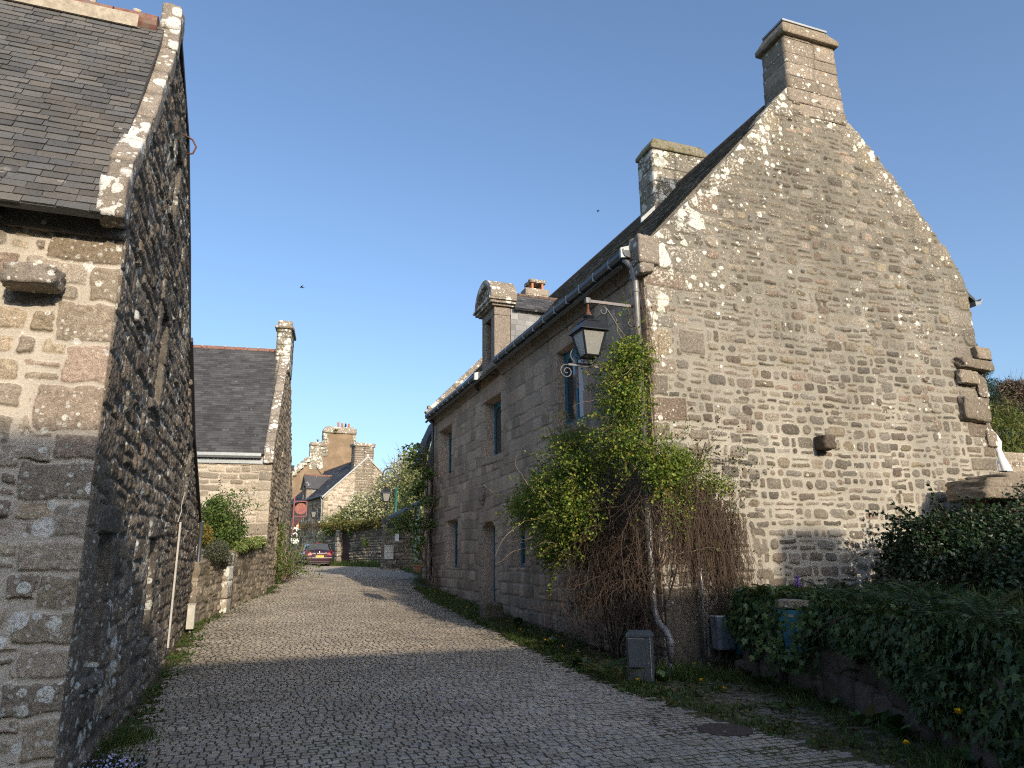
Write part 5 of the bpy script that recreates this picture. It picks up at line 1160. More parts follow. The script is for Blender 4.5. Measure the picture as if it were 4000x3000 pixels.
# ================================================================ hanging signs
SG = thing('shop_sign', (1.62, 31.4, 3), 'dark red iron shop sign with gold ring hung from the second house', 'sign')
sx0, sy, sx1 = 1.64, 31.6, 2.12; y = sy; zt, zb = 4.12, 3.5
mb = MB(); mb.box(1.58, 1.63, y - .025, y + .025, 2.62, 4.34); mb.box(1.63, sx1, y - .02, y + .02, zt - .02, zt + .02); mb.box(1.63, sx1, y - .02, y + .02, zb - .02, zb + .02); mb.box(sx1 - .02, sx1 + .02, y - .02, y + .02, zb, zt); mb.tube([(1.61, y, 3.1), (1.95, y, 3.49)], .025, 4); mb.build('frame', M['signred'], SG)
cx_, cz_ = 1.885, 3.81; KS = .86
mb = MB(); mb.lathe((cx_, y + .012, cz_), [(.275 * KS, 0), (.275 * KS, .024)], 40, (0, -1, 0)); mb.build('disc', M['signred'], SG)
def ringpts(r, n=40, a0=0, a1=2 * math.pi): return [(cx_ + r * KS * math.cos(a), y - .016, cz_ + r * KS * math.sin(a)) for a in np.linspace(a0, a1, n)]
mb = MB(); mb.tube(ringpts(.268), .004, 4); mb.tube(ringpts(.205), .005, 4)
curves = [[(-.17, .03), (-.14, .08), (-.08, .105), (-.02, .10), (.03, .12), (.09, .105), (.13, .115), (.15, .08), (.17, .04)], [(-.15, .0), (-.1, .045), (-.04, .06), (.02, .045), (.1, .05), (.18, .02)], [(-.12, .05), (-.13, -.01), (-.14, -.06), (-.16, -.1)], [(-.09, .05), (-.1, 0), (-.13, -.07)], [(-.03, .03), (-.02, -.03), (-.02, -.08), (0, -.1)], [(-.06, .1), (-.02, .125), (.02, .14), (.06, .13)]]
for c_ in curves: mb.tube([(cx_ + a * KS, y - .016, cz_ + b * KS) for a, b in c_], .0045, 4)
for i, a in enumerate(np.linspace(rad(172), rad(8), 11)):      # letter-like strokes round the rim
    p0 = np.array([cx_ + .215 * KS * math.cos(a), y - .016, cz_ + .215 * KS * math.sin(a)]); p1 = np.array([cx_ + .255 * KS * math.cos(a), y - .016, cz_ + .255 * KS * math.sin(a)])
    t = np.array([-math.sin(a), 0, math.cos(a)])
    mb.tube([p0 - t * .012, p1 - t * (.0 if i % 2 else .012)], .003, 4); mb.tube([p0 + t * .012, p1 + t * (.0 if i % 2 else .012)], .003, 4)
    if i % 2 == 0: mb.tube([(p0 + p1) / 2 - t * .012, (p0 + p1) / 2 + t * .012], .003, 4)
mb.build('gold_lines', M['gold'], SG)

FS = thing('figure_sign', ff(-.7, 6.0, 3.2), 'white running figure above a rounded white sign board', 'sign')
o_ = ff(-.75, 5.3, 0); q = lambda x, z: o_ + FG * x + Z_ * z
mb = MB(); n = 14; pts = [q(-.36, 3.62)] + [q(.36 * math.cos(a) if 0 else .36 * math.cos(a), 3.5 + .34 * math.sin(a)) for a in np.linspace(math.pi, 2 * math.pi, n)] + [q(.36, 3.62)]
mb.prism(pts, -FD * .04); sb = mb.build('board', M['white'], FS)
mb = MB()
for i, (w, z) in enumerate(((.2, 3.52), (.14, 3.43), (.17, 3.34))): mb.tube([q(-w, z) - FD * .046, q(w, z) - FD * .046], .012, 4)
mb.build('board_lines', M['conduit'], sb)
mb = MB(); mb.tube([q(.75, 3.68), q(-.36, 3.68)], .025, 5); mb.tube([q(.75, 3.2), q(.2, 3.66)], .018, 5); mb.build('bracket', M['iron'], FS)
mb = MB(); mb.tube([q(.02, 4.1), q(.08, 4.3), q(.05, 4.52), q(.1, 4.62)], [.07, .075, .08, .03], 8); mb.lathe(q(.12, 4.62), [(.02, 0), (.07, .04), (.075, .09), (.05, .15), (.01, .17)], 10)
mb.tube([q(.03, 4.12), q(.15, 3.95), q(.13, 3.68)], [.06, .05, .03], 7); mb.tube([q(.0, 4.1), q(-.15, 4.02), q(-.34, 3.82)], [.06, .05, .03], 7); mb.tube([q(.03, 4.5), q(-.2, 4.4), q(-.4, 4.52)], [.04, .04, .025], 7); mb.tube([q(.03, 4.5), q(-.2, 4.6), q(-.32, 4.74)], [.04, .04, .025], 7); mb.tube([q(.1, 4.5), q(.3, 4.38), q(.48, 4.42)], [.04, .035, .02], 7)
mb.build('figure', M['figure'], FS, smooth=True)
mb = MB(); mb.tube([q(.2, 4.5), q(.22, 4.75), q(.16, 4.98)], [.05, .06, .01], 7); mb.build('flame', M['orangep'], FS)
mb = MB(); mb.lathe(q(.9, 4.38) + 0, [(.03, 0), (.12, .08), (.14, .22)], 10, tuple(-FD + FG * .2)); mb.tube([q(.9, 4.38), q(1.2, 4.36)], .03, 6); mb.build('spot_lamp', M['iron'], FS)

# ================================================================ parked car, seen from behind
def car():
    cx, cy, hd = 4.47, 51.2, rad(-6.0)
    f = np.array([math.sin(hd), math.cos(hd), 0]); r = np.array([math.cos(hd), -math.sin(hd), 0]); z0 = float(gz(cy + 1)) - .02
    o = np.array([cx, cy, z0]); P = lambda a, b, z: o + r * a + f * b + Z_ * z
    root = thing('parked_car', o, 'plum coloured hatchback parked tail first before the far garden wall', 'car')
    # stations along the car: b (from the tail), half width low/belt/roof, z sill/bumper, belt, roof
    ST = [(0.0, .74, .78, .0, .36, .86, .86), (.06, .80, .83, .0, .27, .90, .90), (.22, .84, .86, .0, .24, .97, 1.0), (.34, .85, .865, .62, .24, .98, 1.22), (.62, .86, .87, .58, .24, .98, 1.44), (1.2, .86, .87, .59, .24, .96, 1.50), (2.0, .86, .87, .58, .24, .93, 1.50), (2.5, .86, .865, .55, .24, .91, 1.38), (3.2, .85, .86, .5, .24, .89, .98), (3.6, .83, .84, .4, .24, .82, .86), (4.05, .76, .76, .3, .3, .62, .64), (4.15, .66, .66, .3, .36, .55, .56)]
    V = []; n = 14
    for b, wl, wb, wr, zs, zb, zr in ST:
        wr = max(wr, .05); zr = max(zr, zb + .01)
        half = [(wl * .86, zs), (wl, zs + .1), (wb, zs + (zb - zs) * .6), (wb * .985, zb), (wr + (wb - wr) * .12, zb + (zr - zb) * .86), (wr * .75, zr), (wr * .3, zr + .015)]
        if wr < .1: half = [(wl * .86, zs), (wl, zs + .1), (wb, zs + (zb - zs) * .6), (wb * .97, zb), (wb * .8, zb + .01), (wb * .5, zb + .015), (wb * .2, zb + .02)]
        V += [P(-a, b, z) for a, z in half] + [P(a, b, z) for a, z in reversed(half)]
    F = [(i * n + j, i * n + (j + 1) % n, (i + 1) * n + (j + 1) % n, (i + 1) * n + j) for i in range(len(ST) - 1) for j in range(n)]
    F += [tuple(range(n - 1, -1, -1)), tuple((len(ST) - 1) * n + j for j in range(n))]
    mb = MB(); mb.add(V, F); body = mb.build('body', M['carpaint'], root, smooth=True)
    sb = body.modifiers.new('Subdivision', 'SUBSURF'); sb.levels = sb.render_levels = 2
    # rear window, lying on the sloping tailgate
    mb = MB(); tl = [(-.67, .26, .97), (.67, .26, .97), (.57, .50, 1.40), (.3, .52, 1.43), (-.3, .52, 1.43), (-.57, .50, 1.40)]
    mb.prism([P(a, b - .055, z + .01) for a, b, z in tl], f * .05); mb.build('rear_window', M['carglass'], root, bevel=.01)
    for sg in (-1, 1):
        mb = MB(); sw = [(.845, .62, 1.0), (.845, 1.42, .985), (.70, 1.42, 1.40), (.69, .85, 1.40)]; s2 = [(.845, 1.5, .985), (.845, 2.45, .95), (.66, 2.15, 1.39), (.70, 1.5, 1.40)]
        for q in (sw, s2): mb.prism([P(sg * (a + .012), b, z) for a, b, z in q], r * sg * .012)
        mb.build('side_window', M['carglass'], root)
        mb = MB(); mb.prism([P(sg * a, b, z) for a, b, z in ((.46, .0, .72), (.80, .03, .70), (.885, .3, .78), (.875, .34, 1.02), (.76, .12, 1.0), (.58, .03, .92))], -f * .03); mb.build('tail_lamp', M['redlamp'], root, bevel=.012)
        for b in (.72, 3.3):
            w = MB(); w.lathe(P(sg * .69, b, .31), [(.20, -.1), (.29, -.1), (.315, -.07), (.315, .07), (.29, .1), (.20, .1)], 22, tuple(r * sg)); wo = w.build('wheel', M['tyre'], root)
            w = MB(); w.lathe(P(sg * .69, b, .31), [(.2, .06), (.2, .085), (.06, .095)], 22, tuple(r * sg)); w.build('rim', M['rim'], wo)
        mb = MB(); mb.rough(P(sg * .97, 2.55, 1.0), r * .1, f * .07, Z_ * .07, .5, .02, 3, 6); mb.build('door_mirror', M['trim'], root, smooth=True)
        mb = MB()
        for bb in (1.35, 2.3): mb.prism([P(sg * .872, bb, .78), P(sg * .872, bb - .18, .785), P(sg * .872, bb - .18, .81), P(sg * .872, bb, .81)], r * sg * .02)
        mb.build('door_handle', M['trim'], root)
    mb = MB(); mb.prism([P(-.82, -.035, .50), P(.82, -.035, .50), P(.80, -.02, .62), P(-.80, -.02, .62)], f * .2); mb.prism([P(-.7, -.01, .24), P(.7, -.01, .24), P(.72, -.02, .36), P(-.72, -.02, .36)], f * .1); mb.build('bumper', M['carpaint'], root, bevel=.03)
    mb = MB(); mb.prism([P(-.62, 0.02, .18), P(.62, .02, .18), P(.62, .02, .30), P(-.62, .02, .30)], f * 3.9); mb.build('underbody', M['trim'], root)
    mb = MB(); mb.prism([P(-.26, -.052, .585), P(.26, -.052, .585), P(.26, -.045, .70), P(-.26, -.045, .70)], f * .02); pl = mb.build('number_plate', M['plate'], root)
    mb = MB(); mb.prism([P(-.26, -.056, .587), P(-.215, -.056, .587), P(-.215, -.049, .698), P(-.26, -.049, .698)], f * .004); mb.build('plate_band', M['plateblue'], pl)
    mb = MB()
    for i, a in enumerate((-.17, -.12, -.03, .02, .07, .16, .21)):
        if i in (0, 1, 2, 4, 5, 6): mb.prism([P(a - .014, -.057, .61), P(a - .004, -.057, .61), P(a - .004, -.051, .68), P(a - .014, -.051, .68)], f * .003)
        mb.prism([P(a - .014, -.0555, .64), P(a + .014, -.0555, .64), P(a + .014, -.055, .65), P(a - .014, -.055, .65)], f * .003)
    mb.build('plate_mark', M['plateink'], pl)
    mb = MB(); mb.lathe(P(0, .045, .905), [(.05, 0), (.045, .02), (.01, .025)], 14, tuple(-f)); mb.prism([P(.36, .035, .885), P(.48, .035, .885), P(.48, .035, .91), P(.36, .035, .91)], -f * .012); mb.build('badge', M['chrome'], root)
    mb = MB(); mb.prism([P(-.14, .42, 1.445), P(.14, .42, 1.445), P(.14, .44, 1.47), P(-.14, .44, 1.47)], f * .03); mb.build('brake_lamp', M['redlamp'], root)
    root.scale = (1.07, 1.07, 1.07)
car()

# ================================================================ things at the foot of the right house
CB = thing('utility_cabinet', (5.15, 9.1, 0), 'grey metal utility cabinet beside the downpipe', 'cabinet')
ux = np.array([math.cos(rad(-34)), math.sin(rad(-34)), 0]); uy = np.array([-ux[1], ux[0], 0]); o_ = np.array([5.12, 9.1, 0])
cb = lambda a, b, z: o_ + ux * a + uy * b + Z_ * z
mb = MB(); mb.obox(cb(0, 0, .30), ux * .175, uy * .14, Z_ * .29); mb.obox(cb(0, 0, .60), ux * .185, uy * .15, Z_ * .022); mb.prism([cb(-.175, -.14, .62), cb(.175, -.14, .62), cb(.15, .1, .645), cb(-.15, .1, .645)], Z_ * .01); mb.build('cabinet_body', M['greypaint'], CB, bevel=.012)
mb = MB(); mb.obox(cb(-.04, -.15, .38), ux * .115, uy * .02, Z_ * .185); mb.build('door', M['greypaint'], CB, bevel=.008)
mb = MB(); mb.obox(cb(.145, -.1445, .33), ux * .0035, uy * .004, Z_ * .26); mb.obox(cb(-.04, -.171, .563), ux * .11, uy * .0015, Z_ * .003); mb.build('worn_edge', M['conduit'], CB)
mb = MB(); mb.lathe(cb(.115, -.14, .25), [(.012, 0), (.012, .012)], 10, tuple(-uy)); mb.build('lock', M['zinc'], CB)

MT = thing('meter_box', (6.9, 9.65, .25), 'scuffed pale grey meter box low on the gable beside the gate', 'meter box')
mb = MB(); mb.box(6.74, 7.04, 9.58, 9.8, .26, .74); mb.build('box_body', M['alu'], MT, bevel=.03)
mb = MB(); mb.box(6.735, 7.045, 9.575, 9.8, .735, .755); mb.build('lid', M['white'], MT, bevel=.005)
mb = MB(); mb.lathe((6.94, 9.58, .31), [(.016, 0), (.016, .016), (.008, .016)], 10, (0, -1, 0)); mb.build('lock', M['chrome'], MT)
mb = MB(); mb.tube([(6.58, 9.72, 1.7), (6.59, 9.72, 1.2), (6.58, 9.72, .24)], .026, 9); cd = mb.build('conduit', M['pipel'], MT, smooth=True)
mb = MB(); mb.tube([(6.58, 9.72, .25), (6.58, 9.7, .16), (6.64, 9.68, .1), (6.75, 9.68, .11), (6.8, 9.68, .17), (6.81, 9.68, .27)], .032, 9); mb.tube([(6.93, 9.7, .27), (6.93, 9.7, .02)], .03, 8); mb.build('elbow', M['barkd'], MT, smooth=True)

GT = thing('garden_gate', (7.2, 9.62, .2), 'teal wooden garden gate with rounded post against the gable', 'gate')
mb = MB(); pts = [(7.06, 9.5, .2), (7.06, 9.5, 1.02)] + [(7.145 - .085 * math.cos(a), 9.5, 1.02 + .13 * math.sin(a)) for a in np.linspace(0.2, math.pi, 10)] + [(7.23, 9.5, .2)]; mb.prism(pts, (0, .14, 0)); mb.build('post', M['teal'], GT, bevel=.006)
mb = MB(); mb.box(7.23, 8.2, 9.53, 9.59, .9, 1.02); mb.box(7.23, 8.2, 9.53, 9.59, .42, .52)
for i in range(6): mb.box(7.28 + .15 * i, 7.39 + .15 * i, 9.59, 9.615, .3, .92)
mb.build('rails', M['teal'], GT, bevel=.005)

LB = thing('letter_box', (6.25, 6.95, .6), 'teal letter box sunk in the ivy, stone slab on top', 'letter box')
nb = np.array([-.78, -.62, 0]); nb /= np.linalg.norm(nb); tb = np.array([-nb[1], nb[0], 0]); o_ = np.array([6.37, 7.49, 0])
lb = lambda a, b, z: o_ + tb * a + nb * b + Z_ * z
mb = MB(); mb.prism([lb(-.14, -.1, .98), lb(.14, -.1, .98), lb(.105, -.06, .5), lb(-.105, -.06, .5)], nb * .18); mb.build('box_body', M['teal'], LB, bevel=.015)
mb = MB(); mb.prism([lb(-.145, .085, .985), lb(.145, .085, .985)] + [lb(.145 - .29 * t, .085, .82 - .03 * math.sin(t * 6.28 * 1.5)) for t in np.linspace(0, 1, 12)], nb * .02); mb.build('flap', M['teal'], LB)
mb = MB(); mb.prism([lb(-.06, .106, .90), lb(.06, .106, .90), lb(.06, .106, .935), lb(-.06, .106, .935)], nb * .004); mb.build('name_plate', M['alu'], LB)
mb = MB(); mb.rough(lb(.02, -.06, 1.05), tb * .2, nb * .17, Z_ * .05, .25, .03, 4, 8); mb.build('cover_slab', M['slab'], LB, smooth=True)

mb = MB(); mb.rough((5.36, 16.35, .42), (.24, 0, 0), (0, .2, .01), (0, 0, .25), .25, .03, 7, 10); tag(mb.build('mounting_block', M['block'], None, smooth=True), 'mossy granite block standing on the verge by the door', 'stone block')
mb = MB(); mb.lathe((4.42, 6.3, .012), [(.26, -.05), (.26, 0), (.245, .004)], 30, (0, 0, 1)); tag(mb.build('manhole_cover', M['lid'], None), 'round rusty brown iron cover set in the worn verge', 'cover')
RS = thing('stone_steps', (12.6, 9.2, 2.4), 'two thick stone slabs jutting out above the dark shrub', 'steps')
mb = MB(); mb.rough((12.75, 9.1, 2.88), (1.0, 0, .06), (0, .4, 0), (0, 0, .09), .12, .018, 5, 12); mb.rough((12.25, 9.05, 2.66), (.62, 0, .0), (0, .38, 0), (0, 0, .1), .15, .02, 9, 12); mb.rough((13.3, 9.2, 3.04), (.9, 0, .08), (0, .4, 0), (0, 0, .07), .12, .018, 11, 12); mb.build_each('slab', M['slab'], RS, smooth=True)
mb = MB(); mb.box(12.1, 14.2, 9.0, 9.45, .5, 2.6); mb.build('support_wall', M['boulder'], RS)
# folded white parasol beyond the gable edge
PR = thing('parasol', (15.7, 11.35, 2.5), 'folded white cloth parasol at the right edge of the gable', 'parasol')
mb = MB(); V = []; n = 22; m = 7
for i in range(m):
    z = 4.45 - 1.0 * i / (m - 1); rr_ = (.03, .1, .14, .11, .13, .17, .21)[i]
    for j in range(n): a = 2 * math.pi * j / n; k = rr_ * (1 + .28 * math.sin(a * 6 + i * .2)); V.append((15.66 + .14 * (i / m) + k * math.cos(a), 11.35 + k * math.sin(a), z))
F = [(i * n + j, (i + 1) * n + j, (i + 1) * n + (j + 1) % n, i * n + (j + 1) % n) for i in range(m - 1) for j in range(n)]; mb.add(V, F); mb.build('cloth', M['cloth'], PR, smooth=True)
mb = MB(); mb.tube([(15.78, 11.35, 2.5), (15.68, 11.35, 4.5)], .02, 8); mb.build('pole', M['white'], PR)
rg = np.random.default_rng(97); st = courses(rg, 0, 14, 2, 5, (.16, .3), (.3, .9), .03, .1)
w = wall('garden_wall', M['sunny'], None, (16, 15, 0), (1, 0, 0), (0, -1, 0), grid(0, 12, .05), grid(2, 4.66, .05), st, (), (), None, seed=47, relief=.03, edge=.03, rough=.01); tag(w, 'sunny garden wall with weeds below the bamboo', 'wall')
mb = MB(); mb.box(7.3, 40, 3.0, 9.3, -.5, .82); mb.box(8.3, 40, 9.3, 9.86, -.5, .82); tag(mb.build('garden_ground', M['soil']), kind='structure')
mb = MB(); mb.box(13.8, 40, 9.9, 40, -.5, 2.5); tag(mb.build('terrace_ground', M['soil']), kind='structure')

# swallows and the bird on the far chimney
def bird(x, y, z, s, lab, roll=.3):
    o_ = np.array([x, y, z]); mb = MB()
    mb.tube([o_ + s * np.array(q) for q in ((-.16, 0, .0), (-.1, 0, .01), (0, 0, .015), (.1, 0, 0), (.16, 0, -.0), (.26, 0, -.01))], [s * .012, s * .045, s * .05, s * .035, s * .018, s * .004], 8)
    b = mb.build('body', M['bird'], r_ := thing('bird', o_, lab, 'bird'), smooth=True)
    for sg in (-1, 1):
        V = [(-.07, sg * .03, .02), (.06, sg * .03, .015), (.0, sg * .2, .02 + roll * .2), (.14, sg * .42, .0 + roll * .25), (.03, sg * .2, .03 + roll * .2), (-.05, sg * .15, .03 + roll * .12)]
        mb = MB(); mb.prism([o_ + s * np.array(q) for q in (V[0], V[1], V[2], V[3], V[4], V[5])], (0, 0, .006 * s)); mb.build('wing', M['bird'], r_)
    return r_
bird(1.26, 30, 13.1, .55, 'small dark bird in flight above the second house')
bird(15.67, 30, 19.15, .5, 'small dark bird in flight left of the big gable', -.2)
mb = MB(); mb.tube([(8.62, 76.5, 15.55), (8.64, 76.5, 15.75), (8.66, 76.5, 15.95), (8.6, 76.5, 16.05)], [.06, .11, .08, .03], 8); tag(mb.build('bird', M['bird'], None, smooth=True), 'black bird perched between the far chimney pots', 'bird')
# ================================================================ planting
def blob(rg, n, cl, shell=.55):
    """points and outward directions in a set of ellipsoids (c, r, weight)"""
    w = np.array([q[2] if len(q) > 2 else np.prod(q[1]) ** .7 for q in cl]); k = rg.choice(len(cl), n, p=w / w.sum())
    d = runit(rg, n); r = (shell + (1 - shell) * rg.random(n)) ** .8
    lump = 1 + .22 * vn(d[:, 0] * 3 + k * 7, d[:, 2] * 3 + d[:, 1] * 2, 1.3, 3)
    c = np.array([q[0] for q in cl])[k]; R_ = np.array([q[1] for q in cl])[k]
    return c + d * R_ * (r * lump)[:, None], d
def foliage(name, mat, parent, rg, n, cl, size, tm, shell=.5, up=.3, droop=-.15, jit=.9, sun=.0):
    P, d = blob(rg, n, cl, shell)
    Nn = d * .7 + np.array([0, -.3, .6]) * up + runit(rg, n) * jit; Dd = runit(rg, n) + d * .5 + np.array([0, 0, droop])
    return leaves(name, mat, parent, P, Nn, Dd, rg.uniform(*size, n), tm, rg)
def stems(name, mat, parent, paths, r=.006, n=3, taper=.35):
    V = []; F = []; b = 0
    for P in paths:
        P = np.asarray(P); m = len(P); T = np.gradient(P, axis=0); T /= np.linalg.norm(T, axis=1)[:, None] + 1e-9
        X = np.cross(T, (.31, .77, .55)); X /= np.linalg.norm(X, axis=1)[:, None] + 1e-9; Y = np.cross(T, X)
        rr_ = (r if np.isscalar(r) else RNG.uniform(*r)) * np.linspace(1, taper, m)
        a = np.linspace(0, 2 * np.pi, n, endpoint=False)
        q = P[:, None] + rr_[:, None, None] * (np.cos(a)[None, :, None] * X[:, None] + np.sin(a)[None, :, None] * Y[:, None])
        V.append(q.reshape(-1, 3)); i = np.arange(m * n).reshape(m, n) + b
        F.append(np.stack([i[:-1], np.roll(i, -1, 1)[:-1], np.roll(i, -1, 1)[1:], i[1:]], -1).reshape(-1, 4)); b += m * n
    return npmesh(name, np.concatenate(V), np.concatenate(F), mat, parent, smooth=True)

# ---- climbing rose at the corner of the right house
rg = np.random.default_rng(101)
RO = thing('climbing_rose', (5.6, 10.6, 0), 'big climbing rose with bright small leaves covering the lantern corner', 'climber')
CL = [((5.68, 9.97, 4.82), (.38, .5, .42), 1.2), ((5.60, 10.05, 4.15), (.42, .62, .6), 1.5), ((5.58, 10.2, 3.4), (.45, .75, .5), 1.1), ((5.36, 11.4, 3.2), (.5, 1.0, .5), 1.7), ((5.25, 12.3, 2.8), (.5, 1.3, .6), 2.9), ((5.2, 11.4, 2.35), (.55, 1.0, .55), 2.2), ((5.28, 13.2, 2.55), (.42, 1.0, .45), 1.6), ((5.2, 13.9, 2.75), (.3, .7, .25), .6), ((5.5, 11.9, 3.7), (.34, .9, .3), .8), ((5.9, 9.45, 3.0), (.45, .3, .5), 1.0), ((5.15, 11.9, 1.85), (.34, .7, .45), .9), ((5.25, 12.6, 1.75), (.22, .4, .3), .3)]
foliage('leaves', M['rose'], RO, rg, 27000, CL, (.035, .078), 'oval', .12, .5, -.25, .85)
# sprays reaching out beyond the mass
paths = []; LP = []; LD = []
for i in range(330):
    c, r_, *_ = CL[rg.choice(len(CL), p=np.array([q[2] for q in CL]) / sum(q[2] for q in CL))]; d = runit(rg, 1)[0]; d[0] = -abs(d[0]) * .6; p0 = np.array(c) + d * np.array(r_) * .7
    p = wander(rg, p0, d + np.array([-.1, -.1, .3]), rg.uniform(.3, .85), 7, .25, -.14); paths.append(p)
    for k in range(2, 8):
        for _ in range(3): LP.append(p[k] + rg.normal(size=3) * .02); LD.append(runit(rg, 1)[0] + d * .5)
LP = np.array(LP); leaves('spray_leaves', M['rose'], RO, LP, runit(rg, len(LP)) + (0, -.3, .5), np.array(LD), rg.uniform(.035, .065, len(LP)), 'oval', rg)
stems('spray_stems', M['barkr'], RO, paths, .004, 3)
# main trunks and the hanging brown tangle
paths = []
for i in range(26):
    x0 = rg.uniform(5.55, 5.95); y0 = rg.uniform(9.75, 11.2); paths.append(wander(rg, (x0, y0, .05), (rg.normal() * .15, rg.normal() * .2, 1), rg.uniform(2.0, 4.6), 16, .13, .08, lambda p: np.array([(5.72 - p[0]) * .15, (10.1 - p[1]) * .06, 0])))
stems('trunk', M['barkd'], RO, paths, (.008, .022), 5, .5)
paths = []
for i in range(620):
    y0 = rg.uniform(9.5, 11.9); x0 = 5.85 - rg.random() * min(.7, .15 + (y0 - 9.4) * .3); z0 = rg.uniform(1.3, 3.0) - (y0 - 9.6) * .2
    paths.append(wander(rg, (x0, y0, z0), (rg.normal() * .5, rg.normal() * .5, -.6), rg.uniform(.5, 1.5), 9, .3, -.13))
stems('hanging_stems', M['bark'], RO, paths, (.003, .007), 3)
paths = []
for i in range(90):
    y0 = rg.uniform(9.6, 12.6); p0 = (rg.uniform(5.2, 5.9), y0, rg.uniform(.1, .9)); paths.append(wander(rg, p0, (rg.normal(), rg.normal(), rg.normal() * .6 + .3), rg.uniform(.5, 1.3), 10, .3, -.02))
stems('arching_stems', M['barkd'], RO, paths, (.004, .009), 3)
paths = []
for i in range(60):
    c, r_, *_ = CL[rg.integers(len(CL))]; p0 = np.array(c) + rg.normal(size=3) * np.array(r_) * .5; paths.append(wander(rg, p0, (rg.normal() * .4 - .3, rg.normal() - .2, rg.normal() * .5), rg.uniform(.5, 1.2), 9, .2, 0))
stems('pale_canes', M['barkg'], RO, paths, (.005, .009), 4)
# ---- leafless creeper on the gable
CR = thing('creeper', (6.8, 9.6, 0), 'mostly bare creeper, brown stems hanging on the gable', 'climber')
paths = []
for i in range(820):
    x0 = 6.0 + 1.35 * rg.random() ** .8; top = np.interp(x0, [6, 6.5, 7.1, 7.4], [3.3, 2.9, 2.55, 2.2]); z0 = top - rg.random() ** 2 * 1.3
    paths.append(wander(rg, (x0, 9.80 - rg.random() ** 1.5 * .34, z0), (rg.normal() * .35, rg.normal() * .12, -1), min(rg.uniform(.5, 1.7), z0 - .25), 9, .2, -.22, lambda p: np.array([0, (9.74 - p[1]) * .25, 0])))
stems('hanging_stems', M['bark'], CR, paths, (.003, .0065), 3)
paths = []
for i in range(70):
    a = rg.uniform(6.0, 7.2); paths.append(wander(rg, (a, 9.8 - rg.random() * .12, rg.uniform(1.6, 3.2)), (rg.normal() * .6 + .5, -.1, rg.normal() * .5 + .5), rg.uniform(.5, 1.5), 10, .22, -.02, lambda p: np.array([0, (9.76 - p[1]) * .4, -.12 * max(0, p[2] - 3.5)])))
stems('bare_stems', M['barkg'], CR, paths, .005, 3)
LP = np.concatenate([p[3:] for p in paths]); LP = LP[rg.random(len(LP)) < .75]; LP = np.repeat(LP, 2, 0) + rg.normal(size=(2 * len(LP), 3)) * .03
leaves('young_leaves', M['creeper'], CR, LP, runit(rg, len(LP)) + (0, -.6, .3), runit(rg, len(LP)) + (0, 0, -.3), rg.uniform(.03, .075, len(LP)), 'oval', rg)
foliage('leaves', M['rose'], CR, rg, 2200, [((6.35, 9.55, 3.0), (.5, .2, .35), 1.6), ((6.9, 9.6, 2.75), (.4, .16, .22), .8), ((6.2, 9.55, 2.4), (.25, .2, .5), .5)], (.035, .06), 'oval', .2, .4, -.2, .9)
paths = []
for i in range(30): paths.append(wander(rg, (5.98 + rg.random() * .12, 9.86 - rg.random() * .1 + (0 if i % 2 else .3), rg.uniform(4.2, 5.4)), (rg.normal() * .1 - .05, 0, 1), rg.uniform(.5, 1.4), 8, .12, .05, lambda p: np.array([(5.93 - p[0]) * .5, 0, 0])))
stems('red_stems', M['barkr'], CR, paths, .0045, 3)

# ---- ivy clad low wall at right
IB = np.array([(6.72, 9.25), (6.68, 8.14), (6.38, 6.94), (6.10, 6.03), (5.72, 4.9), (5.3, 3.9), (4.9, 2.6)])
sI = np.concatenate([[0], np.cumsum(np.hypot(*np.diff(IB, axis=0).T))])
def ib(s): return np.stack([np.interp(s, sI, IB[:, 0]), np.interp(s, sI, IB[:, 1])], -1)
def ibn(s): t = ib(np.asarray(s) + .05) - ib(np.asarray(s) - .05); t /= np.linalg.norm(t, axis=-1, keepdims=True); return np.stack([t[..., 1], -t[..., 0]], -1)
IW = thing('ivy_wall', (6.3, 6.8, 0), 'low boulder wall at right overgrown by dark ivy', 'wall')
rg = np.random.default_rng(111); mb = MB(); s = .1
while s < sI[-1] - .2:
    w = rg.uniform(.22, .42); h = rg.uniform(.18, .34); p = ib(s + w / 2); nn = ibn(s + w / 2); t = np.array([nn[1], -nn[0]]); z = 0; mb.cur = tuple(rg.random(3))
    while z < .78:
        h = min(rg.uniform(.2, .42), .98 - z); mb.cur = tuple(rg.random(3)); q = p - nn * (.16 + .1 * z)
        mb.rough((q[0] + t[0] * rg.normal() * .05, q[1] + t[1] * rg.normal() * .05, z + h / 2 - .03), (t[0] * w * .54, t[1] * w * .54, rg.normal() * .02), (nn[0] * .2, nn[1] * .2, 0), (0, 0, h * .53), .45, .05, int(rg.integers(99)), 7); z += h * .96
    s += w
mb.build('boulders', M['boulder'], IW, smooth=True)
n = 9500; s = rg.random(n) * sI[-1]; low = np.interp(s, [0, .6, 1.6, 2.2, 3.3, 4.2, 5.2, 7.2], [.4, .3, .36, .62, .5, .22, .05, .0]) + .16 * vn(s, s * 0, 2.2, 5)
zt = 1.08 + .15 * vn(s, s * 0, 1.3, 6); z = low + (zt - low) * rg.random(n) ** .8
bul = .12 * np.sin(np.clip((z - low) / (zt - low + .01), 0, 1) * math.pi) + .12 * vn(s * 2.2, z * 2.5, 1, 7)
P = ib(s); nn = ibn(s); dpt = bul + rg.normal(0, .045, n) + .04 - .14 * z
P3 = np.stack([P[:, 0] + nn[:, 0] * dpt, P[:, 1] + nn[:, 1] * dpt, z], -1); N3_ = np.stack([nn[:, 0], nn[:, 1], np.full(n, .45)], -1)
leaves('ivy', M['ivy'], IW, P3, N3_ + runit(rg, n) * .55, runit(rg, n) * .55 + np.array([0, 0, -1]) + N3_ * .2, rg.uniform(.045, .095, n), 'ivy', rg)
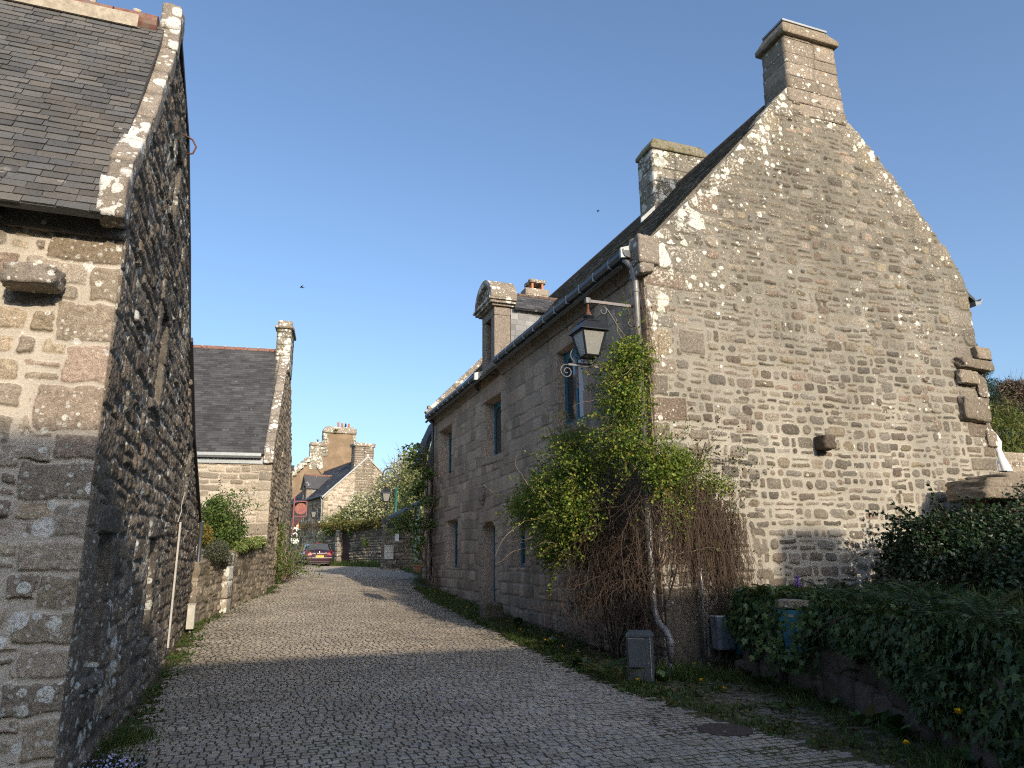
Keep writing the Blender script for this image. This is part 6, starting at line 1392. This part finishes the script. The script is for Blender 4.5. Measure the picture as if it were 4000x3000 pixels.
# ivy run over the top
n = 3500; s = rg.random(n) * sI[-1]; P = ib(s); nn = ibn(s); b = rg.random(n) * .9
P3 = np.stack([P[:, 0] - nn[:, 0] * b, P[:, 1] - nn[:, 1] * b, 1.05 + .12 * vn(s * 2, b * 3, 1, 9) + .08 * rg.random(n)], -1); leaves('ivy', M['ivy'], IW, P3, runit(rg, n) * .6 + (0, 0, 1), runit(rg, n) - (0, 0, .2), rg.uniform(.05, .09, n), 'ivy', rg)
n = 260; P3 = np.stack([6.2 + rg.normal(0, .16, n), 7.42 + rg.normal(0, .16, n), rg.uniform(.3, .74, n)], -1); k = rg.random(n) < .3; P3[k, 2] = rg.uniform(.8, 1.08, k.sum()); P3[k, :2] += np.array([.02, .25]) * rg.choice([-1, 1], (k.sum(), 1))
leaves('ivy', M['ivy'], IW, P3, runit(rg, n) * .5 + (-.7, -.6, .4), runit(rg, n) * .6 - (0, 0, 1), rg.uniform(.05, .095, n), 'ivy', rg)
paths = [wander(rg, (*(ib(q) + ibn(q) * .1), 1.0), (*ibn(q), -.5), rg.uniform(.4, .9), 10, .25, -.15) for q in rg.uniform(1, 6, 3)]; stems('trailing_stem', M['bark'], IW, paths, .004, 3)
# mound of earth behind
P = []; nu, nv = 60, 12
for i in range(nu):
    s = sI[-1] * i / (nu - 1); p = ib(s); nn = ibn(s)
    for j in range(nv): b = .08 + 1.6 * j / (nv - 1); P.append((p[0] - nn[0] * b, p[1] - nn[1] * b, min(1.02, .1 + b * 4) if j < 3 else 1.0 - .12 * (j / nv) + .05 * math.sin(i * .7 + j)))
i = np.arange(nu * nv).reshape(nu, nv); tag(npmesh('garden_bank', P, np.stack([i[:-1, :-1], i[:-1, 1:], i[1:, 1:], i[1:, :-1]], -1).reshape(-1, 4), M['soil'], smooth=True), kind='structure')
# ferns growing along the top
for k in range(64):
    s = rg.uniform(.1, 6.4); b = rg.uniform(.0, 1.2); p = ib(s) - ibn(s) * b; nf = int(rg.integers(4, 8)); a = rg.uniform(0, 6.28) + np.linspace(0, 6.28, nf, endpoint=False)
    z = 1.05; sc = rg.uniform(.2, .46); d = np.stack([np.cos(a), np.sin(a), np.full(nf, rg.uniform(.4, 1.3))], -1)
    f_ = leaves('fern', M['fernd' if s > 1.8 else 'fern'], None, np.repeat([[p[0], p[1], z]], nf, 0), np.stack([-np.cos(a), -np.sin(a), np.full(nf, 1.2)], -1), d, np.full(nf, sc) * rg.uniform(.8, 1.15, nf), 'fern', rg, loc=(p[0], p[1], z))
    tag(f_, 'feathery fern growing on top of the ivy wall', 'fern', 'ferns on top of the ivy wall')
for k in range(9):
    s = rg.uniform(2.2, 6); p = ib(s) + ibn(s) * .06; z = rg.uniform(.35, .8); nf = int(rg.integers(3, 6)); nn = np.append(ibn(s), 0); a = rg.normal(0, .7, nf)
    d = np.array([nn + np.array([-nn[1], nn[0], 0]) * math.tan(max(-1.2, min(1.2, q))) + (0, 0, .1) for q in a]); f_ = leaves('fern', M['fernd'], None, np.repeat([[p[0], p[1], z]], nf, 0), np.repeat([[0, 0, 1.]], nf, 0) + nn * .3, d, rg.uniform(.22, .34, nf), 'fern', rg, loc=(p[0], p[1], z))
    tag(f_, 'dark fern hanging out of the face of the ivy wall', 'fern', 'ferns on the face of the ivy wall')
for k, (x, y) in enumerate(((4.75, 9.35), (4.85, 9.7), (4.7, 9.0))):
    nf = 7; a = np.linspace(0, 6.28, nf, endpoint=False) + k; z = .02; d = np.stack([np.cos(a), np.sin(a), np.full(nf, .8)], -1)
    f_ = leaves('fern', M['fern'], None, np.repeat([[x, y, z]], nf, 0), np.stack([-np.cos(a), -np.sin(a), np.full(nf, 1.2)], -1), d, rg.uniform(.3, .45, nf), 'fern', rg, loc=(x, y, z)); tag(f_, 'green fern at the left side of the grey cabinet', 'fern', 'ferns beside the grey cabinet')
# purple orchid
OR = thing('orchid', (6.5, 7.5, 1.1), 'single purple flower spike standing on the ivy wall', 'flower')
mb = MB(); mb.tube([(6.5, 7.5, 1.08), (6.5, 7.5, 1.36)], .006, 5); mb.build('stalk', M['grass'], OR)
n = 70; t = rg.random(n); P = np.stack([6.5 + rg.normal(0, .02, n) * (1.2 - t), 7.5 + rg.normal(0, .02, n) * (1.2 - t), 1.24 + .14 * t], -1); leaves('petals', M['violet'], OR, P, runit(rg, n), runit(rg, n), np.full(n, .028), 'oval', rg)
# evergreen shrub
rg = np.random.default_rng(121)
EV = thing('evergreen_shrub', (11, 8.4, .8), 'large dark evergreen shrub in front of the sunlit gable base', 'shrub')
foliage('leaves', M['laurel'], EV, rg, 15000, [((10.35, 8.75, 1.7), (.95, .5, .62), 2), ((11.4, 8.5, 1.7), (1.2, .7, .8), 3.5), ((12.7, 8.2, 1.9), (1.3, .8, 1.05), 3.5), ((9.7, 8.7, 1.4), (.5, .4, .42), .7), ((11.6, 7.6, 1.3), (1.6, .7, .6), 2.5)], (.06, .105), 'oval', .4, .3, -.1, .9)
paths = []; LP = []; LD = []
for i in range(60):
    d = np.array([-abs(rg.normal()) * .8 - .1, rg.normal() * .3, abs(rg.normal()) * .6]); p = wander(rg, (rg.uniform(9.6, 11.5), rg.uniform(8.4, 8.9), rg.uniform(1.3, 2.2)), d, rg.uniform(.3, .7), 7, .15, .03); paths.append(p)
    for k in range(1, 8):
        for _ in range(4): LP.append(p[k]); LD.append(runit(rg, 1)[0] + d)
stems('twigs', M['barkd'], EV, paths + [wander(rg, (10.4 + i * .35, 8.6, .6), (rg.normal() * .3, rg.normal() * .2, 1), 1.4, 8, .15) for i in range(8)], (.006, .012), 4)
LP = np.array(LP); leaves('twig_leaves', M['laurel'], EV, LP, runit(rg, len(LP)) + (0, -.3, .4), np.array(LD), rg.uniform(.055, .09, len(LP)), 'oval', rg)
# dock and broad leaved weeds at the wall foot
for k in range(26):
    if k < 14: s = rg.uniform(.3, 6); p = ib(s) + ibn(s) * rg.uniform(.08, .3); lab, gp = 'broad leaved weed rosette at the foot of the ivy wall', 'weeds at the foot of the ivy wall'
    else: y = rg.uniform(8.8, 16); p = np.array([rg.uniform(right_edge(y) + .1, 5.8), y]); lab, gp = 'broad leaved weed rosette in the right verge', 'weeds in the right verge'
    z = float(gz(p[1])); nf = int(rg.integers(6, 11)); a = rg.uniform(0, 6.28, nf); d = np.stack([np.cos(a), np.sin(a), rg.uniform(.3, 1.5, nf)], -1)
    tag(leaves('weed', M['ivy' if k % 3 else 'fern'], None, np.repeat([[p[0], p[1], z]], nf, 0), np.stack([-np.cos(a), -np.sin(a), np.full(nf, 1.5)], -1), d, rg.uniform(.1, .24, nf), 'round' if k % 2 else 'oval', rg, loc=(p[0], p[1], z)), lab, 'weed', gp)

# ---- grass of the verges
rg = np.random.default_rng(131)
def tufts(n, f, size, spread=.07, blades=14):
    P = []; S_ = []
    for i in range(n):
        x, y = f(); m = int(rg.integers(blades // 2, blades * 2)); q = np.stack([x + rg.normal(0, spread, m), y + rg.normal(0, spread, m)], -1); k = rg.uniform(*size); P.append(np.hstack([q, (gz(q[:, 1]) - .02)[:, None]])); S_.append(k * rg.uniform(.5, 1.2, m))
    return np.concatenate(P), np.concatenate(S_)
def fR():
    y = rg.uniform(3, 24.5) if rg.random() < .75 else rg.uniform(8, 14); lo = right_edge(y)
    return (lo + abs(rg.normal()) * .28, y) if rg.random() < .6 else (rg.uniform(lo, 5.9 if y > 9.5 else lo + 1.8), y)
def fR2(): y = rg.uniform(12, 24.5); return rg.uniform(right_edge(y) - .05, 5.9), y
def fL(): y = rg.uniform(7, 28) if rg.random() < .6 else rg.uniform(12, 24); return left_edge(y) - .02 + abs(rg.normal()) * .14 * (1 if y > 11 else .6), y
def fT(): return rg.normal(-.95, .1), rg.normal(7.9, .25)
def fB(): t = rg.random(); p = np.array([5.3, 57.3]) * (1 - t) + np.array([9.0, 45.4]) * t; return p[0] - rg.random() * 1.1, p[1] - rg.random() * .8
def fS(): y = rg.uniform(26, 43); return right_edge(y) + abs(rg.normal()) * .6, y
def fI(): s = rg.uniform(.2, 6); p = ib(s) + ibn(s) * rg.uniform(.05, .5); return p[0], p[1]
def fC(): return rg.normal(5.9, .3), rg.normal(9.15, .25)
PS = [tufts(520, fR, (.05, .13)), tufts(520, fR2, (.06, .15)), tufts(230, fL, (.04, .1), .05), tufts(60, fT, (.08, .16)), tufts(340, fB, (.2, .5), .2, 12), tufts(160, fS, (.1, .25), .12), tufts(160, fI, (.06, .16)), tufts(90, fC, (.1, .24))]
P = np.concatenate([q[0] for q in PS]); Sz = np.concatenate([q[1] for q in PS]); n = len(P)
tag(leaves('verge_grass', M['grass'], None, P, runit(rg, n) + (0, 0, .2), runit(rg, n) * .55 + (0, 0, 1), Sz, 'blade', rg), kind='stuff')
P, S_ = tufts(950, lambda: fR() if rg.random() < .8 else fL(), (.02, .045), .07, 14); n = len(P); P[:, 2] += .025
tag(leaves('ground_herbs', M['fern'], None, P, runit(rg, n) * .5 + (0, 0, 1), runit(rg, n) + (0, 0, .5), S_ * 1.2, 'round', rg), kind='stuff')
P = np.stack([rg.uniform(-1.02, 4.3, 2600), 3.5 + 22 * rg.random(2600) ** 1.5], -1); P = P[(vn(P[:, 0], P[:, 1], .5, 12) > .12) & ((P[:, 0] < .4) | (rg.random(2600) < .25))]; n = len(P); P3 = np.hstack([P, gz(P[:, 1])[:, None] + .0])
tag(leaves('joint_moss', M['grass'], None, P3, runit(rg, n) * .4 + (0, 0, 1), runit(rg, n) + (0, 0, .6), rg.uniform(.015, .035, n), 'round', rg), kind='stuff')
# grass and herbs on the top of the ivy wall
n = 8000; s = rg.uniform(0, 7, n); b = rg.uniform(-.02, 1.75, n); q = ib(s) - ibn(s) * b[:, None]; P3 = np.hstack([q, np.full((n, 1), 1.02)])
tag(leaves('bank_grass', M['fern'], None, P3, runit(rg, n), runit(rg, n) * .6 + (0, 0, 1), rg.uniform(.06, .18, n), 'blade', rg), kind='stuff')
n = 1500; P3 = np.stack([rg.uniform(7.3, 11, n), rg.uniform(7.0, 9.7, n), np.full(n, .82)], -1); tag(leaves('garden_grass', M['grass'], None, P3, runit(rg, n), runit(rg, n) * .5 + (0, 0, 1), rg.uniform(.15, .42, n), 'blade', rg), kind='stuff')
# dandelions
def dandelion(x, y, h, big=1.0, lab='', gp=None, seed=False, z=None):
    z = float(gz(y)) if z is None else z; r_ = thing('dandelion', (x, y, z), lab, 'flower', gp)
    mb = MB(); mb.tube([(x, y, z), (x + .01, y, z + h * .5), (x + .03 * rg.normal(), y, z + h)], .004, 4); mb.build('stalk', M['grass'], r_)
    n = 46; a = rg.uniform(0, 6.28, n); d = np.stack([np.cos(a), np.sin(a), rg.uniform(.1, 1.6, n)], -1)
    if seed: d = runit(rg, n)
    leaves('flower_head', M['seed' if seed else 'yellow'], r_, np.repeat([[x + .02, y, z + h]], n, 0), np.repeat([[0, 0, 1.]], n, 0) + .1, d, np.full(n, .03 * big), 'oval', rg)
DL = [(5.35, 21.9), (5.55, 20.6), (5.45, 19.6), (5.2, 17.9), (5.1, 14.6), (4.95, 13.4), (5.0, 12.3), (4.9, 11.3), (4.75, 8.6), (5.35, 7.6), (5.5, 8.3), (6.0, 9.2)]
for k, (x, y) in enumerate(DL): dandelion(x, y, rg.uniform(.08, .16), 1.15, 'yellow dandelion flowering in the grassy right verge', 'dandelions in the right verge')
for x, y in ((5.6, 22.2), (5.5, 21.2), (4.85, 10.6)): dandelion(x, y, .2, .9, 'grey dandelion seed head in the grassy right verge', 'dandelion seed heads', True)
dandelion(5.25, 4.45, .42, 1.5, 'tall yellow dandelion in the lower right corner before the ivy'); dandelion(5.0, 4.75, .16, 1.2, 'low yellow dandelion beside the tall one at lower right')
# lilac speedwell at the lower left
n = 900; P = np.stack([rg.normal(-.88, .12, n), rg.normal(6.6, .28, n), rg.uniform(0, .1, n)], -1)
SW = leaves('speedwell', M['fernd'], None, P, runit(rg, n) + (0, 0, 1), runit(rg, n), rg.uniform(.015, .035, n), 'round', rg); tag(SW, 'low cushion of lilac flowers at the foot of the dark gable', 'flower')
n = 140; leaves('petals', M['lilac'], SW, np.stack([rg.normal(-.88, .11, n), rg.normal(6.6, .26, n), rg.uniform(.09, .14, n)], -1), runit(rg, n) * .3 + (0, -.3, 1), runit(rg, n), np.full(n, .02), 'round', rg)

# ---- left garden wall planting
rg = np.random.default_rng(141)
T1 = thing('garden_shrub', (-.8, 20.6, 1.8), 'bright green feathery shrub behind the sunlit garden wall', 'shrub')
foliage('leaves', M['hedge'], T1, rg, 6500, [((-.85, 20.4, 2.35), (.5, .8, .5), 2), ((-.95, 20.2, 2.85), (.38, .6, .5), 1.4), ((-.5, 21.2, 2.5), (.4, .8, .45), 1.5)], (.05, .1), 'oval', .3, .5, .1, .9)
paths = [wander(rg, (rg.uniform(-1.2, -.3), rg.uniform(20, 21.8), rg.uniform(2.4, 3.0)), (rg.normal() * .5 + .2, rg.normal() * .3, 1), rg.uniform(.5, 1.0), 8, .12) for i in range(36)]
stems('shoots', M['barkg'], T1, paths, .008, 3); LP = np.concatenate([p[2:] for p in paths]); LP = np.repeat(LP, 4, 0) + rg.normal(size=(4 * len(LP), 3)) * .04; leaves('shoot_leaves', M['hedge'], T1, LP, runit(rg, len(LP)) + (0, 0, .5), runit(rg, len(LP)) + (0, 0, .5), rg.uniform(.05, .09, len(LP)), 'oval', rg)
T2 = foliage('trailing_plant', M['varieg'], None, rg, 3200, [((-.1, 21.6, 2.12), (.28, 1.1, .16), 1.5), ((.18, 22.8, 2.2), (.25, .7, .16), 1), ((-.3, 20.5, 2.0), (.25, .5, .14), .6)], (.06, .11), 'oval', .3, .7, -.4, .8); tag(T2, 'pale variegated trailing plant over the sunlit garden wall', 'plant')
T3 = foliage('cushion_shrub', M['greybush'], None, rg, 3800, [((-.72, 18.3, 1.86), (.28, .8, .28), 2), ((-.6, 19.0, 1.7), (.22, .4, .22), .8)], (.03, .055), 'oval', .5, .5, -.1, .9); tag(T3, 'grey green cushion shrub hanging over the sunlit garden wall', 'shrub')
T4 = foliage('amber_shrub', M['amber'], None, rg, 700, [((-1.05, 18.6, 2.25), (.2, .5, .28), 1)], (.05, .08), 'oval', .4, .4, 0, .9); tag(T4, 'small amber leaved shrub beside the dark house edge', 'shrub')
# climbers on the second house
V1 = thing('wall_climber', (1.5, 29.5, .95), 'straggly climber at the gable foot below the red sign', 'climber')
paths = [wander(rg, f2(.05 + rg.random() * .35, 3.6 + rg.random() * 3.4, 1.0), (.15 + rg.normal() * .3, rg.normal() * .5, 1), rg.uniform(.8, 2.4), 10, .25, -.02) for i in range(46)]
stems('stems', M['barkg'], V1, paths, (.008, .02), 4); LP = np.concatenate([p[2:] for p in paths]); LP = np.repeat(LP, 4, 0) + rg.normal(size=(4 * len(LP), 3)) * .1; leaves('leaves', M['hedge'], V1, LP, runit(rg, len(LP)) + (0, -.3, .5), runit(rg, len(LP)), rg.uniform(.06, .12, len(LP)), 'oval', rg)
n = 700; P = np.stack([f2(.1, 3.7 + .25 * rg.normal(), 0) for i in range(n)]); P[:, 2] = rg.uniform(.9, 3.0, n); P[:, 0] += rg.normal(0, .05, n); V2 = leaves('ivy', M['varieg'], None, P, np.repeat([U2], n, 0) + runit(rg, n) * .5, runit(rg, n) - (0, 0, .6), rg.uniform(.06, .1, n), 'ivy', rg); tag(V2, 'narrow pale ivy climbing the gable between arched niches', 'ivy')
# climbing shrub round the far downpipe of the right house
rg = np.random.default_rng(151)
CS = thing('climbing_shrub', (5.7, 24.6, .75), 'twisting climbing shrub with round leaves round the far downpipe', 'climber')
tr = [wander(rg, (5.72 + .06 * i, 24.3 - .15 * i, .75), (0, 0, 1), 5.2, 22, .13, .06, lambda p: np.array([(5.72 - p[0]) * .3, (24.5 - p[1]) * .3, 0])) for i in range(5)]
stems('trunk', M['bark'], CS, tr, (.02, .04), 6, .5)
paths = []
for i in range(34):
    p0 = tr[i % 5][int(rg.integers(6, 22))]; paths.append(wander(rg, p0, (-1.1 + rg.normal() * .5, rg.normal() * .4 - .1, rg.normal() * .4 + .1), rg.uniform(.3, 1.0), 9, .22, -.05))
for i in range(10): paths.append(wander(rg, (5.6, 24.5, 2.9 + rg.normal() * .2), (-1, -.1, rg.normal() * .15), rg.uniform(.8, 1.6), 10, .12, -.02))
stems('branches', M['barkg'], CS, paths, (.008, .014), 4)
LP = np.concatenate([p[3:] for p in paths]); LP = np.repeat(LP, 4, 0) + rg.normal(size=(4 * len(LP), 3)) * .07; leaves('leaves', M['hedge'], CS, LP, runit(rg, len(LP)) + (0, -.4, .5), runit(rg, len(LP)) + (0, 0, -.3), rg.uniform(.07, .13, len(LP)), 'round', rg)
foliage('dense_leaves', M['hedge'], CS, rg, 260, [((5.35, 24.6, 5.35), (.5, .6, .35), 1), ((5.15, 24.7, 5.0), (.35, .4, .25), .6), ((5.4, 24.5, 2.3), (.35, .4, .8), .6), ((5.05, 24.5, 2.75), (.4, .5, .25), .6)], (.08, .13), 'round', .2, .4, -.2, .9)

# ---- far wall planting and trees behind
rg = np.random.default_rng(161)
tw = np.array([5.3, 57.5]); te = np.array([9.1, 45.6])
n = 7500; t = rg.random(n); P = np.stack([tw[0] + (te[0] - tw[0]) * t + rg.normal(-.05, .25, n), tw[1] + (te[1] - tw[1]) * t, 4.36 - .2 * t + .18 * vn(t * 12, t * 0, 1, 3) + rg.normal(0, .1, n) - .35 * rg.random(n) ** 3], -1)
cap_ = leaves('wall_top_plants', M['mosscap'], None, P, runit(rg, n) + (0, 0, .8), runit(rg, n), rg.uniform(.08, .2, n), 'oval', rg); tag(cap_, 'rusty green moss and stonecrop capping the far garden wall', 'plant')
n = 1100; V3 = foliage('ivy', M['hedge'], None, rg, n, [((5.75, 56.0, 4.0), (.5, .7, .45), 1), ((6.7, 53.0, 3.9), (.35, .6, .4), .7), ((8.7, 46.6, 4.2), (.4, .8, .4), .8), ((7.4, 50.6, 2.9), (.15, .4, .3), .25)], (.12, .2), 'oval', .3, .4, -.4, .9); tag(V3, 'green ivy tufts spilling over the far garden wall', 'ivy')
def tree(x, y, z0, h, r_, n, mat, lab, cat='tree', tm='oval', size=(.14, .26), ncl=7, bare=0, grp=None, bark='barkg', nb=14, name='garden_tree'):
    T = thing(name, (x, y, z0), lab, cat, grp)
    pths = [wander(rg, (x, y, z0), (rg.normal() * .06, rg.normal() * .06, 1), h * .55, 8, .05)]
    top = pths[0][-1]; cl = []
    for i in range(nb):
        p0 = pths[0][int(rg.integers(3, 9))]; a = rg.uniform(0, 6.28); p = wander(rg, p0, (math.cos(a), math.sin(a), rg.uniform(.4, 1.6)), rg.uniform(.5, 1) * r_ * 1.2, 7, .15, .05); pths.append(p)
        if i < ncl: cl.append((tuple(p[-1]), (r_ * rg.uniform(.35, .6), r_ * rg.uniform(.35, .6), r_ * rg.uniform(.3, .5))))
    stems('trunk', M[bark], T, pths[:1], h * .016 + .03, 8, .6); stems('limbs', M[bark], T, pths[1:], h * .006 + .01, 4)
    cl.append(((x, y, z0 + h * .62), (r_ * .7, r_ * .7, h * .3)))
    if bare:
        q = []
        for i in range(bare):
            p0 = pths[int(rg.integers(1, len(pths)))][int(rg.integers(2, 8))]; q.append(wander(rg, p0, (rg.normal() * .7, rg.normal() * .7, 1.1), rg.uniform(.4, 1.0) * r_, 5, .15))
        stems('twigs', M['twigs'] if bark == 'barkg' else M['brush'], T, q, .012 + h * .0012, 3)
    if n: foliage('crown', M[mat], T, rg, int(n * 2.6), cl, size, tm, .25, .4, 0, .9)
    return T
TR = [(6.4, 60.2, 4.4, 1.6, 1700, 'blossom', 'low blossom tree just behind the far wall, nearest the dormer house'), (8.0, 57.0, 6.2, 2.0, 3200, 'blossom', 'white blossom tree in the middle behind the far wall'), (9.9, 54.5, 8.2, 2.5, 4200, 'blossom', 'blossom tree left of the street lamp neck'), (11.6, 52, 9.4, 2.7, 4200, 'tree', 'green leafy tree right behind the street lamp'), (11.3, 47.5, 7.4, 2.4, 3600, 'tree', 'green tree above the lean-to roof'), (7.2, 58.8, 5.2, 1.6, 2000, 'tree', 'fresh green sapling before the sunlit far gable'), (12.9, 54, 10.8, 2.8, 4200, 'tree', 'highest leafy tree, beside the end of the right house')]
for x, y, h, r_, n, m, lab in TR: tree(x, y, 1.4, h, r_, n, m, lab, bare=120)
for x, y, h, r_, lab in ((12.6, 60, 10.4, 2.8, 'tall pale bare tree behind the blossom trees'), (14.6, 58, 11.4, 3.0, 'tallest pale bare tree, nearest the right house'), (10.8, 61, 8.8, 2.4, 'pale bare tree beside the far gable slope')): tree(x, y, 1.5, h, r_, 1500, 'twigs', lab, tm='slim', size=(.25, .6), bare=420)
tree(14.2, 50, 1.4, 8.4, 2.3, 3200, 'tree', 'taller green tree at the end of the right house', bare=150)
n = 900; t = rg.random(n); P = np.stack([ff(-.12 - .25 * rg.random(), .3 + 9 * q, 0) for q in t]); P[:, 2] = 4.55 + rg.normal(0, .16, n); V4 = leaves('window_box_plants', M['dry'], None, P, runit(rg, n), runit(rg, n) + (0, 0, .4), rg.uniform(.12, .26, n), 'slim', rg); tag(V4, 'reddish brown spray along the dormer house above its ground floor', 'plant')
n = 130; V5 = foliage('fern', M['hedge'], None, rg, n, [((7.55, 75.9, 15.1), (.3, .2, .25), 1)], (.15, .25), 'oval', .1); tag(V5, 'green tuft growing on the broad far chimney', 'plant')
# ---- right background: bamboo, pines and a brown winter tree on a hill
BA = thing('bamboo', (26, 18, 2.5), 'tall yellow green bamboo clump beyond the garden wall', 'bamboo')
stems('canes', M['hedge'], BA, [wander(rg, (rg.uniform(22, 30), rg.uniform(17, 20), 2.4), (rg.normal() * .08, 0, 1), rg.uniform(3.5, 5.2), 8, .05) for i in range(60)], .02, 4)
P, d = blob(rg, 12000, [((25.5, 18, 5.4), (1.6, 1.1, 1.9), 2), ((27.5, 18.4, 5.2), (1.7, 1.2, 1.8), 2), ((24, 18.5, 6.4), (1.2, 1, 1.5), 1.4), ((30, 18, 4.8), (2, 1.2, 2), 1), ((25.5, 17.5, 3.9), (2.5, 1, 1), 1.2)], .45); n = len(P)
leaves('leaves', M['bamboo'], BA, P, d + (0, 0, .6) + runit(rg, n) * .6, runit(rg, n) * .7 + d * .3 + (0, 0, -.5), rg.uniform(.18, .34, n), 'slim', rg)
hx, hy = np.meshgrid(np.linspace(55, 260, 40), np.linspace(20, 260, 40), indexing='ij'); hz = 30 * np.exp(-((hx - 150) / 60) ** 2 - ((hy - 120) / 70) ** 2) - 2
i = np.arange(1600).reshape(40, 40); tag(npmesh('hill', np.stack([hx, hy, hz], -1).reshape(-1, 3), np.stack([i[:-1, :-1], i[1:, :-1], i[1:, 1:], i[:-1, 1:]], -1).reshape(-1, 4), M['ground'], smooth=True), kind='structure')
for x, y, zt, lab in ((124.5, 90, 36.6, 'left dark pine on the hill beside the gable edge'), (127.5, 91, 35.6, 'second dark pine on the hill, right of the first'), (137, 96, 35.4, 'dark pine behind the brown winter tree')):
    z0 = 18; T = thing('pine_tree', (x, y, z0), lab, 'tree'); stems('trunk', M['barkd'], T, [wander(rg, (x, y, z0), (0, 0, 1), zt - z0 - 1, 8, .03)], .35, 8, .3)
    foliage('crown', M['pine'], T, rg, 2600, [((x + rg.normal() * .8, y, zt - .8 - k * 1.5), (1.0 + .55 * k, 1.2 + .5 * k, .8), 1 + k) for k in range(6)], (.35, .7), 'slim', .2, .4, .1, 1)
tree(131.5, 90, 18, 17.4, 5.2, 3500, 'brush', 'brown leafless winter tree on the hill at right edge', tm='slim', size=(.6, 1.2), bare=420, bark='bark')
# ================================================================ light, sky, camera
W = bpy.data.worlds.new('World'); S.world = W; W.use_nodes = True
nt = W.node_tree; bg = nt.nodes['Background']; sky = nt.nodes.new('ShaderNodeTexSky'); sky.sky_type = 'NISHITA'; sky.sun_disc = False
EL, AZ = rad(20.8), rad(7)
sky.sun_elevation = EL; sky.sun_rotation = math.pi - AZ
sky.air_density = 1.0; sky.dust_density = 2.6; sky.ozone_density = 3.3
nt.links.new(sky.outputs[0], bg.inputs[0]); bg.inputs[1].default_value = .138
sd = Vector((math.sin(AZ) * math.cos(EL), -math.cos(AZ) * math.cos(EL), math.sin(EL)))
sl = bpy.data.lights.new('sun', 'SUN'); sl.energy = 2.6; sl.angle = rad(.53); sl.color = (1, .86, .68)
so = bpy.data.objects.new('sun', sl); COL.objects.link(so); so.rotation_euler = sd.to_track_quat('Z', 'Y').to_euler()
cam = bpy.data.cameras.new('camera'); co = bpy.data.objects.new('camera', cam); COL.objects.link(co); S.camera = co
cam.sensor_width = 36; cam.lens = 36 * 2774 / 4000; cam.clip_start = .05; cam.clip_end = 3000
p_, r_, yw = rad(13.98), rad(-.517), rad(19.87)
Fh = Vector((math.sin(yw), math.cos(yw), 0)); R0_ = Vector((math.cos(yw), -math.sin(yw), 0)); Zv = Vector((0, 0, 1))
F_ = math.cos(p_) * Fh + math.sin(p_) * Zv; U0_ = -math.sin(p_) * Fh + math.cos(p_) * Zv
Rv = math.cos(r_) * R0_ + math.sin(r_) * U0_; Uv = -math.sin(r_) * R0_ + math.cos(r_) * U0_
m = Matrix((Rv, Uv, -F_)).transposed().to_4x4(); m.translation = (0, 0, 1.6); co.matrix_world = m
S.view_settings.view_transform = 'Standard'; S.view_settings.look = 'None'; S.view_settings.exposure = .82; S.view_settings.gamma = 1
S.render.engine = 'CYCLES'
S.cycles.max_bounces = 5; S.cycles.diffuse_bounces = 4; S.cycles.glossy_bounces = 2; S.cycles.transmission_bounces = 3; S.cycles.transparent_max_bounces = 4
S.cycles.use_denoising = False; S.cycles.filter_width = 1.15
